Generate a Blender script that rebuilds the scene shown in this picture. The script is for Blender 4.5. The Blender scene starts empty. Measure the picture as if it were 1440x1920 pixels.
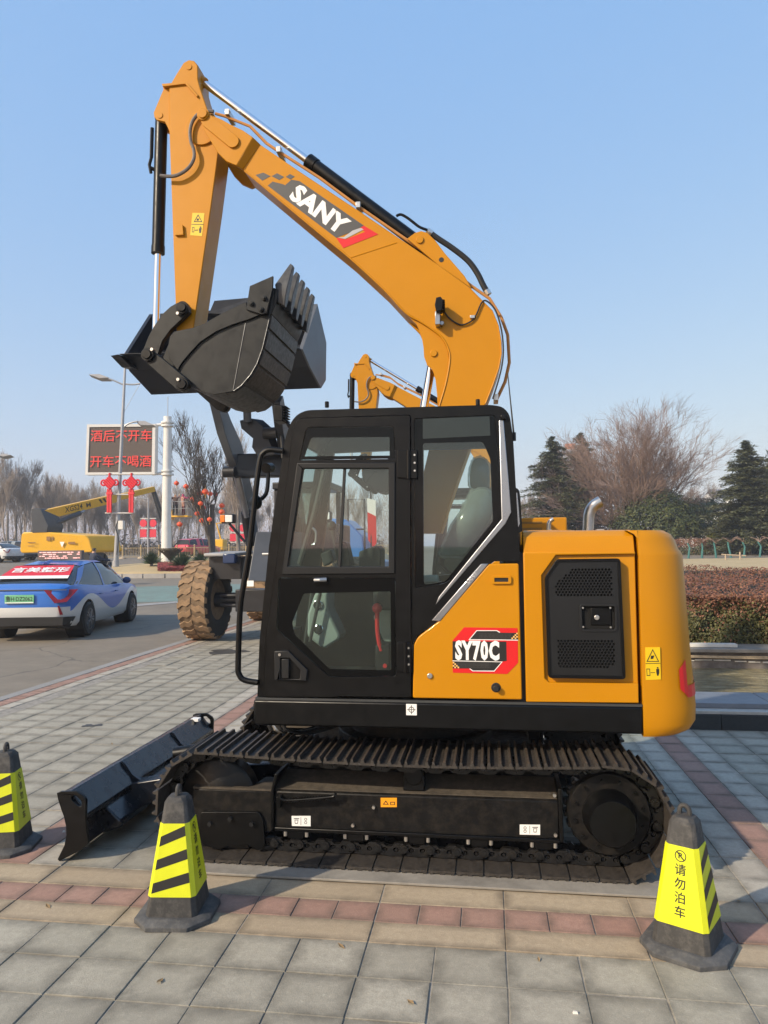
import bpy, bmesh, math, random
from mathutils import Vector, Matrix
from mathutils.geometry import tessellate_polygon
R = math.radians
random.seed(7)
scene = bpy.context.scene
COL = scene.collection

# ------------------------------------------------------------------ camera
FPX, CXP, CYP, CAMH = 1386.0, 720.0, 960.0, 1.72
PITCH, YAW, ROLL = math.atan(64/FPX), R(7.95), R(-0.6)
_fw = Vector((-math.sin(YAW)*math.cos(PITCH), math.cos(YAW)*math.cos(PITCH), math.sin(PITCH)))
_r0 = Vector((math.cos(YAW), math.sin(YAW), 0)); _u0 = _r0.cross(_fw)
_rt = _r0*math.cos(ROLL)+_u0*math.sin(ROLL); _up = _u0*math.cos(ROLL)-_r0*math.sin(ROLL)
CAMP = Vector((0, 0, CAMH))
cd = bpy.data.cameras.new('camera'); cam = bpy.data.objects.new('camera', cd); COL.objects.link(cam)
cd.sensor_fit = 'VERTICAL'; cd.sensor_height = 36; cd.lens = FPX/1920*36; cd.clip_start = .05; cd.clip_end = 3000
cam.matrix_world = Matrix(((_rt.x, _up.x, -_fw.x, CAMP.x), (_rt.y, _up.y, -_fw.y, CAMP.y), (_rt.z, _up.z, -_fw.z, CAMP.z), (0, 0, 0, 1)))
scene.camera = cam

# ------------------------------------------------------------------ sky, sun, exposure
SUN_EL = R(31); TO_SUN = Vector((-.72*math.cos(SUN_EL), -.694*math.cos(SUN_EL), math.sin(SUN_EL)))
world = bpy.data.worlds.new('World'); scene.world = world; world.use_nodes = True
wn = world.node_tree.nodes; wl = world.node_tree.links
sky = wn.new('ShaderNodeTexSky'); sky.sky_type = 'NISHITA'; sky.sun_disc = False
sky.sun_elevation = SUN_EL; sky.sun_rotation = math.atan2(TO_SUN.x, TO_SUN.y)
sky.altitude = 50; sky.air_density = 1.0; sky.dust_density = 1.0; sky.ozone_density = 3.0
# hazy winter air: the clear-sky colour thinned and an even pale blue veil added over the whole dome
vm = wn.new('ShaderNodeVectorMath'); vm.operation = 'MULTIPLY_ADD'; vm.inputs[1].default_value = (.72, .42, .12); vm.inputs[2].default_value = (.47, 1.36, 3.08)
wl.new(sky.outputs[0], vm.inputs[0]); wl.new(vm.outputs[0], wn['Background'].inputs[0]); wn['Background'].inputs[1].default_value = .15
sl = bpy.data.lights.new('sun', 'SUN'); sl.energy = 3.15; sl.angle = R(1.1); sl.color = (1, .87, .68)
so = bpy.data.objects.new('sun', sl); COL.objects.link(so); so.location = (-20, -20, 30)
so.rotation_euler = (-TO_SUN).to_track_quat('-Z', 'Y').to_euler()
scene.view_settings.view_transform = 'Standard'; scene.view_settings.look = 'None'
scene.view_settings.exposure = 0.77; scene.view_settings.gamma = 1.0
scene.cycles.max_bounces = 8; scene.cycles.transparent_max_bounces = 24
scene.cycles.sample_clamp_indirect = 6

# ------------------------------------------------------------------ pixel -> point on a real plane of the place
def ray(px, py): return _fw+_rt*((px-CXP)/FPX)-_up*((py-CYP)/FPX)
def W(px, py, Y):
    r = ray(px, py); return CAMP+r*(Y/r.y)
def G(px, py, z=0.0):
    r = ray(px, py); return CAMP+r*((z-CAMH)/r.z)
def DP(px, py, d): return CAMP+ray(px, py)*d
def S(c, pts): return [(c[0]+x/c[2], c[1]+y/c[2]) for x, y in pts]
def XZ(pts, Y):
    return [(p.x, p.z) for p in (W(x, y, Y) for x, y in pts)]

# ------------------------------------------------------------------ materials
MATS = {}
def mat(name, col, rough=.5, metal=0., var=.12, scale=6., bump=0., bscale=80., coat=0., rvar=.0, emit=None, spec=.5, dirt=None, dirtamt=.0):
    if name in MATS: return MATS[name]
    m = bpy.data.materials.new(name); m.use_nodes = True; nt = m.node_tree; n = nt.nodes; l = nt.links
    b = n['Principled BSDF']; b.inputs['Roughness'].default_value = rough; b.inputs['Metallic'].default_value = metal
    b.inputs['Coat Weight'].default_value = coat; b.inputs['Specular IOR Level'].default_value = spec
    tc = n.new('ShaderNodeTexCoord')
    nz = n.new('ShaderNodeTexNoise'); nz.inputs['Scale'].default_value = scale; nz.inputs['Detail'].default_value = 6; nz.inputs['Roughness'].default_value = .65
    l.new(tc.outputs['Object'], nz.inputs['Vector'])
    rp = n.new('ShaderNodeValToRGB'); e = rp.color_ramp.elements
    e[0].position = .3; e[1].position = .7
    e[0].color = [max(0, c*(1-var)) for c in col]+[1]; e[1].color = [min(1, c*(1+var)) for c in col]+[1]
    l.new(nz.outputs['Fac'], rp.inputs['Fac']); out = rp.outputs['Color']
    if dirt:
        n2 = n.new('ShaderNodeTexNoise'); n2.inputs['Scale'].default_value = scale*2.7; n2.inputs['Detail'].default_value = 8; n2.inputs['Roughness'].default_value = .75
        l.new(tc.outputs['Object'], n2.inputs['Vector'])
        mr = n.new('ShaderNodeMapRange'); mr.inputs['From Min'].default_value = .45; mr.inputs['From Max'].default_value = .75; mr.inputs['To Max'].default_value = dirtamt
        l.new(n2.outputs['Fac'], mr.inputs['Value'])
        mx = n.new('ShaderNodeMix'); mx.data_type = 'RGBA'; l.new(mr.outputs[0], mx.inputs['Factor']); l.new(out, mx.inputs['A']); mx.inputs['B'].default_value = list(dirt)+[1]
        out = mx.outputs['Result']
    l.new(out, b.inputs['Base Color'])
    if rvar:
        m2 = n.new('ShaderNodeMapRange'); m2.inputs['To Min'].default_value = max(.02, rough-rvar); m2.inputs['To Max'].default_value = min(1, rough+rvar)
        m2.inputs['From Min'].default_value = .3; m2.inputs['From Max'].default_value = .7
        n3 = n.new('ShaderNodeTexNoise'); n3.inputs['Scale'].default_value = scale*4; n3.inputs['Detail'].default_value = 5; l.new(tc.outputs['Object'], n3.inputs['Vector'])
        l.new(n3.outputs['Fac'], m2.inputs['Value']); l.new(m2.outputs[0], b.inputs['Roughness'])
    if bump:
        bn = n.new('ShaderNodeBump'); bn.inputs['Strength'].default_value = bump; bn.inputs['Distance'].default_value = .004
        n4 = n.new('ShaderNodeTexNoise'); n4.inputs['Scale'].default_value = bscale; n4.inputs['Detail'].default_value = 4; l.new(tc.outputs['Object'], n4.inputs['Vector'])
        l.new(n4.outputs['Fac'], bn.inputs['Height']); l.new(bn.outputs[0], b.inputs['Normal'])
    if emit:
        b.inputs['Emission Color'].default_value = list(emit[:3])+[1]; b.inputs['Emission Strength'].default_value = emit[3]
    MATS[name] = m; return m

def glass(name, tint, refl=.9, rough=.02):
    if name in MATS: return MATS[name]
    m = bpy.data.materials.new(name); m.use_nodes = True; nt = m.node_tree; n = nt.nodes; l = nt.links
    n.remove(n['Principled BSDF']); o = n['Material Output']
    t = n.new('ShaderNodeBsdfTransparent'); t.inputs[0].default_value = list(tint)+[1]
    g = n.new('ShaderNodeBsdfGlossy'); g.inputs['Roughness'].default_value = rough; g.inputs[0].default_value = (refl, refl, refl, 1)
    ge = n.new('ShaderNodeNewGeometry'); dt = n.new('ShaderNodeVectorMath'); dt.operation = 'DOT_PRODUCT'; l.new(ge.outputs['Normal'], dt.inputs[0]); l.new(ge.outputs['Incoming'], dt.inputs[1])
    ab = n.new('ShaderNodeMath'); ab.operation = 'ABSOLUTE'; l.new(dt.outputs['Value'], ab.inputs[0])
    om = n.new('ShaderNodeMath'); om.operation = 'SUBTRACT'; om.inputs[0].default_value = 1; l.new(ab.outputs[0], om.inputs[1])
    pw = n.new('ShaderNodeMath'); pw.operation = 'POWER'; pw.inputs[1].default_value = 5; l.new(om.outputs[0], pw.inputs[0])
    f = n.new('ShaderNodeMath'); f.operation = 'MULTIPLY_ADD'; f.inputs[1].default_value = .55; f.inputs[2].default_value = .045; l.new(pw.outputs[0], f.inputs[0])
    mx = n.new('ShaderNodeMixShader'); l.new(f.outputs[0], mx.inputs[0]); l.new(t.outputs[0], mx.inputs[1]); l.new(g.outputs[0], mx.inputs[2]); l.new(mx.outputs[0], o.inputs[0])
    MATS[name] = m; return m

YEL = mat('machine_yellow_paint', (.49, .202, .0006), .40, var=.03, scale=3, coat=.06, spec=.26, rvar=.05, bump=.03, bscale=25)
BLK = mat('satin_black_paint', (.0024, .0025, .0028), .36, spec=.27, var=.2, scale=5, rvar=.08, bump=.04, bscale=40)
BLKD = mat('dusty_black_paint', (.0045, .0045, .0048), .5, var=.25, spec=.2, scale=7, rvar=.1, dirt=(.085, .068, .05), dirtamt=.22, bump=.05, bscale=60)
NAVY = mat('blue_black_paint', (.0045, .0062, .0105), .24, spec=.55, var=.2, scale=4, rvar=.08)
BUCK = mat('bucket_dark_grey', (.0095, .0108, .0115), .42, var=.25, scale=4, rvar=.1, spec=.3, dirt=(.03, .032, .033), dirtamt=.35)
WEAR = mat('worn_bucket_steel', (.05, .046, .042), .5, .35, var=.35, scale=9, rvar=.12, dirt=(.035, .033, .03), dirtamt=.6)
TOOTH = mat('tooth_steel', (.062, .065, .07), .42, .4, var=.3, scale=14, rvar=.1)
CHROME = mat('chrome_rod', (.82, .83, .85), .12, 1., var=.03)
SILV = mat('silver_trim', (.36, .37, .39), .3, .85, var=.08, scale=3, rvar=.06)
BOLT = mat('zinc_bolt', (.62, .60, .56), .3, .9, var=.1)
RUB = mat('hose_rubber', (.009, .009, .0095), .6, var=.2)
FRIT = mat('black_frit', (.003, .0034, .004), .14, var=.1, spec=.22)
PLAS = mat('grey_plastic', (.012, .0125, .0135), .48, spec=.3, var=.1)
INTG = mat('cab_interior_grey', (.30, .34, .33), .6, var=.06)
INTD = mat('cab_interior_dark', (.035, .037, .038), .65, var=.15)
RED = mat('red_decal', (.62, .012, .014), .35, var=.06)
REDP = mat('red_plastic', (.60, .02, .025), .4, var=.06)
WHT = mat('white_print', (.80, .79, .76), .45, var=.03)
GREYD = mat('grey_decal', (.07, .068, .065), .4, var=.06)
LGREY = mat('light_grey_decal', (.42, .41, .42), .35, var=.05)
STICK = mat('sticker_yellow', (.68, .46, .006), .4, var=.04)
STICKO = mat('sticker_orange', (.84, .33, .01), .4, var=.04)
INK = mat('black_ink', (.014, .013, .012), .5, var=.1)
TRACK = mat('track_steel', (.013, .013, .0135), .36, .3, var=.3, scale=10, rvar=.12, dirt=(.07, .055, .04), dirtamt=.3, bump=.12, bscale=70)
SHOE = mat('shoe_plate_dusty', (.034, .029, .025), .6, .15, var=.35, scale=12, rvar=.12, dirt=(.10, .08, .06), dirtamt=.55, bump=.15, bscale=60)
GROUS = mat('grouser_worn_steel', (.105, .078, .056), .5, .45, var=.4, scale=16, rvar=.15, dirt=(.03, .025, .02), dirtamt=.5)
GLASS = glass('cab_glass', (.84, .91, .885))
DGLASS = glass('tinted_glass', (.10, .12, .13))
CLEAR = glass('clear_wrap', (.80, .86, .86), .9, .16)
def _milky(m, amt, col):
    nt = m.node_tree; n = nt.nodes; l = nt.links; o = n['Material Output']; src = o.inputs[0].links[0].from_socket
    d = n.new('ShaderNodeBsdfDiffuse'); d.inputs[0].default_value = list(col)+[1]; mx = n.new('ShaderNodeMixShader'); mx.inputs[0].default_value = amt; l.new(src, mx.inputs[1]); l.new(d.outputs[0], mx.inputs[2]); l.new(mx.outputs[0], o.inputs[0])
_milky(CLEAR, .22, (.55, .60, .60)); _milky(GLASS, .012, (.5, .55, .52))

# ------------------------------------------------------------------ mesh builder
BASE = {}
class MB:
    def __init__(s): s.v = []; s.f = []
    def add(s, vs, fs):
        o = len(s.v); s.v += [tuple(p) for p in vs]; s.f += [tuple(i+o for i in f) for f in fs]; return s
    def box(s, x0, x1, y0, y1, z0, z1):
        return s.add([(x0,y0,z0),(x1,y0,z0),(x1,y1,z0),(x0,y1,z0),(x0,y0,z1),(x1,y0,z1),(x1,y1,z1),(x0,y1,z1)],
                     [(0,3,2,1),(4,5,6,7),(0,1,5,4),(1,2,6,5),(2,3,7,6),(3,0,4,7)])
    def hexa(s, a, b):   # two quads a, b -> solid
        return s.add(list(a)+list(b), [(3,2,1,0),(4,5,6,7),(0,1,5,4),(1,2,6,5),(2,3,7,6),(3,0,4,7)])
    def prism(s, pts, y0, y1):      # polygon in x,z pushed along y
        n = len(pts); vs = [(x, y0, z) for x, z in pts]+[(x, y1, z) for x, z in pts]
        return s.add(vs, [tuple(range(n)), tuple(range(2*n-1, n-1, -1))]+[(i, i+n, (i+1) % n+n, (i+1) % n) for i in range(n)])
    def pw(s, pix, y0, y1): return s.prism(XZ(pix, y0), y0, y1)
    def prismx(s, pts, x0, x1):     # polygon in y,z pushed along x
        n = len(pts); vs = [(x0, y, z) for y, z in pts]+[(x1, y, z) for y, z in pts]
        return s.add(vs, [tuple(range(n)), tuple(range(2*n-1, n-1, -1))]+[(i, i+n, (i+1) % n+n, (i+1) % n) for i in range(n)])
    def prismz(s, pts, z0, z1):     # polygon in x,y pushed along z
        n = len(pts); vs = [(x, y, z0) for x, y in pts]+[(x, y, z1) for x, y in pts]
        return s.add(vs, [tuple(range(n-1, -1, -1)), tuple(range(n, 2*n))]+[(i, (i+1) % n, (i+1) % n+n, i+n) for i in range(n)])
    def plate(s, outer, holes, y0, y1):     # x,z polygon with holes
        loops = [list(outer)]+[list(h) for h in holes]
        tri = tessellate_polygon([[Vector((x, z, 0)) for x, z in lp] for lp in loops])
        flat = [p for lp in loops for p in lp]; n = len(flat)
        vs = [(x, y0, z) for x, z in flat]+[(x, y1, z) for x, z in flat]
        fs = [tuple(t) for t in tri]+[tuple(i+n for i in reversed(t)) for t in tri]
        o = 0
        for lp in loops:
            k = len(lp)
            fs += [(o+i, o+i+n, o+(i+1) % k+n, o+(i+1) % k) for i in range(k)]; o += k
        return s.add(vs, fs)
    def cyl(s, p0, p1, r0, r1=None, n=16, cap=True):
        r1 = r0 if r1 is None else r1
        p0 = Vector(p0); p1 = Vector(p1); d = (p1-p0).normalized(); a = d.orthogonal().normalized(); b = d.cross(a)
        vs = [p0+(a*math.cos(t)+b*math.sin(t))*r0 for t in (2*math.pi*i/n for i in range(n))]+[p1+(a*math.cos(t)+b*math.sin(t))*r1 for t in (2*math.pi*i/n for i in range(n))]
        fs = [(i, (i+1) % n, (i+1) % n+n, i+n) for i in range(n)]
        if cap: fs += [tuple(range(n-1, -1, -1)), tuple(range(n, 2*n))]
        return s.add(vs, fs)
    def tube(s, path, r, n=8, cap=True):
        P = [Vector(p) for p in path]; rs = r if isinstance(r, (list, tuple)) else [r]*len(P)
        vs = []; a = None
        for i, p in enumerate(P):
            d = (P[min(i+1, len(P)-1)]-P[max(i-1, 0)]).normalized()
            a = d.orthogonal().normalized() if a is None else (a-d*a.dot(d)).normalized()
            b = d.cross(a)
            vs += [p+(a*math.cos(t)+b*math.sin(t))*rs[i] for t in (2*math.pi*k/n for k in range(n))]
        fs = [(i*n+k, i*n+(k+1) % n, (i+1)*n+(k+1) % n, (i+1)*n+k) for i in range(len(P)-1) for k in range(n)]
        if cap: fs += [tuple(range(n-1, -1, -1)), tuple(range((len(P)-1)*n, len(P)*n))]
        return s.add(vs, fs)
    def loft(s, rings, cap=True, close=True):
        n = len(rings[0]); vs = [p for r in rings for p in r]
        m = n if close else n-1
        fs = [(i*n+k, i*n+(k+1) % n, (i+1)*n+(k+1) % n, (i+1)*n+k) for i in range(len(rings)-1) for k in range(m)]
        if cap: fs += [tuple(range(n-1, -1, -1)), tuple(range((len(rings)-1)*n, len(rings)*n))]
        return s.add(vs, fs)
    def lathe(s, prof, c, axis='z', n=24):  # prof (r,h)
        c = Vector(c); rings = []
        for r, h in prof:
            ring = []
            for i in range(n):
                t = 2*math.pi*i/n; u, w = r*math.cos(t), r*math.sin(t)
                ring.append(c+Vector({'z': (u, w, h), 'y': (u, h, w), 'x': (h, u, w)}[axis]))
            rings.append(ring)
        return s.loft(rings)
    def ball(s, c, r, n=12, m=8, sc=(1, 1, 1)):
        c = Vector(c); prof = [(math.sin(math.pi*j/m), -math.cos(math.pi*j/m)) for j in range(m+1)]
        rings = [[c+Vector((max(p, .01)*math.cos(2*math.pi*i/n)*r*sc[0], max(p, .01)*math.sin(2*math.pi*i/n)*r*sc[1], h*r*sc[2])) for i in range(n)] for p, h in prof]
        return s.loft(rings)
    def xf(s, M):
        s.v = [tuple(M @ Vector(p)) for p in s.v]; return s
    def mesh(s, name, base=(0, 0, 0), smooth=35):
        me = bpy.data.meshes.new(name); bx, by, bz = base
        me.from_pydata([(x-bx, y-by, z-bz) for x, y, z in s.v], [], s.f)
        bm = bmesh.new(); bm.from_mesh(me); bmesh.ops.recalc_face_normals(bm, faces=bm.faces); bm.to_mesh(me); bm.free()
        if smooth:
            me.polygons.foreach_set('use_smooth', [True]*len(me.polygons)); me.set_sharp_from_angle(angle=R(smooth))
        return me
    def build(s, name, m, parent=None, bevel=0, smooth=35, base=None, seg=2):
        b = BASE.get(parent.name, (0, 0, 0)) if parent else (base or (0, 0, 0))
        me = s.mesh(name, b, smooth); me.materials.append(m)
        o = bpy.data.objects.new(name, me); COL.objects.link(o)
        if parent: o.parent = parent; BASE[o.name] = b
        elif base: o.location = base
        if bevel:
            md = o.modifiers.new('bevel', 'BEVEL'); md.width = bevel; md.segments = seg; md.limit_method = 'ANGLE'; md.angle_limit = R(40); md.harden_normals = False
        return o
def tag(o, label=None, cat=None, group=None, kind=None):
    if label: o['label'] = label
    if cat: o['category'] = cat
    if group: o['group'] = group
    if kind: o['kind'] = kind
    return o
def thing(name, label, cat, loc=(0, 0, 0), group=None, rotz=0, local=False, kind=None):
    o = bpy.data.objects.new(name, None); COL.objects.link(o); o.location = loc; o.rotation_euler = (0, 0, rotz); o.empty_display_size = .2
    BASE[o.name] = (0, 0, 0) if local else tuple(loc)
    return tag(o, label, cat, group, kind)
KIDS = {}
def copy_tree(o, parent=None, skip=()):
    c = o.copy(); COL.objects.link(c); c.parent = parent; BASE[c.name] = BASE.get(o.name, (0, 0, 0))
    for ch in [k for k in bpy.data.objects if k.parent == o]:
        if ch not in skip: copy_tree(ch, c, skip)
    return c
def inst(o_mesh, name, parent, M):
    o = bpy.data.objects.new(name, o_mesh); COL.objects.link(o); o.parent = parent; o.matrix_local = M; return o

def rnd(pts, r, n=4):    # fillet a polygon's corners
    out = []; N = len(pts)
    for i in range(N):
        p = Vector(pts[i]); a = Vector(pts[i-1])-p; b = Vector(pts[(i+1) % N])-p
        rr = r[i] if isinstance(r, (list, tuple)) else r
        if rr <= 0: out.append(tuple(p)); continue
        d = min(rr, a.length*.45, b.length*.45); A = p+a.normalized()*d; B = p+b.normalized()*d
        for k in range(n+1):
            t = k/n; q = A*(1-t)**2+p*2*t*(1-t)+B*t*t; out.append((q.x, q.y))
    return out
def bez(pts, n=8):       # smooth path through points (Catmull-Rom)
    P = [Vector(p) for p in pts]; out = []
    for i in range(len(P)-1):
        p0 = P[max(i-1, 0)]; p1 = P[i]; p2 = P[i+1]; p3 = P[min(i+2, len(P)-1)]
        for k in range(n):
            t = k/n; out.append(.5*((2*p1)+(p2-p0)*t+(2*p0-5*p1+4*p2-p3)*t*t+(3*p1-p0-3*p2+p3)*t**3))
    out.append(P[-1]); return out
def grow(pts, d):        # offset polygon outward (ccw or cw) by d
    N = len(pts); area = sum(pts[i][0]*pts[(i+1) % N][1]-pts[(i+1) % N][0]*pts[i][1] for i in range(N)); sg = 1 if area > 0 else -1
    out = []
    for i in range(N):
        p = Vector(pts[i]); a = (p-Vector(pts[i-1])).normalized(); b = (Vector(pts[(i+1) % N])-p).normalized()
        na = Vector((a.y, -a.x))*sg; nb = Vector((b.y, -b.x))*sg; m = na+nb
        m = m/max(.35, m.length_squared)*2 if m.length > .05 else na
        out.append(tuple(p+m*d))
    return out
_TX = {}
def text(body, origin, ux, uy, size=1, bold=0, sx=1, shear=0, depth=.0006, align='CENTER', kern=1):
    """flat raised lettering as an MB; ux/uy unit vectors of the surface, origin = middle of the line"""
    k = (body, bold, align, kern)
    if k not in _TX:
        c = bpy.data.curves.new('t', 'FONT'); c.body = body; c.offset = bold; c.align_x = align; c.align_y = 'CENTER'; c.resolution_u = 2; c.space_character = kern
        o = bpy.data.objects.new('t', c); COL.objects.link(o); bpy.context.view_layer.update()
        me = bpy.data.meshes.new_from_object(o.evaluated_get(bpy.context.evaluated_depsgraph_get()))
        _TX[k] = ([tuple(v.co) for v in me.vertices], [tuple(p.vertices) for p in me.polygons])
        bpy.data.objects.remove(o); bpy.data.curves.remove(c); bpy.data.meshes.remove(me)
    vs, fs = _TX[k]; origin = Vector(origin); ux = Vector(ux); uy = Vector(uy); nrm = ux.cross(uy).normalized()
    mb = MB(); mb.add([origin+ux*((x+shear*y)*size*sx)+uy*(y*size)+nrm*depth for x, y, z in vs], fs)
    return mb
# ================================================================== the excavator
A1=(200,80,2.742); A2=(600,360,3.4286); A3=(420,740,2.4828); A4=(940,940,2.88); A5=(60,1300,2.057)
B1=(280,1340,3.0); B2=(740,1340,2.571); B5=(480,1060,4.645); B6=(220,480,3.4286); B7=(280,100,5.143); B8=(820,1150,8.0); B9=(760,760,5.0545)
EXB = (-.49, 4.88, 0)
ex = thing('excavator', 'yellow and black tracked excavator marked SY70C parked on paved plaza', 'excavator', EXB)
YB0, YB1 = 4.94, 5.22       # boom box
YC = 5.08
def c1(p, Y): return W(*S(p[0], [p[1]])[0], Y)
YHOSE = mat('braided_hose', (.13, .115, .105), .5, var=.25, scale=60)
YPIPE = mat('painted_pipe', (.46, .20, .045), .45, var=.15)

def boom_group(root, Tb, Ta, full=True):
    I = Matrix()
    def put(mb, name, m, par, T, **k): return mb.xf(T).build(name, m, par, **k)
    # ---- boom
    top = [(487,270),(560,320),(670,393),(757,452),(820,495),(880,538),(903,561),(924,582),(935,611),(940.7,640),(941,663),(935,690),(924,722),(910,758),(887,820),(862,890),(838,960),(826,1000)]
    low = [(778,1000),(780,960),(792,895),(807,831),(821,770),(836,719),(843.5,675),(840.6,654.6),(830,634),(810,617),(787,602),(760,586),(720,543),(656,484),(601,439),(455,317)]
    boom = put(MB().pw(top+low, YB0, YB1), 'boom', YEL, root, Tb, bevel=.006)
    mb = MB()   # fork plates with doublers
    fork = [(377,224),(380,216),(388,213),(397,216),(416,224),(433.6,234),(455,244),(474,257),(443,310),(435.5,307),(424,302),(409,287),(385,248),(379,238)]
    mb.pw(fork, 4.90, 4.93); mf = MB().prism(XZ(fork, 4.90), 5.23, 5.26)
    a0, a1 = W(474,257,4.90), W(443,310,4.90); b0, b1 = W(488,270.5,4.937), W(455,317.5,4.937)
    o = Vector((0,.03,0)); mb.hexa([a0,b0,b1,a1],[a0+o,b0+o,b1+o,a1+o])
    f = lambda v: Vector((v.x, 2*YC-v.y, v.z))
    mf.hexa([f(a0),f(b0),f(b1),f(a1)],[f(a0)-o,f(b0)-o,f(b1)-o,f(a1)-o])
    put(mf, 'boom_nose', YEL, root, Tb, bevel=.003)
    put(mb, 'boom_nose', YEL, root, Tb, bevel=.003)
    c0, c2 = W(388.5,226,4.885), W(436,264.5,4.885); d = Vector((c2.x-c0.x, c2.z-c0.z)).normalized(); nn = Vector((-d.y, d.x)); st = []
    for c, a in ((c0, 1), (c2, -1)):
        for k in range(9):
            t = math.pi*k/8; v = nn*math.cos(t)*a-d*math.sin(t)*a; st.append((c.x+v.x*.045, c.z+v.y*.045))
    put(MB().prism(st, 4.885, 4.90), 'doubler_plate', YEL, boom, Tb, bevel=.002)
    lug = [(760,587),(787,603),(810,618),(830,635),(840,655.6),(843,676),(836,718),(828,745),(821,763),(819,736),(816,707),(810,692),(801,684),(795,669),(794,652),(790,628),(781,608)]
    put(MB().pw(lug, 4.955, 4.99), 'cylinder_lug', YEL, boom, Tb, bevel=.003); put(MB().prism(XZ(lug, 4.955), 5.17, 5.205), 'cylinder_lug', YEL, boom, Tb, bevel=.003)
    weld = [W(x, y, YB0-.001) for x, y in [(823,763),(836,719),(843.5,675),(840.6,654.6),(830,634),(810,617),(787,602),(760,586),(720,543),(656,484),(601,439),(458,320)]]
    put(MB().tube(bez(weld, 4), .006, 6), 'weld_bead', YEL, boom, Tb)
    put(MB().tube([W(x, y, YB0-.001) for x, y in [(910,757),(924,722),(935,690),(940,663),(939,640),(934,611),(923,584),(902,563),(880,540)]], .005, 6), 'weld_bead', YEL, boom, Tb)
    put(MB().tube([W(658,483,YB0), W(744,455,YB0)], .0035, 6), 'weld_bead', YEL, boom, Tb)
    for px, rr, T in (((813,662), .024, 4.945), ((787,449), .026, 4.975)):
        c = W(px[0], px[1], T); put(MB().cyl((c.x, T, c.z), (c.x, 2*YC-T, c.z), rr, n=20), 'pin', YEL, boom, Tb, bevel=.003)
    lugt = S(A2, [(560,300),(580,285),(610,262),(650,250),(690,262),(740,310),(800,390),(930,540),(975,620),(760,470)])
    put(MB().pw(lugt, 4.985, 5.01), 'arm_cylinder_lug', YEL, boom, Tb, bevel=.003); put(MB().prism(XZ(lugt, 4.985), 5.15, 5.175), 'arm_cylinder_lug', YEL, boom, Tb, bevel=.003)
    c = W(827.5,487,4.984); put(MB().cyl((c.x, 4.983, c.z), (c.x, 4.99, c.z), .017, n=16), 'lug_hole', INK, boom, Tb)
    # ---- arm
    arm_pts = [(344,117.5),(354,112),(363.6,113.6),(370.4,121.4),(371,148.6),(375,164),(383,187.5),(389,205),(397,222),(404,250),(409,287),(396.7,380),(358,650),(332,655),(322,380),(317,240),(317,162),(331,138)]
    arm = put(MB().pw(arm_pts, 4.97, 5.19), 'arm', YEL, root, Ta, bevel=.006)
    lg = [(304,157),(318,161),(318,248),(315,240),(309,228),(293.6,224.5),(289,219),(288,211),(306,168)]
    put(MB().pw(lg, 4.985, 5.015), 'bucket_cylinder_lug', YEL, arm, Ta, bevel=.003); put(MB().prism(XZ(lg, 4.985), 5.145, 5.175), 'bucket_cylinder_lug', YEL, arm, Ta, bevel=.003)
    mb = MB(); q = [(303,157),(349,153),(371,178),(369,182),(347,157),(305,162)]
    mb.pw(q, 4.955, 5.205); put(mb, 'top_flange', YEL, arm, Ta, bevel=.002)
    c = W(379,240,4.96); put(MB().cyl((c.x,4.955,c.z),(c.x,5.205,c.z),.125,n=36), 'pivot_boss', YEL, arm, Ta, bevel=.003); c = W(388.5,226,4.96)
    put(MB().cyl((c.x,4.865,c.z),(c.x,5.295,c.z),.034,n=24).cyl((c.x,4.875,c.z),(c.x,5.285,c.z),.044,n=24), 'pivot_pin', YEL, root, Tb, bevel=.003)
    for p, T in (((354,125),4.965),((299.5,216),4.98)):
        c = W(p[0],p[1],T); put(MB().cyl((c.x,T,c.z),(c.x,2*YC-T,c.z),.022,n=20), 'pin', YEL, arm, Ta, bevel=.002)
    put(MB().pw(S(A1,[(352,938),(390,935),(395,988),(350,990)]), 4.95, 4.975), 'stop_block', YEL, arm, Ta, bevel=.003)
    if full:
        dec = MB().pw(S(A1,[(441,875),(503,876),(490,995),(429,990)]), 4.9685, 4.972); st_ = put(dec, 'warning_sticker', STICK, arm, Ta)
        tri = MB(); tp = S(A1,[(470,882),(492,922),(447,922)]); ti = S(A1,[(470,890),(486,918),(453,918)])
        tri.plate(XZ(tp,4.968), [XZ(ti,4.968)], 4.9678, 4.9686); tri.pw(S(A1,[(463,904),(476,904),(472,915),(462,915)]),4.9678,4.9686)
        tri.plate(XZ(S(A1,[(440,948),(451,948),(449,975),(438,974)]),4.968), [XZ(S(A1,[(442,951),(448.5,951),(447,972),(440.5,971.5)]),4.968)], 4.9678, 4.9686)
        tri.pw(S(A1,[(452,962),(470,961),(470,965),(452,966)]),4.9678,4.9686); tri.pw(S(A1,[(474,955),(488,952),(485,978),(476,978)]),4.9678,4.9686); tri.pw(S(A1,[(478,945),(486,945),(486,952),(478,952)]),4.9678,4.9686)
        tri.pw(S(A1,[(436,932),(497,933),(496.6,936),(435.8,935)]),4.9678,4.9686)
        put(tri, 'sticker_print', INK, st_, Ta)
        # SANY decal on the boom
        yd = YB0-.0015
        band = S(A1,[(828,735),(853,714),(908,728),(917,733),(950,704),(992,712),(1322,940),(1262,972),(1180,1003)])
        dk = MB().pw(band, yd, YB0+.001)
        for sq in ([(765,680),(805,668),(842,686),(800,709)],[(848,686),(876,671),(912,690),(887,706)],[(921,690),(942,675),(967,688),(945,703)]): dk.pw(S(A1,sq), yd, YB0+.001)
        bd = put(dk, 'boom_decal', GREYD, boom, Tb)
        put(MB().pw(S(A1,[(1322,940),(1396,985),(1216,1056),(1180,1003),(1228,1011),(1330,972),(1300,955)]), yd-.0006, YB0), 'red_chevron', RED, bd, Tb)
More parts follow.
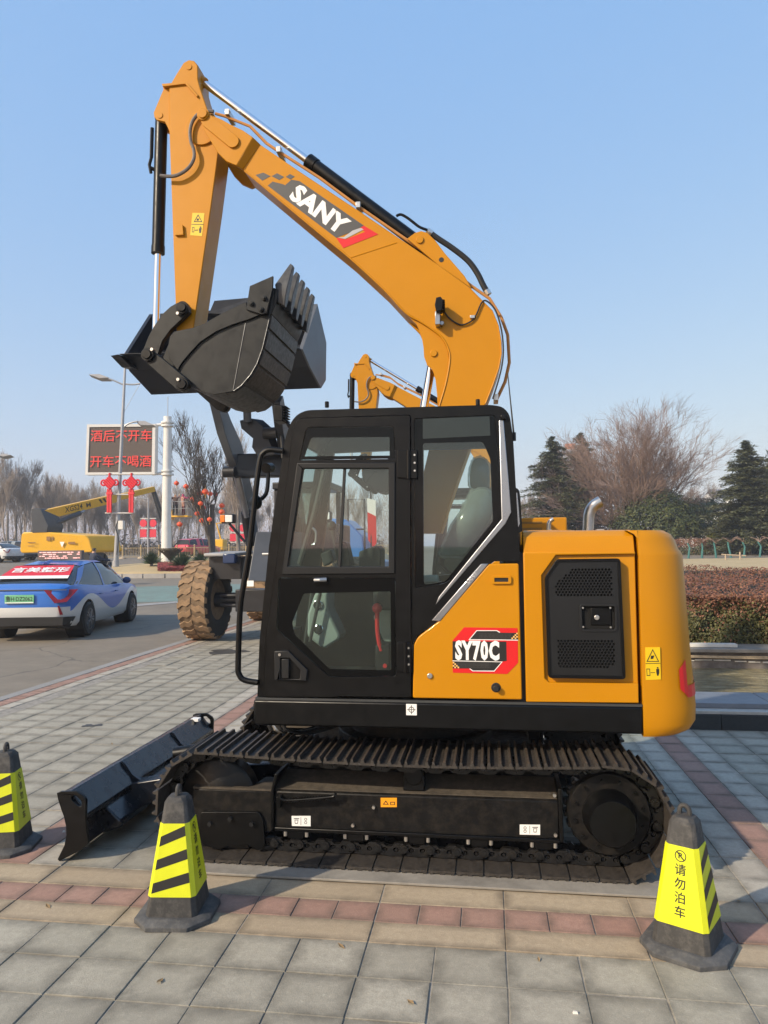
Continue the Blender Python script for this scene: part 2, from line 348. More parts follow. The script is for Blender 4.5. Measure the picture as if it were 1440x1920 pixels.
        put(MB().pw(S(A1,[(1187,1001),(1219,1000),(1264,966),(1306,952),(1321,960),(1226,1009)]), yd-.0011, YB0), 'silver_chevron', LGREY, bd, Tb)
        p0 = c1((A1,(982,783)), yd); p1 = c1((A1,(1190,935)), yd); ux = (p1-p0).normalized(); uy = Vector((-ux.z, 0, ux.x))
        if uy.z < 0: uy = -uy
        mid = (p0+p1)/2
        put(text('SANY', (mid.x+ux.x*.004, yd-.0006, mid.z), ux, uy, .162, .05, 1.10, 0, 0, kern=1.04), 'brand_lettering', WHT, bd, Tb)
        # work light, cable
        wl_ = MB(); c = W(822,575,4.86); 
        wl_.loft([[(c.x-.012,y_,c.z-.045),(c.x+.024,y_,c.z-.038),(c.x+.034,y_,c.z+.03),(c.x+.018,y_,c.z+.055),(c.x-.012,y_,c.z+.05),(c.x-.022,y_,c.z)] for y_ in (4.82,4.90)])
        for k in range(5): wl_.box(c.x+.022,c.x+.044,4.825,4.895,c.z-.034+k*.016,c.z-.027+k*.016)
        w_ = put(wl_, 'work_light', BLK, boom, Tb, bevel=.004)
        c = W(820,603,4.9); put(MB().box(c.x-.012,c.x+.02,4.86,4.94,c.z-.03,c.z+.06).cyl((c.x+.03,4.90,c.z-.01),(c.x+.03,4.94,c.z-.01),.014), 'light_bracket', SILV, w_, Tb, bevel=.002)
        put(MB().tube(bez([W(*S(A2,[p])[0],YB0-.012) for p in [(780,742),(830,810),(900,853),(960,838),(1000,798),(1042,708),(1080,706),(1130,765),(1165,880),(1178,1000),(1172,1100),(1150,1200),(1110,1330)]],6), .0055, 6), 'light_cable', RUB, boom, Tb)
        c = c1((A2,(982,808)), YB0); put(MB().box(c.x-.018,c.x+.014,YB0-.02,YB0,c.z-.008,c.z+.012), 'cable_clip', BOLT, boom, Tb, bevel=.002)
    # ---- pipes, hoses
    pp = [(404,213),(422,218),(434,223),(469,237),(500,269),(521,283),(600,334),(670,386),(757,446),(840,502),(885,537),(918,560),(940,595),(952,628),(955,680),(947,716),(930,752)]
    put(MB().tube([W(x,y,5.03) for x,y in pp], .011, 8), 'hydraulic_pipe', YPIPE, boom, Tb)
    put(MB().tube([W(x,y,5.12) for x,y in pp[2:]], .011, 8), 'hydraulic_pipe', YPIPE, boom, Tb)
    for p in ((427,214),(523,284),(672,388),(930,748)):
        c = W(p[0],p[1],5.02); put(MB().box(c.x-.016,c.x+.016,5.0,5.15,c.z-.012,c.z+.03), 'pipe_clamp', BOLT, boom, Tb, bevel=.002)
    hp = [W(*S(B7,[p])[0],4.93) for p in [(620,560),(545,558),(470,588),(415,660),(393,750),(400,850),(428,930),(430,1010),(390,1090),(320,1150),(230,1185),(105,1180)]]
    put(MB().tube(bez(hp,6), .0125, 8), 'hydraulic_hose', YHOSE, arm, Ta)
    hp = [W(*S(A2,[p])[0],5.06) for p in [(690,250),(760,300),(850,360),(950,440),(1010,520),(1050,600),(1085,660)]]
    put(MB().tube(bez(hp,6), .02, 8), 'hydraulic_hose', RUB, boom, Tb)
    for a, b in ((0,1),(-1,-2)):
        put(MB().cyl(hp[a], hp[a]+(hp[b]-hp[a])*.45, .023, n=8), 'hose_fitting', BOLT, boom, Tb)
    put(MB().tube(bez([W(*S(A2,[p])[0],5.02) for p in [(490,155),(520,145),(560,165),(600,195),(640,225),(690,245)]],5), .010, 8), 'cylinder_pipe', BLK, boom, Tb)
    # ---- arm cylinder
    _a = W(787,449,4.98); _b = W(354,125,4.97); pb = Tb @ Vector((_a.x,YC,_a.z)); pr = Ta @ Vector((_b.x,YC,_b.z)); d = (pr-pb).normalized(); L = (pr-pb).length
    cy = MB().cyl(pb+d*.04, pb+d*1.03, .048, n=20).cyl(pb+d*.98, pb+d*1.05, .054, n=20).ball(pb, .05).build('arm_cylinder', BLK, root)
    MB().cyl(pb+d*1.0, pr-d*.06, .027, n=16).build('piston_rod', CHROME, cy)
    MB().cyl(pr-d*.10, pr-d*.02, .04, n=14).cyl(pr+Vector((0,-.06,0)), pr+Vector((0,.06,0)), .045, n=16).build('rod_eye', YEL, cy)
    # ---- bucket cylinder
    pb = Ta @ W(303,222,YC); pr = Ta @ W(291,672,YC); d = (pr-pb).normalized()
    L1 = (Ta @ W(298,474,YC)-pb).length
    cy = MB().cyl(pb+d*.03, pb+d*L1, .045, n=20).cyl(pb+d*(L1-.05), pb+d*(L1+.006), .049, n=20).ball(pb, .05).build('bucket_cylinder', BLK, root)
    MB().cyl(pb+d*(L1-.02), pr, .026, n=16).build('piston_rod', CHROME, cy)
    sd = Vector((-.062,-.02,0)); MB().cyl(pb+d*.08+sd, pb+d*.30+sd, .014, n=8).cyl(pb+d*.38+sd*1.1, pb+d*.41, .014, n=8).tube([pb+d*.30+sd, pb+d*.36+sd*1.2, pb+d*.42+sd], .012, 8).build('cylinder_port', BLK, cy)
    MB().cyl(pr+Vector((0,-.05,0)), pr+Vector((0,.05,0)), .045, n=16).build('rod_eye', BUCK, cy)
    # ---- boom cylinder (front of the boom foot)
    p1 = Tb @ W(813,662,YC); p0 = W(752,1010,YC); d = (p1-p0).normalized()
    cy = MB().cyl(p0, p0+d*.62, .05, n=18).build('boom_cylinder', BLK, root)
    MB().cyl(p0+d*.6, p1, .03, n=16).build('piston_rod', CHROME, cy)
    # ---- bucket
    bn, bf = 4.73, 5.43
    side = S(B6,[(330,590),(345,520),(370,490),(490,465),(560,440),(700,360),(830,300),(1003,205),(980,375),(965,460),(935,590),(900,690),(860,760),(800,830),(745,870),(620,890),(540,872),(490,835),(430,785),(390,740),(340,665)])
    sd2 = XZ(side, bn); 
    curve = XZ(S(B6,[(1012,205),(1000,300),(982,375),(965,460),(935,590),(900,690),(860,760),(800,830),(745,870),(620,892),(540,874),(470,840),(420,790),(395,745)]), bn)
    ins = []
    for i, p in enumerate(curve):
        a = Vector(curve[max(i-1,0)]); b = Vector(curve[min(i+1,len(curve)-1)]); t = (b-a).normalized(); n_ = Vector((t.y,-t.x)); ins.append((p[0]+n_.x*.018, p[1]+n_.y*.018))
    cc = Vector((sum(p[0] for p in curve)/len(curve), sum(p[1] for p in curve)/len(curve)))
    if (Vector(ins[5])-cc).length > (Vector(curve[5])-cc).length: ins = [tuple(2*Vector(p)-Vector(q)) for p, q in zip(curve, ins)]
    bk = put(MB().prism(curve+ins[::-1], bn+.004, bf-.004), 'bucket', WEAR, root, Ta)
    put(MB().prism(sd2, bn, bn+.022), 'side_plate', BUCK, bk, Ta, bevel=.002); put(MB().prism(sd2, bf-.022, bf), 'side_plate', BUCK, bk, Ta, bevel=.002)
    for i, (u0, u1) in enumerate(((2,3),(3.15,4),(4.15,5),(5.2,6.6),(6.9,8.4))):
        def at(u):
            k = int(u); t = u-k; p = Vector(curve[k]).lerp(Vector(curve[min(k+1,len(curve)-1)]), t); return p
        poly = []; us = [u0+(u1-u0)*k/3 for k in range(4)]
        for u in us: poly.append(tuple(at(u)))
        for u in us[::-1]:
            p = at(u); t = (at(u+.05)-at(u-.05)).normalized(); n_ = Vector((t.y,-t.x))
            if (p+n_*.1-cc).length < (p-cc).length: n_ = -n_
            poly.append(tuple(p+n_*.013))
        put(MB().prism(poly, bn+.012, bf-.012), 'wear_strip', WEAR, bk, Ta, bevel=.003)
    ear = XZ(S(B6,[(330,590),(345,520),(370,490),(490,465),(560,440),(700,360),(835,298),(838,345),(935,376),(850,412),(740,447),(640,490),(540,555),(470,630),(420,690),(392,738),(340,660)]), bn)
    put(MB().prism(ear, bn-.016, bn+.002), 'ear_plate', BUCK, bk, Ta, bevel=.003); put(MB().prism(ear, bf-.002, bf+.016), 'ear_plate', BUCK, bk, Ta, bevel=.003)
    put(MB().tube([W(*S(B6,[(825,432)])[0],bn), W(*S(B6,[(745,865)])[0],bn)], .004, 6), 'weld_bead', TOOTH, bk, Ta)
    put(MB().tube([W(*S(B6,[p])[0],bn) for p in [(978,400),(962,470),(933,595),(898,692),(858,762),(798,832),(748,868)]], .0042, 6), 'weld_bead', TOOTH, bk, Ta)
    cut = XZ(S(B6,[(856,198),(1005,133),(1002,215),(962,372),(935,380),(833,348)]), bn-.02)
    mb = MB().prism(cut, bn-.036, bn-.016); put(mb, 'side_cutter', BUCK, bk, Ta, bevel=.002); put(MB().prism(cut, bf+.016, bf+.036), 'side_cutter', BUCK, bk, Ta, bevel=.002)
    for p in ((945,272),(863,307),(925,345)):
        c = W(*S(B6,[p])[0], bn-.036); put(MB().cyl((c.x,bn-.05,c.z),(c.x,bn-.03,c.z),.019,n=6).cyl((c.x,bn-.058,c.z),(c.x,bn-.03,c.z),.010,n=10), 'cutter_bolt', BUCK, bk, Ta, bevel=.002)
    lip = XZ(S(B6,[(1003,205),(1034,212),(1020,300),(990,372),(978,372)]), bn); put(MB().prism(lip, bn+.006, bf-.006), 'lip_plate', BUCK, bk, Ta, bevel=.003)
    P = lambda q: XZ(S(B6,[q]), bn+.03)[0]
    base_l, base_r, tip_l, tip_r, ad_l, ad_r = P((1018,190)), P((1096,212)), P((1112,47)), P((1131,62)), P((1030,300)), P((1075,322))
    tm = MB()
    def ring(a, b, w): return [(a[0],-w,a[1]),(b[0],-w,b[1]),(b[0],w,b[1]),(a[0],w,a[1])]
    mix = lambda a, b, t: (a[0]+(b[0]-a[0])*t, a[1]+(b[1]-a[1])*t)
    tm.loft([ring(ad_l,ad_r,.022), ring(mix(ad_l,base_l,.5),mix(ad_r,base_r,.5),.036), ring(base_l,base_r,.040), ring(mix(base_l,tip_l,.3),mix(base_r,tip_r,.3),.034), ring(mix(base_l,tip_l,.8),mix(base_r,tip_r,.8),.026), ring(tip_l,tip_r,.02)])
    for k in range(5):
        t2 = MB(); t2.add(tm.v, tm.f); t2.xf(Matrix.Translation((0, bn+.05+k*(bf-bn-.10)/4, 0)))
        th = put(t2, 'tooth', TOOTH, bk, Ta, bevel=.004)
    # links
    cres = S(B6,[(385,300),(340,325),(290,372),(235,450),(195,525),(170,592),(150,620),(160,660),(200,680),(245,668),(262,628),(290,545),(345,470),(430,392),(462,360),(460,320),(430,298)])
    put(MB().pw(cres, 4.905, 4.95), 'tipping_link', BUCK, root, Ta, bevel=.004); put(MB().prism(XZ(cres,4.905), 5.21, 5.255), 'tipping_link', BUCK, root, Ta, bevel=.004)
    bl = S(B6,[(215,600),(165,645),(190,690),(380,860),(430,875),(462,840),(450,790),(270,640)])
    put(MB().pw(bl, bn-.045, bn-.008), 'bucket_link', BUCK, root, Ta, bevel=.005); put(MB().prism(XZ(bl,bn-.045), bf+.008, bf+.045), 'bucket_link', BUCK, root, Ta, bevel=.005)
    for p, e, ln in (((415,330),.155,.06),((190,632),-.065,.20),((415,825),-.065,.06)):
        c = W(*S(B6,[p])[0], bn+e)
        put(MB().cyl((c.x,bn+e-.012,c.z),(c.x,bn+e+ln,c.z),.032,n=24).cyl((c.x,bn+e,c.z),(c.x,bn+e+.05,c.z),.046,n=24), 'link_pin', BLK, root, Ta, bevel=.004)
        put(MB().cyl((c.x,bf-e-ln,c.z),(c.x,bf-e+.012,c.z),.032,n=24).cyl((c.x,bf-e-.05,c.z),(c.x,bf-e,c.z),.046,n=24), 'link_pin', BLK, root, Ta, bevel=.004)
        q = W(*S(B6,[(p[0]+(-25 if p[0]>400 and p[1]<500 else 35 if p[0]<300 else -22),p[1]+(40 if p[0]>400 and p[1]<500 else -30))])[0], bn+e-.01)
        put(MB().cyl((q.x,q.y-.012,q.z),(q.x,q.y+.03,q.z),.011,n=8), 'pin_bolt', BOLT, root, Ta)
    return boom

boom_group(ex, Matrix(), Matrix())

# ---- base frame (skirt), house floor, swing ring
sk = XZ([(477,1312),(1204,1322),(1206,1376),(475,1360)], 4.05)
zt = sk[0][1]; zb = sk[3][1]
MB().box(sk[3][0], sk[2][0], 4.05, 5.70, zb, zt).build('base_frame', BLK, ex, bevel=.012)
MB().box(sk[0][0]+.004, sk[2][0], 4.052, 5.69, zt, zt+.012).build('frame_ledge', INTD, ex)
MB().cyl((-.49,4.88,.50),(-.49,4.88,zb),.42,n=40).cyl((-.49,4.88,.50),(-.49,4.88,.56),.5,n=40).build('swing_ring', BLKD, ex, bevel=.01)
c = W(771.5,1330.5,4.05)
ds = MB().box(c.x-.029,c.x+.029,4.0485,4.052,c.z-.03,c.z+.03).build('gravity_sticker', WHT, ex)
mb = MB(); rg = [(c.x+.016*math.cos(t), c.z+.016*math.sin(t)) for t in (2*math.pi*k/20 for k in range(20))]; ri = [(c.x+.0125*math.cos(t), c.z+.0125*math.sin(t)) for t in (2*math.pi*k/20 for k in range(20))]
mb.plate(rg,[ri],4.0478,4.0486); mb.box(c.x-.023,c.x+.023,4.0477,4.0487,c.z-.0015,c.z+.0015); mb.box(c.x-.0015,c.x+.0015,4.0476,4.0488,c.z-.024,c.z+.024); mb.build('crosshair_print', INK, ds)

# ---- engine hood (right half), counterweight
x0 = W(981,1100,4.06).x; x1 = W(1195,1100,4.06).x
zc = W(1090,1037,4.06).z; zh = W(1090,994,4.12).z; zlo = zt+.012
hood = MB().prismx([(4.078,zlo),(4.078,zc),(4.105,zh-.035),(4.14,zh-.008),(4.19,zh),(5.52,zh),(5.62,zh-.03),(5.66,zc),(5.66,zlo)], x0+.005, x1-.004).build('engine_hood', YEL, ex, bevel=.005, seg=2)
sk1 = XZ(S(A4,[(118,275),(724,275),(725,285),(295,291),(218,400),(235,955),(258,978),(740,983),(743,1090),(134,1083)]), 4.06)
MB().prism(sk1, 4.058, 4.085).build('panel_frame', YEL, hood, bevel=.006)
gro = XZ(rnd(S(A4,[(240,412),(302,318),(634,314),(662,952),(258,945)]), 5), 4.05)
def cells(poly_px, nx, ny):
    pass
holes = []
def hexes(x0p, y0p, x1p, y1p, cut=None):
    a = W(*S(A4,[(x0p,y0p)])[0], 4.045); b = W(*S(A4,[(x1p,y1p)])[0], 4.045); s = .0172; rr = .0068; out = []
    ny = int((a.z-b.z)/(s*.866)); nx = int((b.x-a.x)/s)
    for j in range(ny):
        for i in range(nx):
            cx = a.x+(i+.5+(j % 2)*.5)*s; cz = a.z-(j+.5)*s*.866
            if cx > b.x-rr: continue
            if cut and (cx-a.x)*.9+(a.z-cz) < .085 : continue
            if not cut and (b.x-cx)+(cz-b.z) < .05: continue
            out.append([(cx+rr*math.cos(R(60*k+30)), cz+rr*math.sin(R(60*k+30))) for k in range(6)])
    return out
h1 = hexes(285,362,608,520,True); h2 = hexes(298,745,622,912)
rec = XZ(rnd(S(A4,[(432,565),(610,565),(612,690),(436,690)]), 4), 4.045)
gr = MB().plate(gro, h1+h2+[rec], 4.038, 4.050).build('grille_door', mat('grille_plastic',(.0065,.0068,.0072),.38,var=.15,scale=6), ex)
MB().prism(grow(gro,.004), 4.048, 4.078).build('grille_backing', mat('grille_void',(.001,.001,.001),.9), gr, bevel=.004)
rim = grow(gro,.006); MB().plate(rim, [grow(gro,-.010)], 4.032, 4.06).build('grille_rim', BLK, gr, bevel=.004)
c = W(*S(A4,[(515,627)])[0], 4.04)
MB().plate(grow(rec,.012), [rec], 4.030, 4.042).build('latch_bezel', PLAS, gr, bevel=.003)
MB().box(c.x-.03,c.x+.075,4.041,4.047,c.z-.04,c.z+.05).build('latch_plate', BLK, gr, bevel=.003)
MB().cyl((c.x,4.032,c.z),(c.x,4.045,c.z),.0135,n=16).build('lock_button', BOLT, gr, bevel=.002)
for q in ((440,575),(588,575),(442,678),(590,680)):
    d_ = W(*S(A4,[q])[0], 4.03); MB().cyl((d_.x,4.026,d_.z),(d_.x,4.034,d_.z),.005,n=8).build('screw', BOLT, gr)
# counterweight
def plan(off):
    pts = []; cx, cy, RR = -.49, 4.88, 1.675+off
    yn, yf = 4.06-off*.25, 5.70+off*.25
    pts.append((x1+.012, yn))
    a0 = math.asin((4.34-cy)/RR); ax = cx+RR*math.cos(a0); ay = cy+RR*math.sin(a0)
    s0 = (ax-.24, yn)
    for k in range(9):
        t = k/8; px = Vector(s0)*(1-t)**2+Vector((ax-.012, yn+.02))*2*t*(1-t)+Vector((ax, ay))*t*t; pts.append((px.x, px.y))
    for k in range(1, 10):
        a = a0+(-2*a0)*k/10; pts.append((cx+RR*math.cos(a), cy+RR*math.sin(a)))
    for k in range(9):
        t = k/8; px = Vector((ax, 2*cy-ay))*(1-t)**2+Vector((ax-.012, yf-.02))*2*t*(1-t)+Vector((ax-.24, yf))*t*t; pts.append((px.x, px.y))
    pts.append((x1+.012, yf)); return pts
zcb = W(1230,1383,4.06).z; zct = W(1230,994,4.12).z
rings = []
for z, of in ((zcb,-.045),(zcb+.02,-.008),(zcb+.06,.016),(zcb+.14,.02),(zcb+.45,.0),(zc-.02,-.022),(zc,-.03),(zc+.015,-.042),(zct-.05,-.06),(zct-.02,-.08),(zct,-.115)):
    rings.append([(x, y, z) for x, y in plan(of)])
cw = MB().loft(rings).build('counterweight', YEL, ex, smooth=30)
# red brand letter wrapping round the rear corner
def cwpt(x, z, e=.003):    # point on the counterweight's near skin
    k = max(0, min(1, (z-(zcb+.14))/.31)); of = .02*(1-k)
    pl = plan(of+e)
    for a, b in zip(pl, pl[1:]):
        if a[0] <= x <= b[0]: t = (x-a[0])/max(1e-6, b[0]-a[0]); return (x, a[1]+(b[1]-a[1])*t, z)
    return (pl[10][0], pl[10][1], z)
xe = plan(.02)[9][0]
mb = MB(); z0 = W(1280,1302,4.2).z; z1 = W(1280,1232,4.2).z; za = z0+.06
def strip(u0, u1, zz0, zz1, n=8):
    r0 = []; r1 = []
    for k in range(n+1):
        u = u0+(u1-u0)*k/n; pl = plan(.0+.006); 
        acc = [0]
        for a, b in zip(pl, pl[1:]): acc.append(acc[-1]+math.hypot(b[0]-a[0], b[1]-a[1]))
        i = max(j for j in range(len(acc)-1) if acc[j] <= u); t = (u-acc[i])/(acc[i+1]-acc[i]); p = Vector(pl[i]).lerp(Vector(pl[i+1]), t)
        nrm = Vector((pl[i+1][1]-pl[i][1], -(pl[i+1][0]-pl[i][0]))).normalized()
        for zl, r in ((zz0(k/n), r0), (zz1(k/n), r1)):
            kk = max(0, min(1, (zl-(zcb+.14))/.31)); r.append((p.x+nrm.x*(.0185*(1-kk)), p.y+nrm.y*(.0185*(1-kk)), zl))
    mb.loft([r0, r1], cap=False, close=False)
_pl = plan(0); _a = 0; _acc = [0]
for a, b in zip(_pl, _pl[1:]): _acc.append(_acc[-1]+math.hypot(b[0]-a[0], b[1]-a[1]))
ul = _acc[4]-.02
strip(ul, ul+.055, lambda t: z0+.05-.05*t, lambda t: z1-.05+.05*t)
strip(ul+.055, ul+.40, lambda t: z0, lambda t: z0+.062)
mb.build('rear_lettering', RED, cw, smooth=0)
# warning sticker on the counterweight
def sticker(px, Y, par):
    mb = MB().pw(px['yel'], Y-.0016, Y+.004); s_ = mb.build('warning_sticker', STICK, par)
    m2 = MB()
    for outer, inner in px['rings']: m2.plate(XZ(outer,Y), [XZ(inner,Y)], Y-.0024, Y-.0015)
    for q in px['solid']: m2.pw(q, Y-.0024, Y-.0015)
    m2.build('sticker_print', INK, s_)
ox = lambda pts: S(A4, pts)
sticker({'yel': ox([(777,789),(857,788),(862,962),(780,965)]), 'rings': [(ox([(817,797),(852,866),(783,866)]), ox([(817,806),(845,862),(790,862)])), (ox([(783,903),(802,903),(804,942),(785,942)]), ox([(786,907),(799,907),(801,938),(788,938)]))],
  'solid': [ox([(779,875),(859,873),(859,876),(779,878)]), ox([(806,924),(830,923),(830,926),(806,927)]), ox([(836,906),(852,904),(853,926),(848,942),(841,942),(837,925)]), ox([(840,895),(848,895),(848,903),(840,903)]), ox([(808,834),(826,832),(820,850),(806,852)])]}, 4.058, cw)
# exhaust
ep = [W(1102,1000,4.95), W(1103,985,4.95), W(1104,968,4.95), W(1108,955,4.95), W(1116,946,4.95), W(1126,940,4.95)]
ep = bez(ep, 6); MB().tube(ep, .036, 16, cap=False).tube(ep, .031, 16, cap=False).build('exhaust_pipe', mat('stainless', (.5,.49,.47), .28, .95, var=.2, scale=20), ex)
for p in ((1125,994),):
    c = W(p[0],p[1],4.3); MB().box(c.x-.02,c.x+.02,4.28,4.34,zh-.002,zh+.008).build('hood_catch', BOLT, hood)

# ---- middle side panel with the model decal
pan = XZ(rnd(S(A3,[(879,1412),(884,1165),(902,1128),(1003,1052),(1232,788),(1372,786),(1388,1420)]), [4,4,8,0,4,4,4]), 4.052)
sp = MB().prism(pan, 4.048, 4.09).build('side_panel', YEL, ex, bevel=.007, seg=3)
MB().box(x0-.10, x0+.004, 4.10, 5.6, zlo, zh-.12).build('inner_bulkhead', INTD, ex)
c = W(941,1087,4.05); ov = rnd([(c.x-.056,c.z-.022),(c.x+.05,c.z-.022),(c.x+.05,c.z+.022),(c.x-.056,c.z+.022)], .012)
iv = [(c.x-.040,c.z-.011),(c.x+.034,c.z-.011),(c.x+.034,c.z+.011),(c.x-.040,c.z+.011)]
MB().plate(ov,[iv],4.036,4.05).build('latch_rim', YEL, sp, bevel=.003); MB().prism(iv,4.043,4.05).build('latch_slot', INK, sp)
c = W(806,1267,4.05); MB().cyl((c.x,4.038,c.z),(c.x,4.05,c.z),.015,n=16).build('panel_lock', BOLT, sp, bevel=.003)
c = W(930,1289,4.05); MB().cyl((c.x,4.045,c.z),(c.x,4.05,c.z),.026,n=20).cyl((c.x,4.015,c.z),(c.x,4.05,c.z),.016,n=16).build('rubber_stop', RUB, sp, bevel=.004)
yd = 4.0465
d8 = lambda p, a, b, m, n: MB().pw(S(B8,p), a, b).build(n, m, dcl)
dcl = MB().pw(S(B8,[(228,410),(400,210),(1203,222),(1212,740),(1050,910),(232,890)]), yd, 4.05).build('model_decal', RED, sp)
d8([(228,418),(1035,425),(1042,715),(970,722),(228,712)], yd-.0005, yd, INK, 'decal_field')
d8([(475,392),(590,262),(890,262),(945,290),(1205,295),(1212,398)], yd-.0005, yd, INK, 'decal_field')
d8([(232,720),(970,726),(850,865),(530,862),(480,828),(232,826)], yd-.0005, yd, INK, 'decal_field')
MB().plate(XZ(S(B8,[(468,398),(588,254),(895,254),(945,284),(930,290),(888,264),(594,264),(490,388),(1212,396),(1212,407)]),yd),[],yd-.001,yd-.0004).build('decal_line', WHT, dcl)
MB().plate(XZ(S(B8,[(228,706),(980,724),(855,872),(528,868),(480,832),(494,828),(534,858),(850,860),(960,732),(228,717)]),yd),[],yd-.001,yd-.0004).build('decal_line', WHT, dcl)
mb = MB()
for bx, by, sg in ((1112,388,1),(232,728,-1)):
    for i in range(4):
        for j in range(4):
            if (i+j) % 2 == 0 and (j <= i if sg > 0 else j >= i):
                X_ = bx+i*24; Y_ = by-(j+1)*24 if sg > 0 else by+j*24
                mb.pw(S(B8,[(X_,Y_),(X_+23,Y_),(X_+23,Y_+23),(X_,Y_+23)]), yd-.001, yd-.0004)
mb.build('decal_checker', mat('decal_gold',(.85,.50,.16),.4), dcl)
mb = MB()
for k in range(24): mb.pw(S(B8,[(640+k*20,300),(643+k*20,300),(643+k*20,378),(640+k*20,378)]), yd-.0009, yd-.0004); mb.pw(S(B8,[(300+k*20,732),(303+k*20,732),(303+k*20,815),(300+k*20,815)]), yd-.0009, yd-.0004)
for k in range(4): mb.pw(S(B8,[(620,305+k*22),(1110,308+k*22),(1110,310+k*22),(620,307+k*22)]), yd-.0008, yd-.0004); mb.pw(S(B8,[(300,740+k*22),(800,743+k*22),(800,745+k*22),(300,742+k*22)]), yd-.0008, yd-.0004)
mb.build('decal_mesh', GREYD, dcl)
c = W(*S(B8,[(598,572)])[0], yd-.0006)
text('SY70C', c, Vector((1,0,-.003)), Vector((0,0,1)), .134, .050, .575, 0, 0, kern=1.14).build('model_lettering', WHT, dcl, smooth=0)

# ---- cab
YN, YF = 4.06, 4.90
cab_px = S(A3,[(155,1405),(165,1150),(210,700),(285,200),(310,130),(340,92),(385,72),(1245,47),(1298,56),(1330,92),(1346,200),(1366,560),(1379,775),(1240,776),(1000,1048),(898,1122),(878,1165),(872,1412)])
cab_o = XZ(cab_px, YN)
cab_f = XZ(rnd(cab_px, [0,0,0,14,14,14,14,14,14,14,14,0,4,4,6,6,4,4], 3), YN)
door_px = rnd(S(A3,[(188,1404),(195,1150),(240,840),(326,150),(350,112),(866,96),(872,1408)]), [6,0,0,8,8,4,4])
door_o = XZ(door_px, YN)
rw_px = rnd(S(A3,[(884,110),(1262,92),(1295,565),(1040,878),(888,902)]), [4,8,14,14,4])
cab = MB().plate(cab_f, [grow(door_o,.004), XZ(rw_px,YN)], YN, YN+.05).build('cab_frame', BLK, ex, bevel=.006)
# far side frame with one large window
far = grow(cab_o, -.10)
MB().plate(cab_f, [XZ(S(A3,[(300,840),(375,190),(800,170),(800,880)]),YN), XZ(S(A3,[(870,170),(1240,160),(1262,560),(1040,860),(870,880)]),YN)], YF-.05, YF).build('cab_frame_inner', BLK, cab)
sec = grow(cab_o, -.008)[3:11]    # roof run
inn = grow(cab_o, -.045)[3:11]
MB().prism(sec+inn[::-1], YN+.012, YF-.012).build('cab_roof', BLK, cab, bevel=.01)
# front sill, rear post, floor, lower rear wall
fr = cab_o[0:3]
MB().prism([cab_o[0], cab_o[1], (cab_o[1][0]+.04, cab_o[1][1]), (cab_o[0][0]+.04, cab_o[0][1])], YN+.05, YF-.05).build('front_sill', BLK, cab)
MB().prism([cab_o[1], cab_o[2], cab_o[3], (cab_o[3][0]+.012, cab_o[3][1]), (cab_o[2][0]+.012, cab_o[2][1]), (cab_o[1][0]+.012, cab_o[1][1])], YN+.05, YF-.05).build('windscreen', GLASS, cab, smooth=0)
MB().box(cab_o[11][0]-.05, cab_o[11][0]-.02, YN+.05, YF-.05, zlo, cab_o[11][1]-.12).build('rear_wall', BLK, cab)
MB().box(cab_o[0][0]+.05, cab_o[11][0]-.03, YN+.05, YF-.05, zlo+.02, zlo+.05).build('cab_floor', INTD, cab)
# door
uw = XZ(rnd(S(A3,[(352,306),(385,152),(792,148),(800,300)]), [3,10,8,3]), YN)
sw = XZ(S(A3,[(272,838),(342,318),(800,316),(798,834)]), YN)
lw = XZ(rnd(S(A3,[(247,1090),(258,852),(799,852),(803,1310),(492,1312)]), [6,4,4,6,6]), YN)
door = MB().plate(door_o, [uw, sw, lw], YN-.012, YN+.04).build('door', BLK, ex, bevel=.006)
def pane(outer, clear, name, par, y):
    f = MB().plate(outer, [clear], y, y+.006).build(name+'_border', FRIT, par)
    return MB().prism(clear, y+.001, y+.005).build(name, GLASS, par)
pane(grow(uw,-.003), XZ(S(A3,[(376,288),(405,205),(415,200),(772,198),(772,284)]),YN), 'upper_pane', door, YN-.008)
MB().plate(sw, [XZ(rnd(S(A3,[(300,800),(370,345),(768,345),(768,800)]),3),YN)], YN-.02, YN+.03).build('window_frame', PLAS, door, bevel=.006)
p_in = XZ(S(A3,[(298,802),(369,343),(770,343),(770,802)]),YN)
MB().prism(XZ(S(A3,[(298,802),(369,343),(562,343),(538,802)]),YN), YN-.002, YN+.003).build('sliding_pane', GLASS, door)
MB().prism(XZ(S(A3,[(536,802),(560,343),(770,343),(770,802)]),YN), YN+.008, YN+.013).build('sliding_pane', GLASS, door)
MB().prism(XZ(S(A3,[(530,802),(556,343),(567,343),(542,802)]),YN), YN-.006, YN+.016).build('window_divider', RUB, door)
pane(grow(lw,-.003), XZ(rnd(S(A3,[(318,1060),(330,1030),(372,925),(776,915),(780,1282),(490,1275),(330,1115)]),4),YN), 'lower_pane', door, YN-.008)
hb = XZ(rnd(S(B5,[(498,98),(638,98),(636,150),(612,172),(522,172),(502,150)]),4), YN-.012)
MB().prism(hb, YN-.02, YN-.006).build('handle_recess', FRIT, door, bevel=.003)
a = W(*S(B5,[(512,128)])[0],YN-.03); b = W(*S(B5,[(612,124)])[0],YN-.03)
MB().tube([a,(a+b)/2+Vector((0,-.012,0)),b], .012, 10).build('handle_grip', SILV, door)
lh = XZ(S(B5,[(170,740),(290,735),(460,905),(450,1000),(170,992)]), YN)
MB().plate(lh, [XZ(S(B5,[(225,802),(300,802),(398,905),(390,985),(225,985)]),YN)], YN-.03, YN-.008).build('latch_bezel', PLAS, door, bevel=.005)
MB().prism(XZ(S(B5,[(236,808),(300,808),(300,978),(236,978)]),YN), YN-.034, YN-.01).build('door_latch', PLAS, door, bevel=.004)
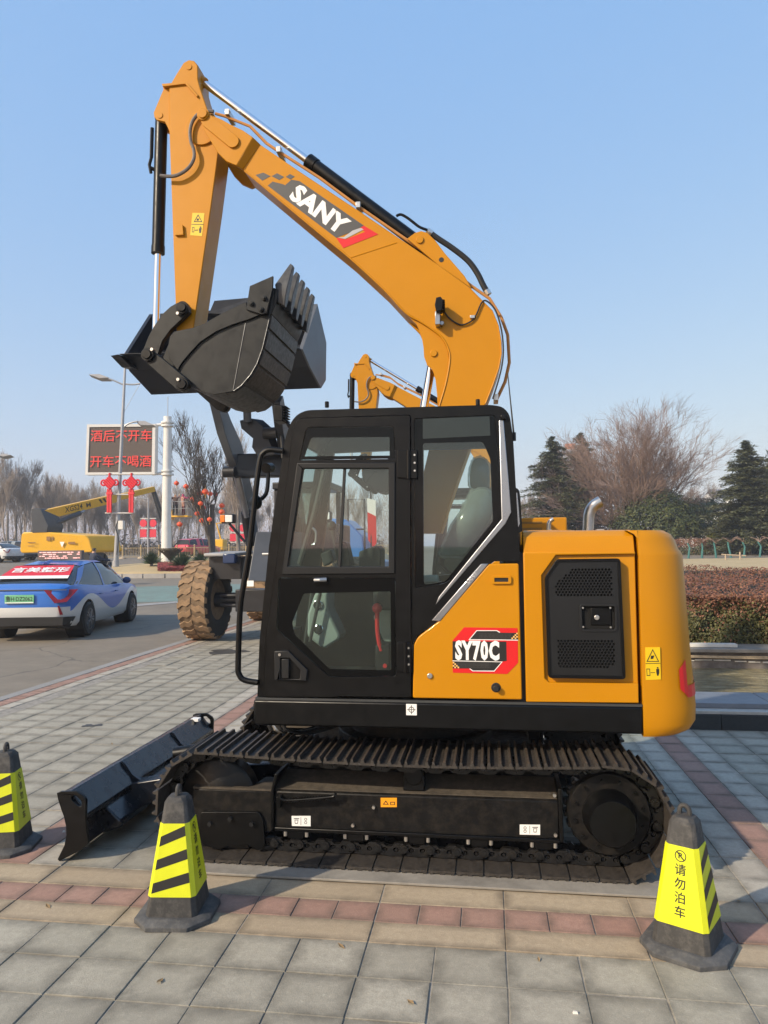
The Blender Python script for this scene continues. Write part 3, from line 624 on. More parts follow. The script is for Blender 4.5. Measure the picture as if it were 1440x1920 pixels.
c = W(*S(B5,[(206,778)])[0],YN-.03); MB().cyl((c.x,YN-.035,c.z),(c.x,YN-.02,c.z),.008,n=12).build('key_lock', BOLT, door)
for q in ([(806,258),(900,258),(900,392),(806,388)], [(806,1152),(872,1154),(872,1294),(806,1290)]):
    hx = XZ(rnd(S(A3,q),3), YN-.02); hg = MB().prism(hx, YN-.026, YN-.008).build('door_hinge', BLK, ex, bevel=.004)
    m_ = W(*S(A3,[((q[0][0]+q[1][0])/2+6,q[0][1])])[0],YN-.03); n_ = W(*S(A3,[((q[0][0]+q[1][0])/2+6,q[2][1])])[0],YN-.03)
    MB().cyl(m_, n_, .011, n=10).build('hinge_barrel', BLK, hg)
    for k in range(3):
        z = hx[0][1]+(hx[len(hx)//2][1]-hx[0][1])*(k+.5)/3*.9; MB().cyl((max(p[0] for p in hx)-.015,YN-.03,z),(max(p[0] for p in hx)-.015,YN-.02,z),.006,n=8).build('hinge_screw', BOLT, hg)
# rear side window, trims
pane(grow(XZ(rw_px,YN),-.002), XZ(rnd(S(A3,[(925,225),(1205,218),(1240,300),(1252,590),(1030,870),(930,885)]),6),YN), 'side_pane', cab, YN+.006)
MB().prism(XZ(S(A3,[(925,112),(1236,100),(1240,190),(925,205)]),YN), YN+.004, YN+.006).build('pane_band', mat('tinted_band',(.02,.027,.026),.2), cab)
t1 = S(A3,[(1279,118),(1302,118),(1338,548),(1310,602),(985,978),(1000,940),(1292,580)])
MB().pw(t1, YN-.006, YN+.01).build('silver_trim', SILV, cab, bevel=.004)
t2 = S(A3,[(1197,787),(1232,787),(1005,1056),(966,1052)])
tr = MB().pw(t2, YN-.016, YN+.004).build('name_trim', SILV, ex, bevel=.004)
p0 = W(*S(A3,[(1128,890)])[0],YN-.017); p1 = W(*S(A3,[(1190,815)])[0],YN-.017); ux = (p1-p0).normalized(); uy = Vector((-ux.z,0,ux.x))
text('SANY', (p0+p1)/2+Vector((-.006,0,0)), ux, uy, .032, .02, 1.0, .3, .0006).build('trim_lettering', LGREY, tr, smooth=0)
c = W(*S(A3,[(1300,104)])[0],YN-.01); MB().cyl((c.x,YN-.02,c.z),(c.x,YN+.01,c.z),.016,n=14).build('roof_bolt', BLK, cab, bevel=.004)
for p in ((613,761),(896,757)):
    c = W(p[0],p[1],4.12); MB().cyl((c.x,4.12,c.z-.01),(c.x,4.12,c.z+.025),.012,n=10).build('roof_stud', BLK, cab, bevel=.003)
a = W(963,811,4.5); b = W(952,700,4.5); MB().tube([a,(a+b)/2,b],[.006,.004,.003],6).cyl(a-Vector((0,0,.05)),a,.014,n=8).build('antenna', RUB, ex)
# grab rail, mirror, roof work light
gp = S(A3,[(276,262),(215,256),(185,268),(168,300),(150,430),(120,700),(92,880),(75,1000),(66,1250),(70,1300),(95,1328),(158,1340)])
MB().tube(bez([W(x,y,YN-.02) for x,y in gp],4), .0165, 10).build('grab_rail', BLK, ex)
c = W(480,942,YN+.02); mi = MB().ball(c, .042, sc=(.85,1,1)).build('mirror', BLK, ex)
MB().tube(bez([c, c+Vector((.05,.03,.05)), c+Vector((.055,.06,.16)), c+Vector((.045,.08,.20))],5), .012, 8).cyl(c+Vector((.045,.05,.20)),c+Vector((.05,.12,.21)),.03,n=12).build('mirror_arm', BLK, mi)
c = W(531,778,4.25); wl_ = MB().box(c.x-.045,c.x+.01,4.2,4.31,c.z-.045,c.z+.05)
for k in range(6): wl_.box(c.x+.01,c.x+.03,4.205,4.305,c.z-.04+k*.016,c.z-.033+k*.016)
wl_.tube([c+Vector((.02,0,-.04)),c+Vector((.05,0,-.09))],.012,8); wl_.build('cab_light', BLK, ex, bevel=.005)
c = W(492,1039,YN+.02); MB().cyl(c,c+Vector((.05,0,0)),.008,n=8).build('door_stop', BOLT, ex)

# ---- cab interior
seat = MB()
hr = XZ(rnd(S(B9,[(612,640),(640,520),(700,498),(760,515),(800,590),(800,800),(640,815),(612,760)]),8), 4.40)
seat.prism(hr, 4.36, 4.62)
bk_ = XZ(rnd(S(B9,[(330,1430),(420,1200),(560,960),(640,815),(780,800),(830,900),(820,1060),(700,1250),(560,1430)]),10), 4.34)
seat.prism(bk_, 4.25, 4.72)
st_ = seat.build('seat', mat('seat_fabric',(.11,.125,.125),.75,var=.3,scale=8,bump=.3,bscale=30), ex, bevel=.03, seg=3)
wr = MB(); rg = []
random.seed(3)
o_ = grow(bk_, .012); 
for j in range(9):
    y = 4.235+j*.062; rg.append([(x+random.uniform(-.008,.008), y, z+random.uniform(-.008,.008)) for x, z in o_])
wr.loft(rg); wr.build('plastic_cover', CLEAR, st_, smooth=180)
wr = MB(); o_ = grow(hr,.01); wr.loft([[(x+random.uniform(-.006,.006), 4.35+j*.056, z+random.uniform(-.006,.006)) for x, z in o_] for j in range(6)]); wr.build('plastic_cover', CLEAR, st_, smooth=180)
MB().prism(XZ(S(A3,[(700,880),(1010,880),(1010,1000),(700,1000)]),4.35), 4.28, 4.72).build('seat_cushion', INTD, ex, bevel=.03)
MB().prism(XZ(S(A3,[(930,838),(1000,838),(1003,872),(930,875)]),4.3), 4.2, 4.3).build('arm_rest', INTG, ex, bevel=.01)
con = MB().prism(XZ(rnd(S(B5,[(465,420),(530,230),(640,225),(640,380),(745,600),(735,640),(600,725),(460,610)]),6),4.55), 4.50, 4.72).build('side_console', INTG, ex, bevel=.015)
for q in ((540,342),(548,556)):
    c = W(*S(B5,[q])[0],4.5)
    MB().lathe([(.026,-.006),(.030,-.012),(.026,-.014),(.022,-.006)], (c.x,4.5,c.z), 'y', 20).build('vent_ring', CHROME, con)
    MB().cyl((c.x,4.49,c.z),(c.x,4.52,c.z),.0225,n=18).build('vent_core', INTD, con, bevel=.003)
lv = MB().tube(bez([W(*S(B5,[q])[0],4.25) for q in [(1055,380),(1055,480),(1060,590),(1075,690),(1090,745)]],5), .013, 8); c = W(*S(B5,[(1055,374)])[0],4.25); lv.ball(c,.03)
lv.build('safety_lever', REDP, ex)
MB().prism(XZ(S(B5,[(1050,680),(1176,680),(1180,930),(1050,930)]),4.3), 4.24, 4.6).build('lever_box', PLAS, ex, bevel=.01)
MB().prism(XZ(S(B5,[(1090,345),(1180,345),(1180,690),(1110,660),(1020,450)]),4.4), 4.4, 4.5).build('seat_base', INTG, ex, bevel=.01)
c = W(*S(B5,[(1124,875)])[0],4.235); MB().cyl((c.x,4.225,c.z),(c.x,4.245,c.z),.012,n=12).build('release_knob', REDP, ex)
# travel levers, joysticks, steering gear, monitor
for (a, b, y) in (((470,880),(380,1090),4.45),((420,900),(350,1150),4.6)):
    p = W(*S(A3,[(a[0],a[1]-60)])[0],y); q = W(*S(A3,[(b[0]+20,b[1]+60)])[0],y); MB().tube([p,(p+q)/2,q],.011,8).ball(p,.022).build('travel_lever', INTD, ex)
p = W(*S(A3,[(500,610)])[0],4.5); q = W(*S(A3,[(560,900)])[0],4.5); MB().tube([p,(p+q)/2,q],.012,8).ball(p,.03).build('joystick', INTD, ex)
MB().prism(XZ(rnd(S(A3,[(515,690),(575,685),(600,800),(540,806)]),4),4.42), 4.38, 4.5).build('joystick_console', PLAS, ex, bevel=.01)
MB().prism(XZ(rnd(S(A3,[(455,740),(500,720),(520,770),(470,800)]),3),4.5), 4.46, 4.56).build('monitor', INTD, ex, bevel=.008)
p = [W(*S(A3,[q])[0],4.8) for q in [(352,790),(420,560),(470,350)]]; MB().tube(p,.02,8).build('inner_post', INTD, ex)
p = [W(*S(A3,[q])[0],4.7) for q in [(412,620),(428,640),(425,690),(408,700)]]; MB().tube(bez(p,4),.008,8).build('inner_handle', SILV, ex)
MB().prism(XZ(S(A3,[(640,730),(720,700),(740,720),(740,810),(640,810)]),4.7), 4.6, 4.8).build('control_box', INTD, ex, bevel=.01)
# ---- undercarriage
DUST = mat('dust_caked_paint', (.05,.04,.029), .8, var=.4, scale=9, dirt=(.13,.105,.075), dirtamt=.55, bump=.3, bscale=90)
TY0, TY1 = 3.91, 4.36                      # near shoes
Rs = .285                                  # radius to the shoe plate
xl = W(293,1520,3.95).x; xr = W(1264,1530,3.95).x
xi, xs, zc_ = xl+Rs+.02, xr-Rs-.02, .315
def track_path(n=400):
    pts = []
    zl = zc_-Rs
    def arc(cx, a0, a1, k): return [(cx+Rs*math.cos(a0+(a1-a0)*i/k), zc_+Rs*math.sin(a0+(a1-a0)*i/k)) for i in range(k)]
    pts += [(xs+(xi-xs)*i/60, zl) for i in range(60)]
    pts += arc(xi, -math.pi/2, -math.pi*1.5, 40)
    pts += [(xi+(xs-xi)*i/60, zc_+Rs-.028*math.sin(math.pi*i/60)-.012*i/60) for i in range(60)]
    b = arc(xs, math.pi/2, -math.pi/2, 40); pts += [(x, z-.012*(1-i/40)) for i, (x, z) in enumerate(b)]
    return pts
TP = track_path(); TP.append(TP[0]); acc = [0]
for a, b in zip(TP, TP[1:]): acc.append(acc[-1]+math.hypot(b[0]-a[0], b[1]-a[1]))
NSH = round(acc[-1]/.146); PT = acc[-1]/NSH
def at_path(u):
    u %= acc[-1]; lo, hi = 0, len(acc)-1
    while hi-lo > 1:
        m = (lo+hi)//2
        if acc[m] <= u: lo = m
        else: hi = m
    t = (u-acc[lo])/max(1e-9, acc[hi]-acc[lo]); a, b = TP[lo], TP[hi]
    return a[0]+(b[0]-a[0])*t, a[1]+(b[1]-a[1])*t
w = (TY1-TY0)/2; h = PT/2
sm = MB()
prof = [(-h+.004,-.006),(-h+.004,.004),(-h+.006,.006),(-h+.010,.026),(-h+.019,.026),(-h+.025,.006),(-.012,.006),(-.006,.024),(.006,.024),(.012,.006),(h-.030,.006),(h-.024,.026),(h-.015,.026),(h-.009,.006),(h-.004,.004),(h-.004,-.006)]
sm.prism([(x,z) for x,z in prof], -w, w)
me_sh = sm.mesh('track_shoe', (0,0,0), 30); me_sh.materials.append(SHOE); me_sh.materials.append(GROUS)
for p in me_sh.polygons:
    if p.center.z > .022: p.material_index = 1
lk = MB()
def link_at(u, yc, lk, sgn):
    x, z = at_path(u); x2, z2 = at_path(u+.01); t = Vector((x2-x, z2-z)).normalized(); nrm = Vector((-t.y, t.x))
    # outward normal: away from the loop's middle
    mid = Vector(((xi+xs)/2, zc_)); 
    if nrm.dot(Vector((x, z))-Vector((min(max(x, xi), xs), zc_))) < 0: nrm = -nrm
    if 1:
        y0 = yc+sgn*.062
        P = lambda a, b: (x+t.x*a-nrm.x*b, z+t.y*a-nrm.y*b)
        poly = [P(-h-.02,.018),(P(-h-.022,.06)),P(-h+.002,.078),P(-.03,.078),P(-.012,.06),P(.02,.06),P(.035,.074),P(h+.004,.07),P(h+.01,.02),P(.0,.008)]
        ho = []
        for a in (-h*.45, h*.4):
            ho.append([P(a+.0155*math.cos(q_), .044+.0125*math.sin(q_)) for q_ in [2*math.pi*k_/8 for k_ in range(8)]])
        if sgn < 0: lk.plate(poly, ho, y0-.016, y0+.014)
        else: lk.prism(poly, y0-.014, y0+.014)
        for a in (-h*.45, h*.4):
            q = P(a,.040); lk.cyl((q[0],y0-.008,q[1]),(q[0],y0+.012,q[1]),.0085,n=8)
        q = P(-h-.004,.052); lk.cyl((q[0],y0-.028,q[1]),(q[0],y0+.02,q[1]),.023,n=12).cyl((q[0],y0-.031,q[1]),(q[0],y0-.02,q[1]),.012,n=8)
for side in (0, 1):
    yc0 = (TY0+TY1)/2+side*1.45; ych = 4.135+side*1.45+(.0 if side == 0 else 0)
    tr_ = None
    for sgn in (-1, 1):
        lk = MB()
        for k in range(NSH): link_at(k*PT, ych, lk, sgn)
        tr_ = lk.build('crawler_track' if sgn < 0 else 'link_chain', TRACK, ex if sgn < 0 else tr_) if sgn < 0 else (lk.build('link_chain', TRACK, tr_), tr_)[1]
    for k in range(NSH):
        u = k*PT; x, z = at_path(u); x2, z2 = at_path(u+.01); t = Vector((x2-x, z2-z)).normalized(); nrm = Vector((-t.y, t.x))
        if nrm.dot(Vector((x, z))-Vector((min(max(x, xi), xs), zc_))) < 0: nrm = -nrm
        M = Matrix(((t.x, 0, nrm.x, x-EXB[0]), (0, 1, 0, yc0-EXB[1]), (t.y, 0, nrm.y, z-EXB[2]), (0, 0, 0, 1)))
        inst(me_sh, 'track_shoe', tr_, M)
    dy = side*1.45; s = 1 if side == 0 else -1
    def yy(a, b):      # near-side depths mirrored for the far track
        a, b = (a, b) if side == 0 else (2*(4.135+dy)-(a+dy), 2*(4.135+dy)-(b+dy)); return (min(a,b), max(a,b))
    y0, y1 = yy(4.045, 4.30)
    # idler and sprocket
    zi = zc_
    y0_, y1_ = yy(4.06, 4.21)
    MB().lathe([(.02,y0_),(.11,y0_),(.13,y0_+.015),(.195,y0_+.015),(.215,y0_+.03),(.215,y1_-.03),(.195,y1_-.015),(.02,y1_)], (xi,0,zi), 'y', 36).build('idler', BLK, ex, smooth=40)
    tm = []
    for k in range(23):
        a = 2*math.pi*k/23
        for da, rr in ((-.13,.185),(-.06,.225),(.06,.225),(.13,.185)): tm.append((xs+rr*math.cos(a+da*.9), zi+rr*math.sin(a+da*.9)))
    spk = MB().prism(tm, *yy(4.10,4.17)).build('sprocket', TRACK, ex, bevel=.004)
    o0, o1 = yy(4.03, 4.10); on = min(o0,o1) if side == 0 else max(o0,o1); sg = 1 if side == 0 else -1
    MB().lathe([(.02,on),(.205,on),(.212,on+sg*.01),(.212,on+sg*.06),(.02,on+sg*.07)], (xs,0,zi), 'y', 40).build('final_drive_hub', BLKD, spk, smooth=40)
    MB().lathe([(.01,on-sg*.13),(.112,on-sg*.13),(.118,on-sg*.12),(.120,on-sg*.05),(.135,on-sg*.02),(.137,on),(.02,on)], (xs,0,zi-.004), 'y', 36).build('drive_cover', BLK, spk, smooth=40)
    for k in range(12):
        a = 2*math.pi*k/12+.2; x_ = xs+.175*math.cos(a); z_ = zi+.175*math.sin(a)
        MB().cyl((x_,on-sg*.012,z_),(x_,on+sg*.01,z_),.0085,n=6).build('hub_bolt', BLK, spk)
    # track frame beam
    t0 = W(515,1487,4.045); t1 = W(1047,1500,4.045); b0 = W(515,1551,4.045)
    bx0, bx1 = t0.x, t1.x; bt, bb = (t0.z+t1.z)/2, b0.z
    prof = [(0,bb),(0,bt),(.012,bt+.006),(.20,bt+.06),(.26,bt+.06),(.26,bb)]
    mb = MB().prismx([((4.045+dy+q) if side == 0 else (4.135+dy)*2-(4.045+dy+q), z) for q, z in prof], bx0, bx1); bm_ = mb.build('track_frame', BLKD, ex, bevel=.006)
    MB().prismx([((4.045+dy+q) if side == 0 else (4.135+dy)*2-(4.045+dy+q), z) for q, z in ((.014,bt+.0085),(.199,bt+.062),(.199,bt+.067),(.014,bt+.0135))], bx0+.004, bx1-.004).build('frame_top_cover', DUST, bm_)
    q0, q1 = yy(4.035, 4.31); MB().box(bx1, bx1+.022, q0, q1, bb-.01, bt+.07).build('frame_end_plate', BLK, bm_, bevel=.004)
    q0, q1 = yy(4.033, 4.06); MB().box(bx0+.002, bx1, q0, q1, bb-.018, bb+.004).build('lower_rail', BLK, bm_, bevel=.004)
    # idler yoke block
    e0 = W(362,1481,4.045).x; e1 = W(510,1481,4.045).x; q0, q1 = yy(4.04, 4.07)
    zt_ = W(430,1481,4.045).z; MB().box(e0, e1, q0, q1, zt_-.22, zt_).build('idler_guard', BLKD, bm_, bevel=.005)
    q0, q1 = yy(4.04, 4.26); MB().prismz([(e0,q0),(e1-.0,q0),(e1,q1),(e1-.10,q1),(e1-.13,q0+.06),(e0+.1,q0+.06),(e0,q0+.05)], zt_, zt_+.012).build('guard_cover', DUST, bm_, bevel=.003)
    MB().prism([(e1-.002,zt_-.20),(e1+.014,zt_-.20),(e1+.014,zt_+.02),(e1+.04,zt_+.10),(e1+.02,zt_+.10),(e1-.002,zt_+.01)], *yy(4.03,4.28)).build('yoke_rib', BLK, bm_, bevel=.003)
    if side == 0:
        gp_ = XZ(rnd(S(B1,[(290,545),(620,545),(642,590),(655,740),(610,765),(560,730),(440,735),(400,760),(300,730),(282,660)]),6), 4.03)
        g_ = MB().prism(gp_, 4.022, 4.04).build('guard_plate', BLK, bm_, bevel=.003)
        for p in ((342,612),(455,584),(577,614)):
            c = W(*S(B1,[p])[0],4.02); MB().cyl((c.x,4.005,c.z),(c.x,4.03,c.z),.013,n=6).build('guard_bolt', PLAS, g_)
        pts = S(B1,[(735,478),(750,480),(1030,462),(1050,455),(1050,490),(1035,505)])
        stp = MB().tube(bez([W(*S(B1,[q])[0],4.0) for q in [(738,452),(742,474),(800,482),(1000,466),(1040,458),(1046,440)]],4), .009, 8)
        for k in range(16):
            c = W(*S(B1,[(765+k*16,484-k*1.0)])[0],4.0); stp.box(c.x-.004,c.x+.004,3.992,4.03,c.z-.012,c.z+.006)
        stp.box(W(*S(B1,[(725,470)])[0],4.03).x, W(*S(B1,[(745,470)])[0],4.03).x, 3.995, 4.046, W(*S(B1,[(735,515)])[0],4.03).z, W(*S(B1,[(735,450)])[0],4.03).z)
        stp.build('step', BLK, bm_, bevel=.002)
        for pts, pr in (([(800,570),(907,570),(907,628),(802,626)], B1), ([(603,530),(701,531),(701,580),(603,578)], B2)):
            tg = MB().pw(S(pr,pts), 4.0425, 4.046).build('grease_sticker', WHT, bm_)
            X0, Y0_ = pts[0]; wd, ht = pts[1][0]-X0, pts[2][1]-Y0_; m2 = MB(); y_ = 4.0425
            m2.pw(S(pr,[(X0+wd*.48,Y0_+ht*.12),(X0+wd*.5,Y0_+ht*.12),(X0+wd*.5,Y0_+ht*.88),(X0+wd*.48,Y0_+ht*.88)]), 4.0418, 4.0426)
            ring_ = lambda cx, cy, r: S(pr,[(X0+wd*cx+r*wd*math.cos(a), Y0_+ht*cy+r*wd*math.sin(a)) for a in (2*math.pi*k/10 for k in range(10))])
            for cy in (.32,.64): m2.plate(XZ(ring_(.74 if pr is B1 else .26,cy,.075),y_),[XZ(ring_(.74 if pr is B1 else .26,cy,.05),y_)],4.0418,4.0426)
            u0 = .12 if pr is B1 else .62
            m2.pw(S(pr,[(X0+wd*u0,Y0_+ht*.22),(X0+wd*(u0+.28),Y0_+ht*.22),(X0+wd*(u0+.28),Y0_+ht*.30),(X0+wd*u0,Y0_+ht*.30)]),4.0418,4.0426)
            m2.plate(XZ(S(pr,[(X0+wd*(u0+.04),Y0_+ht*.36),(X0+wd*(u0+.24),Y0_+ht*.36),(X0+wd*(u0+.2),Y0_+ht*.75),(X0+wd*(u0+.06),Y0_+ht*.75)]),y_),[XZ(S(pr,[(X0+wd*(u0+.07),Y0_+ht*.42),(X0+wd*(u0+.21),Y0_+ht*.42),(X0+wd*(u0+.18),Y0_+ht*.69),(X0+wd*(u0+.08),Y0_+ht*.69)]),y_)],4.0418,4.0426)
            m2.build('sticker_print', GREYD, tg)
        tg = MB().pw(S(B1,[(1301,468),(1392,468),(1392,520),(1302,520)]), 4.0425, 4.046).build('orange_sticker', STICKO, bm_)
        MB().plate(XZ(S(B1,[(1330,482),(1347,506),(1313,506)]),4.0425),[XZ(S(B1,[(1330,489),(1340,503),(1320,503)]),4.0425)],4.0418,4.0426).plate(XZ(S(B1,[(1355,490),(1382,490),(1382,508),(1355,508)]),4.0425),[XZ(S(B1,[(1359,494),(1378,494),(1378,505),(1359,505)]),4.0425)],4.0418,4.0426).build('sticker_print', INK, tg)
        for p, pr in (((1262,520),B1),((1145,622),B1),((775,580),B2),((770,388),B2)):
            c = W(*S(pr,[p])[0],4.04); MB().cyl((c.x,4.03,c.z),(c.x,4.05,c.z),.009,n=8).build('beam_bolt', BOLT, bm_)
    # rollers with brackets
    for k in range(5):
        rx = bx0+.02+(bx1-bx0)*(k+.12)/4.6+.06; q0, q1 = yy(4.06, 4.24)
        MB().lathe([(.02,q0),(.055,q0),(.055,q0+.05),(.04,q0+.06),(.04,q1-.06),(.055,q1-.05),(.055,q1),(.02,q1)], (rx,0,.155), 'y', 20).build('track_roller', BLK, ex, smooth=40)
        q0, q1 = yy(4.04, 4.062); br = MB().box(rx-.045,rx+.045,q0,q1,.115,bb).build('roller_bracket', BLK, bm_, bevel=.004)
        for e in (-.06,.06): MB().cyl((rx+e,(q0+q1)/2,bb-.045),(rx+e,(q0+q1)/2,bb-.015),.011,n=8).build('roller_bolt', BOLT, br)
    c = W(777,1452,4.12); q0, q1 = yy(4.07,4.13); MB().box(c.x-.058,c.x+.058,q0,q1,bt+.02,c.z+.01).cyl((c.x,q0-.01,c.z+.01),(c.x,q1+.06,c.z+.01),.052,n=20).build('carrier_roller', BLK, ex, bevel=.006)
    # cross members
MB().box(xi+.35, xs-.35, 4.30, 5.50, .26, .46).build('car_body', BLKD, ex, bevel=.02)

# ---- dozer blade
bl0, bl1 = 3.87, 5.80
endp = S(A5,[(95,385),(110,379),(170,378),(200,398),(208,415),(206,470),(208,520),(217,580),(190,605),(150,625),(105,648),(98,640),(125,585),(132,545),(130,510),(122,475),(112,448),(100,410)])
slot = rnd(S(A5,[(150,398),(166,392),(190,415),(192,436),(180,438),(152,412)]),4)
bdp = XZ(endp, bl0)

X = lambda p: XZ(S(A5,[p]), bl0)[0]
front = [X((112,395)),X((122,430)),X((138,475)),X((143,512)),X((140,550)),X((132,590)),X((112,640))]
back = [X((200,592)),X((190,560)),X((182,520)),X((174,470)),X((140,420)),X((118,394))]
blade = MB().prism(front+back, bl0+.018, bl1-.018).build('dozer_blade', NAVY, ex, bevel=.006)
MB().plate(bdp, [XZ(slot,bl0)], bl0, bl0+.02).build('blade_end_plate', BLK, blade, bevel=.002); MB().plate(bdp, [XZ(slot,bl0)], bl1-.02, bl1).build('blade_end_plate', BLK, blade, bevel=.002)
MB().prism([X((97,393)),X((112,384)),X((142,381)),X((207,470)),X((206,484)),X((184,512)),X((150,470)),X((118,425))], bl0+.019, bl1-.019).build('blade_top_box', NAVY, blade, bevel=.004)
for y in (4.46, 5.20):
    px = lambda x, z: (x, z)
    a = X((200,470)); 
    MB().prism([(a[0]-.085,a[1]+.125),(a[0]-.06,a[1]+.115),(a[0]-.01,a[1]+.045),(a[0]+.06,a[1]+.0),(a[0]+.16,a[1]-.03),(a[0]+.36,a[1]-.03),(a[0]+.36,a[1]-.06),(a[0]+.02,a[1]-.12)], y-.011, y+.011).build('blade_rib', NAVY, blade)
    MB().loft([[(a[0]-.02,y-.06+dy_,.10+dz) for dy_,dz in ((0,0),(.12,0),(.12,.16),(0,.16))],[(-1.5,4.52+(y-4.46)*.9-.05+dy_,.26+dz) for dy_,dz in ((0,0),(.1,0),(.1,.12),(0,.12))],[(-.95,4.55+(y-4.46)*.9-.05+dy_,.30+dz) for dy_,dz in ((0,0),(.1,0),(.1,.12),(0,.12))]]).build('push_arm', NAVY, blade, bevel=.01)
a = X((190,520)); MB().prism([(a[0]-.02,.06),(a[0]+.10,.10),(a[0]+.10,.14),(a[0]-.02,.24)], bl0+.25, bl1-.25).build('blade_beam', NAVY, blade, bevel=.01)
c = W(*S(A5,[(645,88)])[0], 5.7); MB().box(c.x-.03,c.x+.03,5.6,5.66,c.z-.02,c.z-.0).build('blade_sticker', WHT, blade)
MB().cyl((-2.12,4.83,.33),(-1.55,4.85,.42),.045,n=14).cyl((-1.55,4.85,.42),(-1.2,4.86,.47),.028,n=12).build('blade_cylinder', BLK, ex)
# hose bundle seen under the house front
for k in range(4):
    a = W(505+k*9,1362,4.35); MB().tube(bez([a+Vector((.1,.2,.1)), a+Vector((.0,0,.0)), a+Vector((.12,.1,-.06)), a+Vector((.32,.25,-.03))],5), .013, 8).build('swivel_hose', BOLT if k == 1 else RUB, ex)
# ================================================================== the setting
def hgt(x, y):
    r = math.hypot(x, y); t = max(0, min(r, 75)-18); return .018*t*t/(t+6)*1.06 if t > 0 else 0
def nodes(name):
    m = bpy.data.materials.new(name); m.use_nodes = True; MATS[name] = m
    return m, m.node_tree.nodes, m.node_tree.links, m.node_tree.nodes['Principled BSDF']
def noise(n, l, vec, scale, detail=6, rough=.6):
    z = n.new('ShaderNodeTexNoise'); z.inputs['Scale'].default_value = scale; z.inputs['Detail'].default_value = detail; z.inputs['Roughness'].default_value = rough
    l.new(vec, z.inputs['Vector']); return z.outputs['Fac']
def ramp(n, l, fac, stops):
    r = n.new('ShaderNodeValToRGB'); e = r.color_ramp.elements
    while len(e) < len(stops): e.new(.5)
    for k, (p, c) in enumerate(stops): e[k].position = p; e[k].color = list(c)+[1]
    l.new(fac, r.inputs['Fac']); return r.outputs['Color']
def mrange(n, l, v, a, b, c=0, d=1):
    m = n.new('ShaderNodeMapRange'); 
    for k, x in zip(('From Min','From Max','To Min','To Max'), (a,b,c,d)): m.inputs[k].default_value = x
    l.new(v, m.inputs['Value']); return m.outputs[0]
def mixc(n, l, f, a, b, mode='MIX'):
    m = n.new('ShaderNodeMix'); m.data_type = 'RGBA'; m.blend_type = mode
    for s_, v in (('Factor', f), ('A', a), ('B', b)):
        if isinstance(v, (int, float)): m.inputs[s_].default_value = v
        elif isinstance(v, (tuple, list)): m.inputs[s_].default_value = list(v)+[1]
        else: l.new(v, m.inputs[s_])
    return m.outputs['Result']
def bumpn(n, l, b, hgt_, st, dist=.004):
    q = n.new('ShaderNodeBump'); q.inputs['Strength'].default_value = st; q.inputs['Distance'].default_value = dist; l.new(hgt_, q.inputs['Height']); l.new(q.outputs[0], b.inputs['Normal'])

def tile_mat(name, c0, c1, dirt):
    m, n, l, b = nodes(name)
    geo = n.new('ShaderNodeNewGeometry'); oi = n.new('ShaderNodeObjectInfo'); at = n.new('ShaderNodeAttribute'); at.attribute_name = 'rnd'; ed = n.new('ShaderNodeAttribute'); ed.attribute_name = 'edge'
    add = n.new('ShaderNodeMath'); add.operation = 'ADD'; l.new(oi.outputs['Random'], add.inputs[0]); l.new(at.outputs['Fac'], add.inputs[1])
    fr = n.new('ShaderNodeMath'); fr.operation = 'FRACT'; l.new(add.outputs[0], fr.inputs[0])
    base = ramp(n, l, fr.outputs[0], [(0, c0), (1, c1)])
    P = geo.outputs['Position']
    fine = noise(n, l, P, 170, 4, .7); col = mixc(n, l, mrange(n, l, fine, .3, .7, 0, .42), base, [c*.62 for c in c0])
    sp = noise(n, l, P, 420, 2, .5); col = mixc(n, l, mrange(n, l, sp, .62, .74, 0, .35), col, [min(1, c*1.7) for c in c1])
    mot = noise(n, l, P, 28, 7, .78); col = mixc(n, l, mrange(n, l, mot, .42, .66, 0, .5), col, [c*.66 for c in c0]); mo2 = noise(n, l, P, 45, 5, .7); col = mixc(n, l, mrange(n, l, mo2, .56, .72, 0, .4), col, [min(1, c*1.22) for c in c1])
    big = noise(n, l, P, 1.1, 5, .65); col = mixc(n, l, mrange(n, l, big, .42, .68, 0, .42), col, dirt)
    md = noise(n, l, P, 6.5, 6, .7)
    ef = n.new('ShaderNodeMath'); ef.operation = 'MULTIPLY'; l.new(ed.outputs['Fac'], ef.inputs[0]); l.new(mrange(n, l, md, .3, .62, .1, 1.15), ef.inputs[1])
    col = mixc(n, l, mrange(n, l, ef.outputs[0], 0, 1, 0, .8), col, [c*.55 for c in dirt])
    st = noise(n, l, P, 3.1, 8, .8); col = mixc(n, l, mrange(n, l, st, .6, .78, 0, .35), col, (.06, .055, .048))
    l.new(col, b.inputs['Base Color']); b.inputs['Roughness'].default_value = .82; b.inputs['Specular IOR Level'].default_value = .3
    bumpn(n, l, b, fine, .6, .003); return m
T_GREY = tile_mat('grey_tile', (.335, .31, .25), (.455, .42, .34), (.25, .23, .185))
T_BEIGE = tile_mat('beige_tile', (.40, .315, .215), (.49, .40, .28), (.30, .24, .17))
T_RED = tile_mat('red_tile', (.335, .195, .15), (.42, .26, .205), (.28, .195, .152))
T_PALE = tile_mat('pale_tile', (.42, .38, .315), (.49, .45, .375), (.31, .28, .23))
GX, GY = .297, .262          # tile module
X0G = .048; YB = [3.255, 3.435, 3.617, 3.825]
PERX = 14*GX; PERY = 40.
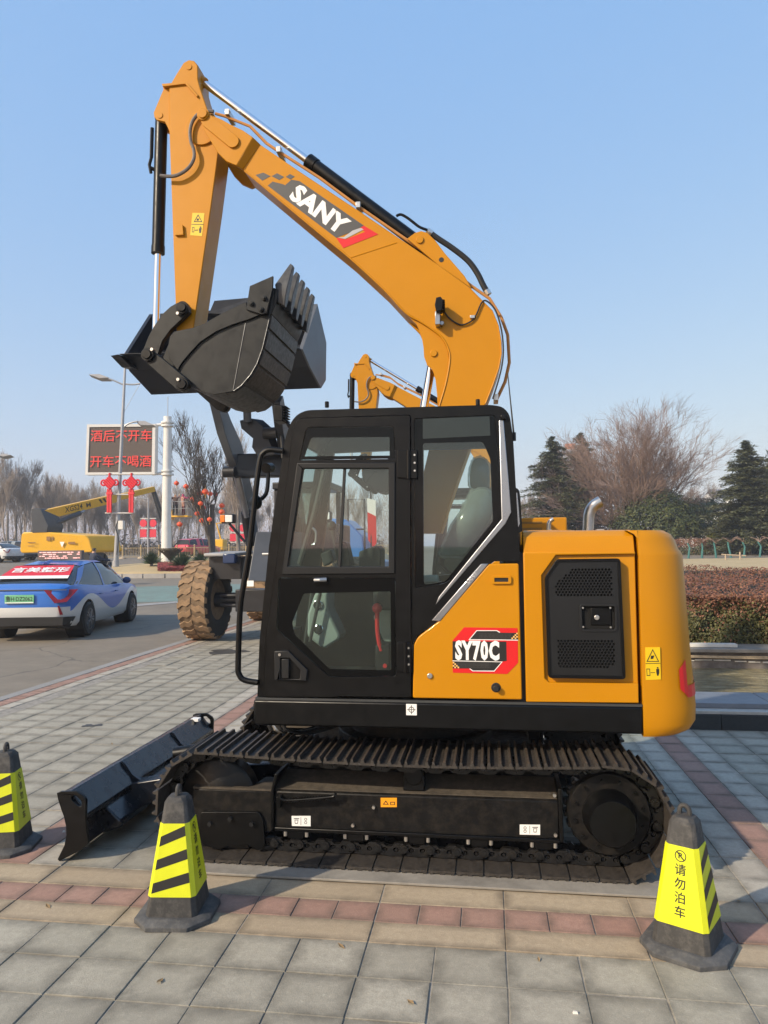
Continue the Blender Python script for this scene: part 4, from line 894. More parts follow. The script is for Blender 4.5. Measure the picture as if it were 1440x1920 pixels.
def tile_mesh(w, d, name, m, k):
    rr = random.Random(k); g = .0022; hw, hd = w/2-g, d/2-g; i = min(.075, w*.27, d*.27); z = 0
    mb = MB()
    lv = [(hw, hd, -.02), (hw, hd, -.0025), (hw-.0025, hd-.0025, 0), (hw-i, hd-i, .0008)]
    for a, b, zz in lv: mb.v += [(-a,-b,zz),(a,-b,zz),(a,b,zz),(-a,b,zz)]
    for j in range(3):
        for q in range(4): mb.f.append((j*4+q, j*4+(q+1) % 4, (j+1)*4+(q+1) % 4, (j+1)*4+q))
    mb.f.append((12,13,14,15)); return mb
TM = {}
def tile_me(w, d, m):
    key = (round(w,3), round(d,3), m.name)
    if key not in TM:
        mb = tile_mesh(w, d, 'paving_tile', m, 1); me = mb.mesh('paving_tile', (0,0,0), 0); me.materials.append(m)
        a = me.attributes.new('edge', 'FLOAT', 'POINT')
        a.data.foreach_set('value', [1.0]*12+[0.0]*4); TM[key] = (me, mb)
    return TM[key]
tiles = []
XL, XR, Y0T, Y1T = -5.18, 6.2, .9, 22.0
def ybands():
    out = []; y = YB[0]
    while y > Y0T: y -= GY
    rows = []
    k = 0
    while y < Y1T:
        ph = (y-YB[0]) % PERY
        if ph < .02 or ph > PERY-.02:
            rows += [(y, y+.18, 'beige'), (y+.18, y+.362, 'red'), (y+.362, y+.57, 'beige')]; y += .57
        else: rows.append((y, y+GY, 'grey')); y += GY
    return rows
def xcols():
    out = []; i = math.floor((XL-X0G)/GX)
    while X0G+i*GX < XR:
        if (i-4) % 14 == 0: out.append((X0G+i*GX, 2*GX, 'band')); i += 2
        else: out.append((X0G+i*GX, GX, 'grey')); i += 1
    return out
rows, cols = ybands(), xcols()
rt_ = random.Random(5)
for (ya, yb, kind) in rows:
    yc, d = (ya+yb)/2, yb-ya
    if kind == 'grey':
        for (xa, w_, ck) in cols:
            if ck == 'grey': tiles.append((xa+w_/2, yc, w_, d, T_GREY))
            else:
                for q, mm in ((0, T_PALE), (1, T_RED), (2, T_PALE)):
                    if mm is T_PALE: tiles.append((xa+.198*(q+.5), yc, .198, d, mm))
                    else: tiles += [(xa+.198*(q+.5), yc, .198, d, mm)]
    elif kind == 'beige':
        x = X0G-18*2*GX
        while x < XR: tiles.append((x+GX, yc, 2*GX, d, T_BEIGE)); x += 2*GX
    else:
        x = X0G-18*2*GX
        while x < XR: tiles.append((x+.099, yc, .198, d, T_RED)); x += .198
tiles = [t for t in tiles if t[0]-t[2]/2 > XL-.001 and t[0] < XR and not (t[1] > 7.16 and t[0] > 1.2)]
# road-edge strips
y = Y0T
while y < Y1T:
    tiles.append((XL-.085, y+.15, .165, .3, T_PALE)); tiles.append((XL-.26, y+.1, .185, .197, T_RED)); y += .2 if False else .3
    tiles.append((XL-.26, y-.05, .185, .1, T_RED))
PAVB = thing('pavement', None, None, (0,0,0), kind='structure')
o = MB().box(XL-.36, XR, .2, Y1T, -.12, -.0042).build('mortar_bed', mat('mortar', (.24,.22,.19), .95, var=.4, scale=9, bump=.4, bscale=120, dirt=(.36,.34,.30), dirtamt=.5), PAVB)
def score(t):
    v = Vector((t[0], t[1], 0))-CAMP; dd = v.dot(_fw)
    if dd < .5: return -1
    px = CXP+FPX*v.dot(_rt)/dd; py = CYP-FPX*v.dot(_up)/dd
    if px < -40 or px > 1480 or py > 1960: return -1
    if 330 < px < 1235 and 1375 < py < 1640: return -1      # under the machine
    return t[2]*t[3]*CAMH/dd**3
tiles.sort(key=score, reverse=True)
near, rest = tiles[:298], tiles[298:]
rj = random.Random(11)
for (x, y, w_, d, m) in near:
    me, mb = tile_me(w_, d, m)
    inst(me, 'paving_tile', PAVB, Matrix.Translation((x+rj.uniform(-.002,.002), y+rj.uniform(-.002,.002), rj.uniform(-.0016,.002))) @ Matrix.Rotation(rj.uniform(-.009,.009),4,'Z') @ Matrix.Rotation(rj.uniform(-.005,.005),4,'X') @ Matrix.Rotation(rj.uniform(-.003,.003),4,'Y'))
for nm in (T_GREY, T_BEIGE, T_RED, T_PALE):
    mb = MB(); eg = []; rv = []
    for (x, y, w_, d, m) in rest:
        if m is not nm: continue
        _, t0 = tile_me(w_, d, m); z = rj.uniform(-.003,.003)
        mb.add([(a+x, b+y, c_+z) for a, b, c_ in t0.v], t0.f); eg += [1.0]*12+[0.0]*4; rv += [rj.random()]*16
    o = mb.build('paving_tiles', nm, PAVB, smooth=0); o['kind'] = 'stuff'
    a = o.data.attributes.new('edge', 'FLOAT', 'POINT'); a.data.foreach_set('value', eg)
    a = o.data.attributes.new('rnd', 'FLOAT', 'POINT'); a.data.foreach_set('value', rv)
# kerb stones along the road
KERB = thing('road_kerb', None, None, (0,0,0), kind='structure')
kx = XL-.36; kst = tile_mat('kerb_granite', (.30,.29,.275), (.34,.33,.315), (.2,.19,.17))
kme = MB().box(-.15,0,-.493,.493,-.25,.004).mesh('kerb_stone',(0,0,0),0); kme.materials.append(kst)
for k in range(26):
    inst(kme, 'kerb_stone', KERB, Matrix.Translation((kx, -1+k*1.0+.5, rj.uniform(-.003,.003))))
# rubber mat edge under the near track
MB().box(xl+.22, xr+.02, 3.80, 4.5, .0035, .016).build('track_mat', mat('mat_board', (.22,.20,.17), .8, var=.3, scale=5, bump=.3, bscale=60, dirt=(.27,.25,.22), dirtamt=.5), None, bevel=.003)
tag(bpy.data.objects['track_mat'], 'thin grey mat laid under the excavator tracks', 'mat')

# ground and road
def sheet(name, xs_, ys_, m, dz, kind='structure', keep=None):
    mb = MB(); nx, ny = len(xs_), len(ys_)
    mb.v = [(x, y, hgt(x, y)+dz) for y in ys_ for x in xs_]
    for j in range(ny-1):
        for i in range(nx-1):
            if keep and not keep((xs_[i]+xs_[i+1])/2, (ys_[j]+ys_[j+1])/2): continue
            mb.f.append((j*nx+i, j*nx+i+1, (j+1)*nx+i+1, (j+1)*nx+i))
    o = mb.build(name, m, None, smooth=180); o['kind'] = kind; return o
fr = lambda a, b, n: [a+(b-a)*k/n for k in range(n+1)]
m, n, l, b = nodes('earth'); geo = n.new('ShaderNodeNewGeometry'); P = geo.outputs['Position']
col = ramp(n, l, noise(n, l, P, .35, 8, .7), [(.3,(.13,.105,.07)),(.7,(.22,.175,.11))]); l.new(col, b.inputs['Base Color']); b.inputs['Roughness'].default_value = .95; EARTH = m
sheet('ground', [-1500,-600,-300,-150]+fr(-110,110,55)+[150,300,600,1500], [-400,-100]+fr(-20,160,45)+[250,500,1000,2500], EARTH, -.16)
m, n, l, b = nodes('asphalt'); geo = n.new('ShaderNodeNewGeometry'); P = geo.outputs['Position']
fine = noise(n, l, P, 160, 3, .7); big = noise(n, l, P, .35, 6, .7); mid = noise(n, l, P, 2.2, 7, .75)
col = ramp(n, l, mid, [(.3,(.165,.138,.104)),(.7,(.23,.195,.148))])
col = mixc(n, l, mrange(n, l, fine, .45, .75, 0, .45), col, (.27,.235,.185)); col = mixc(n, l, mrange(n, l, big, .45, .62, 0, .4), col, (.13,.11,.085))
vo = n.new('ShaderNodeTexVoronoi'); vo.feature = 'DISTANCE_TO_EDGE'; vo.inputs['Scale'].default_value = .22
wv = n.new('ShaderNodeVectorMath'); wv.operation = 'ADD'; nz = n.new('ShaderNodeTexNoise'); nz.inputs['Scale'].default_value = .8; nz.inputs['Detail'].default_value = 6; l.new(P, nz.inputs['Vector']); l.new(P, wv.inputs[0]); l.new(nz.outputs['Color'], wv.inputs[1]); l.new(wv.outputs[0], vo.inputs['Vector'])
crk = mrange(n, l, vo.outputs['Distance'], .001, .006, .55, 0); col = mixc(n, l, crk, col, (.05,.047,.043))
l.new(col, b.inputs['Base Color']); b.inputs['Roughness'].default_value = .85; bumpn(n, l, b, fine, .5, .004); ASPH = m
def road_keep(x, y): return x < kx-.16 or (y > 22.3 and x < 26 and not (x > 2 and y < 40))
sheet('road', fr(-95,kx-.15,46)+fr(kx-.15,26,18)[1:], fr(-12,22,22)+fr(22,78,28)[1:], ASPH, -.012, keep=road_keep)
# green lane surfacing and worn white line
def patch(name, px, m, dz):
    P_ = []
    for x, y in px:
        z = 0
        for _ in range(12): q = G(x, y, z); z = .5*z+.5*hgt(q.x, q.y)
        P_.append(q)
    n_ = 10; mb = MB(); a, b_, c_, d_ = P_
    for j in range(n_+1):
        for i in range(n_+1):
            u, v = i/n_, j/n_; p = a.lerp(b_, u).lerp(d_.lerp(c_, u), v); mb.v.append((p.x, p.y, hgt(p.x, p.y)+dz))
    for j in range(n_):
        for i in range(n_): mb.f.append((j*(n_+1)+i, j*(n_+1)+i+1, (j+1)*(n_+1)+i+1, (j+1)*(n_+1)+i))
    return tag(mb.build(name, m, None, smooth=180), kind='structure')
patch('lane_surfacing', [(180,1132),(470,1122),(470,1094),(250,1100)], mat('worn_green_lane', (.16,.235,.205), .8, var=.12, scale=1.2, dirt=(.15,.145,.13), dirtamt=.8, bump=.3, bscale=120), -.006)
patch('lane_line', [(250,1137),(420,1123),(420,1120.5),(250,1133)], mat('worn_white_line', (.32,.31,.29), .7, var=.15, scale=3, dirt=(.16,.15,.14), dirtamt=1.0), -.002)
def puddle(cx, cy, sx, sy, name, seed):
    rr = random.Random(seed); pts = []
    for k in range(28):
        a = 2*math.pi*k/28; q = 1+.22*math.sin(3*a+seed)+.12*math.sin(7*a+seed*2)+rr.uniform(-.06,.06); pts.append((cx+sx*q*math.cos(a), cy+sy*q*math.sin(a)))
    mb = MB(); mb.add([(x, y, .0036) for x, y in pts], [tuple(range(28))]); return tag(mb.build(name, mat('oil_stain', (.06,.054,.047), .55, var=.4, scale=9), None, smooth=0), kind='structure')
a = G(425,1222); puddle(a.x, a.y, .32, .28, 'oil_stain', 1)
a = G(165,1361); puddle(a.x, a.y, .055, .05, 'oil_stain', 2); a = G(185,1360); puddle(a.x, a.y, .04, .04, 'oil_stain', 3)

# ---- pool, ledges, hedge, lawn on the right
STONE = tile_mat('dark_granite', (.035,.04,.042), (.055,.06,.062), (.03,.032,.032))
LEDGE = mat('blue_grey_granite', (.17,.185,.21), .4, var=.15, scale=5, dirt=(.12,.12,.12), dirtamt=.4)
PE = thing('pool_edge', 'low dark granite pool edge with pale coping strip beyond the counterweight', 'wall', (1.2,7.24,0))
for k in range(9):
    xa = 1.2+k*.9; MB().box(xa+.002, xa+.897, 7.24, 7.42, -.05, .135+.0006*(k % 3)).build('granite_block', STONE, PE, bevel=.004)
for k in range(6): MB().box(1.2+k*1.4+.002, 1.2+k*1.4+1.397, 7.262, 7.46, .136, .166+.0006*(k % 2)).build('coping_strip', mat('pale_coping', (.42,.40,.36), .7, var=.15, scale=8, dirt=(.3,.28,.25), dirtamt=.5), PE, bevel=.004)
for k in range(6): MB().box(1.2+k*1.4+.002, 1.2+k*1.4+1.397, 7.38, 7.93, .167, .215+.0006*(k % 2)).build('ledge_slab', LEDGE, PE, bevel=.005)
m, n, l, b = nodes('pool_water'); geo = n.new('ShaderNodeNewGeometry'); P = geo.outputs['Position']
b.inputs['Roughness'].default_value = .07; b.inputs['IOR'].default_value = 1.33
mp = n.new('ShaderNodeMapping'); mp.inputs['Scale'].default_value = (4,11,1); l.new(P, mp.inputs['Vector'])
bumpn(n, l, b, noise(n, l, mp.outputs[0], 1.6, 4, .6), 1.0, .16); WATER = m
l.new(ramp(n, l, noise(n, l, mp.outputs[0], .9, 6, .7), [(.3,(.13,.105,.05)),(.5,(.28,.235,.125)),(.62,(.36,.31,.18)),(.75,(.55,.49,.33))]), b.inputs['Base Color'])  # bright ripple glints painted into the water colour as pale streaks
o = MB().box(1.2, 9, 7.93, 10.1, .0, .135).build('pool_water', WATER, None); o['kind'] = 'structure'
PB = thing('pool_back_wall', 'weathered concrete wall behind the pool with white mineral crust', 'wall', (1.2,9.9,0))
MB().box(1.2, 9, 9.92, 10.25, -.1, .34).build('wall_block', mat('pool_concrete', (.16,.135,.115), .9, var=.3, scale=4, bump=.5, bscale=40, dirt=(.45,.41,.36), dirtamt=.35), PB)
MB().box(1.2, 9, 9.84, 10.36, .34, .385).build('wall_cap', mat('cap_stone', (.25,.225,.19), .85, var=.2, scale=5, dirt=(.15,.13,.11), dirtamt=.4), PB, bevel=.006)
rr = random.Random(4); mb = MB(); x = 1.3
while x < 8.9:
    w_ = rr.uniform(.05,.22); z = .215+.012*math.sin(x*3)+rr.uniform(-.006,.006); mb.box(x, x+w_, 9.908, 9.925, z, z+rr.uniform(.006,.02)); x += w_+rr.uniform(.0,.06)
mb.build('mineral_crust', mat('lime_crust', (.62,.58,.50), .9, var=.2), PB)
for k, z in enumerate((.272,.292)):
    a = MB().tube(bez([(1.4+i*.62, 9.885+.01*math.sin(i*2.1+k), z+.008*math.sin(i*1.3+k)+.0) for i in range(12)],3), .0115, 7).build('bamboo_pole', mat('bamboo', (.52,.40,.25), .6, var=.25, scale=20), None)
    tag(a, ('upper' if k else 'lower')+' pale bamboo pole lying along the pool back wall', 'pole')
a = MB().box(1.6, 3.12, 9.98, 10.10, .388, .43).build('white_board', mat('white_board', (.6,.58,.52), .7), None, bevel=.004); tag(a, 'short white board resting on the wall cap below the hedge', 'board')
# ---- leaf masses
def leaf_mat(name, stops, rough=.55, scale=7.):
    m, n, l, b = nodes(name); at = n.new('ShaderNodeAttribute'); at.attribute_name = 'rnd'
    col = ramp(n, l, at.outputs['Fac'], stops); l.new(col, b.inputs['Base Color']); b.inputs['Roughness'].default_value = rough; b.inputs['Specular IOR Level'].default_value = .35
    return m
def leaf_obj(name, leaves, m, parent=None, base=None):
    """leaves: (pos, normal, size, aspect, rnd)"""
    v = []; f = []; rv = []
    rr = random.Random(1)
    for (p, nrm, s, asp, rd) in leaves:
        nrm = nrm.normalized(); a = nrm.orthogonal().normalized(); b = nrm.cross(a); t = rr.uniform(0, 6.283); u = a*math.cos(t)+b*math.sin(t); w_ = nrm.cross(u)
        k = len(v); q = [p-u*s, p+w_*s*asp+nrm*s*.12, p+u*s, p-w_*s*asp+nrm*s*.12]
        v += [tuple(x) for x in q]; f += [(k,k+1,k+2),(k,k+2,k+3)]; rv += [rd]*4
    bx = BASE.get(parent.name, (0,0,0)) if parent else (base or (0,0,0))
    me = bpy.data.meshes.new(name); me.from_pydata([(x-bx[0], y-bx[1], z-bx[2]) for x, y, z in v], [], f); me.materials.append(m)
    a = me.attributes.new('rnd', 'FLOAT', 'POINT'); a.data.foreach_set('value', rv)
    o = bpy.data.objects.new(name, me); COL.objects.link(o)
    if parent: o.parent = parent; BASE[o.name] = bx
    elif base: o.location = base
    return o
rg = random.Random(21)
HED = thing('hedge', 'wide clipped hedge with red brown top and green face behind the pool', 'hedge', (1.0,10.4,.3))
HLEAF = leaf_mat('hedge_leaves', [(0,(.032,.036,.013)),(.3,(.095,.095,.032)),(.52,(.15,.14,.05)),(.6,(.12,.06,.033)),(.8,(.165,.068,.040)),(1,(.25,.115,.068))])
def hz(x, y):   # top surface of the hedge
    return 1.02+.045*(y-10.4)+.035*math.sin(x*2.1)*math.sin(y*1.7)
lv = []
def hed_leaf(x, y, z, nx):
    zf = (z-.35)/.75; br = max(0, min(1, (zf-.30)/.55)); br = br*br
    rd = rg.uniform(.56,1) if rg.random() < br+(.12 if rg.random() < .5 else 0) else rg.uniform(0,.56)
    lv.append((Vector((x,y,z)), nx+Vector((rg.gauss(0,.5),rg.gauss(0,.5),rg.gauss(0,.5))), rg.uniform(.014,.026), .55, rd))
for _ in range(36000):
    x = 1.3+7*rg.random()**1.3; y = 10.36+abs(rg.gauss(0,.06)); z = rg.uniform(.33,1.02)
    y += .05*math.sin(x*5+z*6)+.04*math.sin(x*11-z*9); hed_leaf(x, y, z, Vector((0,-1,.3)))
for _ in range(42000):
    x = 1.3+7*rg.random()**1.3; t = rg.random()**1.4; y = 10.35+t*5.4; z = hz(x, y)-abs(rg.gauss(0,.05))+.03*math.sin(x*7)*math.sin(y*6); hed_leaf(x, y, z, Vector((0,-.25,1)))
leaf_obj('leaves', lv, HLEAF, HED)
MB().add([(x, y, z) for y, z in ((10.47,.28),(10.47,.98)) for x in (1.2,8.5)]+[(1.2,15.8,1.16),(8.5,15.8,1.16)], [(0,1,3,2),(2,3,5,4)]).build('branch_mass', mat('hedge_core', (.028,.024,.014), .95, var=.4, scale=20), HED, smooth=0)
# lawn
m, n, l, b = nodes('dry_lawn'); geo = n.new('ShaderNodeNewGeometry'); P = geo.outputs['Position']
col = ramp(n, l, noise(n, l, P, .6, 8, .7), [(.3,(.40,.305,.16)),(.7,(.50,.385,.215))]); col = mixc(n, l, mrange(n, l, noise(n, l, P, 14, 4, .8), .4,.7,0,.4), col, (.33,.26,.14)); l.new(col, b.inputs['Base Color']); b.inputs['Roughness'].default_value = .95; LAWN = m
sheet('lawn', fr(2,60,29), fr(16,54,19), LAWN, .0, keep=lambda x, y: not (x < 26 and y > 40 and x < 6))
# stray straw on the lawn edge is left to the material
def bush_leaves(c, rad, nclump, per, size, seed, sq=1., lo=-.3):
    rr = random.Random(seed); out = []
    for _ in range(nclump):
        while True:
            d = Vector((rr.gauss(0,1), rr.gauss(0,1), rr.gauss(0,1))).normalized()
            if d.z > lo: break
        k = rr.uniform(.72,1.04); cp = Vector((c[0]+d.x*rad[0]*k, c[1]+d.y*rad[1]*k, c[2]+d.z*rad[2]*k)); cr = rad[0]*rr.uniform(.10,.2); sh = rr.uniform(-.22,.22)
        for _ in range(per):
            e = Vector((rr.gauss(0,1), rr.gauss(0,1), rr.gauss(0,.8)))*.55
            out.append((cp+e*cr, (d*.6+e.normalized()*.6+Vector((0,0,.4))), size*rr.uniform(.6,1.3), .5, max(0, min(1, rr.random()*.6+.2+sh))))
    return out
EVER = leaf_mat('evergreen_leaves', [(0,(.016,.024,.010)),(.4,(.046,.062,.020)),(.75,(.088,.104,.030)),(1,(.15,.15,.05))])
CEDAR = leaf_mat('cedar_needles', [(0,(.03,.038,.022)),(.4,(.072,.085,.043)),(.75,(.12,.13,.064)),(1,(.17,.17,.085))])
BARK = mat('bark', (.10,.082,.066), .9, var=.3, scale=5)
TWIG = mat('bare_twigs', (.27,.225,.19), .9, var=.25, scale=1)  # twig colour paled, distance haze mixed into it
TWIGR = mat('reddish_twigs', (.24,.165,.13), .9, var=.3, scale=1)
def gz(px, d, dy=0):      # ground point straight below a picture column at distance d
    p = DP(px, 1020, d); return Vector((p.x, p.y, hgt(p.x, p.y)))
# round evergreen bush
def bush(px, d, rad, zc, label, name, seed, ncl=260, per=46, size=.10, cat='bush', m=EVER, group=None):
    b_ = gz(px, d); t = thing(name, label, cat, tuple(b_), group)
    leaf_obj('crown', bush_leaves((b_.x, b_.y, b_.z+zc), rad, ncl, per, size, seed), m, t)
    mb = MB()
    for k in range(5): mb.tube([b_+Vector((random.uniform(-.1,.1),0,-.1)), b_+Vector((rad[0]*.4*math.cos(k*1.3), rad[1]*.4*math.sin(k*1.3), zc+rad[2]*.4))], [.07,.02], 5)
    mb.build('trunk', BARK, t); return t
bush(1232, 64, (4.0,3.4,3.1), 2.3, 'rounded dark evergreen bush in front of bare tree behind lawn', 'evergreen_bush', 31, 420, 46, .11)
bush(1322, 67, (3.9,3.0,2.7), 2.1, 'lower evergreen bush spreading beside the right hand cedar', 'evergreen_bush', 32, 340, 46, .11)
bush(1345, 60, (1.0,.9,.7), 1.0, 'small yellow green shrub at the lawn end below the cedar', 'shrub', 33, 60, 30, .08, 'shrub', leaf_mat('yellow_shrub', [(0,(.05,.06,.012)),(.6,(.14,.15,.03)),(1,(.22,.2,.06))]))
# cedars
def cedar(px, d, H_, rb, label, seed, name='cedar_tree'):
    rr = random.Random(seed); b_ = gz(px, d); t = thing(name, label, 'tree', tuple(b_), 'evergreen cedars behind the lawn'); lv = []
    br = MB()
    nl = 54
    for k in range(nl):
        f_ = k/(nl-1); z = H_*(.05+.94*f_); r_ = rb*(1-f_)**.72*rr.uniform(.75,1.12)+.15
        for j in range(6 if f_ < .85 else 4):
            a = rr.uniform(0, 6.283); L = r_*rr.uniform(.7,1.1); droop = L*(.20+.12*rr.random())*(1-f_*.7); ns = max(3, int(L/.13))
            p0 = b_+Vector((0,0,z)); tip = p0+Vector((L*math.cos(a), L*math.sin(a), -droop+L*.16))
            br.tube([p0, p0.lerp(tip,.5)+Vector((0,0,L*.07)), tip], [.035*(1-f_)+.012,.018,.006], 3, cap=False)
            for q in range(ns):
                u = (q+.5)/ns; c = p0.lerp(tip, u)+Vector((0,0,L*.28*u*(1-u))); sp = .12+.30*(1-abs(u-.55))*L*.30
                for _ in range(8):
                    off = Vector((rr.gauss(0,sp)*abs(math.sin(a))+rr.gauss(0,.06), rr.gauss(0,sp)*abs(math.cos(a))+rr.gauss(0,.06), rr.gauss(0,.035)-abs(rr.gauss(0,.11))))
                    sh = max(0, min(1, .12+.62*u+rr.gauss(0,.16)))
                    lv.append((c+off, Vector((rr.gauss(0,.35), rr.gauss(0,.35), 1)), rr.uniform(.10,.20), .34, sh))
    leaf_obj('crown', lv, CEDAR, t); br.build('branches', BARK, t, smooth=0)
    MB().tube([b_-Vector((0,0,.2)), b_+Vector((.05,0,H_*.5)), b_+Vector((0,0,H_))], [.22,.13,.02], 8).build('trunk', BARK, t); return t
cedar(1040, 66, 10.6, 4.4, 'pointed dark cedar with layered branches standing left of bare spreading tree', 41)
cedar(1094, 74, 12.0, 4.4, 'dark cedar half hidden behind the bare spreading tree', 42)
cedar(1243, 80, 8.4, 2.6, 'shorter dark cedar almost hidden in the bare tree crown', 43)
cedar(1404, 58, 9.0, 4.2, 'tall cedar with pale layered branches at the far lawn corner', 44)
cedar(1466, 64, 9.9, 4.4, 'broad cedar at the edge beyond the layered lawn cedar', 45)
# bare trees
def bare_mesh(name, seed, H_, r0, levels, spread, up, m, nb=(3,5), first=.3, twig=.006, lean=0, jit=.10):
    rr = random.Random(seed); mb = MB()
    def grow_(p, d, L, r, lev):
        n_ = 3 if lev > 1 else 2; pts = [p]; dd = d.copy(); seg = L/n_
        for _ in range(n_):
            dd = (dd+Vector((rr.gauss(0,jit), rr.gauss(0,jit), up*.12+rr.gauss(0,jit*.5)))).normalized(); pts.append(pts[-1]+dd*seg)
        rs = [max(twig*.6, r*(1-.45*i/n_)) for i in range(n_+1)]; mb.tube(pts, rs, 6 if lev == levels else 4 if lev > 2 else 3, cap=False)
        if lev == 0: return
        k = rr.randint(*nb)+(2 if lev == levels else 0)
        for i in range(k):
            u = rr.uniform(first if lev == levels else .25, 1.0); s_ = u*n_; j = min(n_-1, int(s_)); q = pts[j].lerp(pts[j+1], s_-j)
            t_ = (pts[j+1]-pts[j]).normalized(); side = t_.orthogonal().normalized(); side.rotate(Matrix.Rotation(rr.uniform(0,6.283),3,t_))
            nd = (t_+side*spread*rr.uniform(.55,1.2)+Vector((0,0,up*.25))).normalized()
            grow_(q, nd, L*rr.uniform(.5,.78), max(twig, r*(1-.45*u)*.62), lev-1)
        if lev > 1: grow_(pts[-1], dd, L*.62, rs[-1]*.9, lev-1)
    grow_(Vector((0,0,-.15)), Vector((lean,0,1)).normalized(), H_*.42, r0, levels)
    me = mb.mesh(name, (0,0,0), 0); me.materials.append(m); return me
def bare_tree(me, tr_me, p, label, sc=1, rz=0, group=None, name='bare_tree'):
    t = thing(name, label, 'tree', tuple(p), group, rz, local=True); t.scale = (sc, sc, sc)
    inst(me, 'crown', t, Matrix()); inst(tr_me, 'trunk', t, Matrix()); return t
def trunk_me(name, H_, r, m):
    me = MB().tube([(0,0,-.2),(.03,0,H_*.12),(0,.03,H_*.26),(.02,0,H_*.43)], [r*1.25,r*1.02,r*.9,r*.66], 8).mesh(name, (0,0,0), 60); me.materials.append(m); return me
# big spreading tree on the right
mb_big = MB()
b_ = gz(1186, 66); T_ = thing('bare_tree', 'large bare spreading tree with fine reddish twigs beyond the exhaust pipe', 'tree', tuple(b_), None, 0, True)
for k in range(11):
    a = 6.283*k/11+.3; ti = .18+.62*((k*5) % 11)/11
    me = bare_mesh('limb', 60+k, 14.4*(1-.22*ti), .14, 5, .62, .45, TWIGR, (3,4), .15, .0085, jit=.2)
    M = Matrix.Rotation(a, 4, 'Z') @ Matrix.Rotation(ti*.95, 4, 'Y'); inst(me, 'limb', T_, Matrix.Translation((.25*math.cos(a), .25*math.sin(a), .25)) @ M)
me = MB().tube([(0,0,-.3),(0,0,.5),(.05,0,1.1)], [.45,.38,.22], 9).mesh('trunk',(0,0,0),60); me.materials.append(BARK); inst(me, 'trunk', T_, Matrix())
lv = []; rr = random.Random(8)
for _ in range(500):
    a = rr.uniform(0,6.283); r_ = 4.6*math.sqrt(rr.random()); z = rr.uniform(1.5,9); lv.append((b_+Vector((r_*math.cos(a)*(z/9*.6+.4), r_*math.sin(a)*(z/9*.6+.4), z)), Vector((rr.gauss(0,1),rr.gauss(0,1),1)), .075, .5, rr.random()))
BASE[T_.name] = tuple(b_); o = leaf_obj('dry_leaves', lv, leaf_mat('dry_leaves', [(0,(.20,.10,.05)),(1,(.38,.25,.13))]), T_)
# woodland behind the far fence and at right
WM = [bare_mesh('crown', 100+k, 12.5, .13, 5, .42, .9, TWIG, (3,4), .3, .014) for k in range(4)]
WT = trunk_me('trunk', 12.5, .16, mat('pale_bark', (.19,.165,.145), .9, var=.3, scale=4))
rw = random.Random(77)
wl_px = [(-35,86),(-8,92),(14,84),(30,100),(46,90),(63,104),(80,94),(97,112),(112,98),(128,116),(143,103),(158,118),(172,106),(187,120),(202,108),(218,124),(233,110),(249,126),(263,112),(280,128),(298,114),(322,118),(338,130),(352,116),(372,124),(390,132),(412,118),(436,126),(458,120),(482,130),(506,122),(534,118),(562,128),(590,118),(616,126),(644,116),(672,124),(700,116)]
GL = 'bare trees of the wood behind the far road'
for k, (px, d) in enumerate(wl_px):
    p = gz(px, d); sc = rw.uniform(.92,1.08)*(1.02 if px < 60 else .88 if px < 160 else .80); bare_tree(WM[k % 4], WT, p, 'bare grey woodland tree standing behind the far road fence', sc, rw.uniform(0,6.28), GL)
for k, (px, d) in enumerate([(-20,132),(40,136),(100,140),(160,138),(220,142),(280,140),(340,142),(66,126),(130,130),(190,134)]):
    bare_tree(WM[(k*3+1) % 4], WT, gz(px, d), 'bare grey woodland tree standing behind the far road fence', rw.uniform(.95,1.15), rw.uniform(0,6.28), GL)
for k, (px, d) in enumerate([(985,86),(1003,98),(968,104),(1022,92)]):
    bare_tree(WM[(k+2) % 4], WT, gz(px, d), 'bare tree between the excavator cab and the pointed cedar', rw.uniform(.55,.72), rw.uniform(0,6.28), 'bare trees beside the pointed cedar')
for k, (px, d) in enumerate([(1295,100),(1330,104),(1312,112)]):
    bare_tree(WM[k], WT, gz(px, d), 'small bare tree before the white tent roofs', rw.uniform(.6,.75), rw.uniform(0,6.28), 'bare trees before the white roofs')
# the depth of the wood: thin stems and twigs too far to tell apart
lv = []; rr = random.Random(19)
for _ in range(26000):
    px = rr.uniform(-90,760); d = rr.uniform(138,185); p = gz(px, d); h_ = 12.5*rr.random()**1.25
    v_ = Vector((rr.gauss(0,.4),rr.gauss(0,.4),1))*rr.uniform(.5,1.5); lv.append((p+Vector((0,0,h_)), v_, rr.uniform(.03,.055)))
mb = MB()
for p, v_, w_ in lv:
    s_ = Vector((w_,0,0)); i = len(mb.v); mb.v += [tuple(p-s_-v_*.5), tuple(p+s_-v_*.5), tuple(p+v_*.5)]; mb.f.append((i,i+1,i+2))
o = mb.build('far_wood', TWIG, None, smooth=0); tag(o, 'mass of grey brown stems and twigs deep in the far wood', 'wood', kind='stuff')
# wood floor litter bank closes the gaps low between the trunks
mb = MB(); lv = []; rr = random.Random(17)
for _ in range(9000):
    px = rr.uniform(-60,720); d = rr.uniform(96,150); p = gz(px, d); lv.append((p+Vector((0,0,abs(rr.gauss(0,.9)))), Vector((rr.gauss(0,1),rr.gauss(0,1),rr.gauss(0,1))), rr.uniform(.15,.42), .35, rr.random()))
o = leaf_obj('undergrowth', lv, leaf_mat('dry_undergrowth', [(0,(.045,.038,.028)),(.6,(.10,.08,.058)),(1,(.16,.125,.085))])); tag(o, 'dry brown undergrowth on the floor of the far wood', 'undergrowth', kind='stuff')
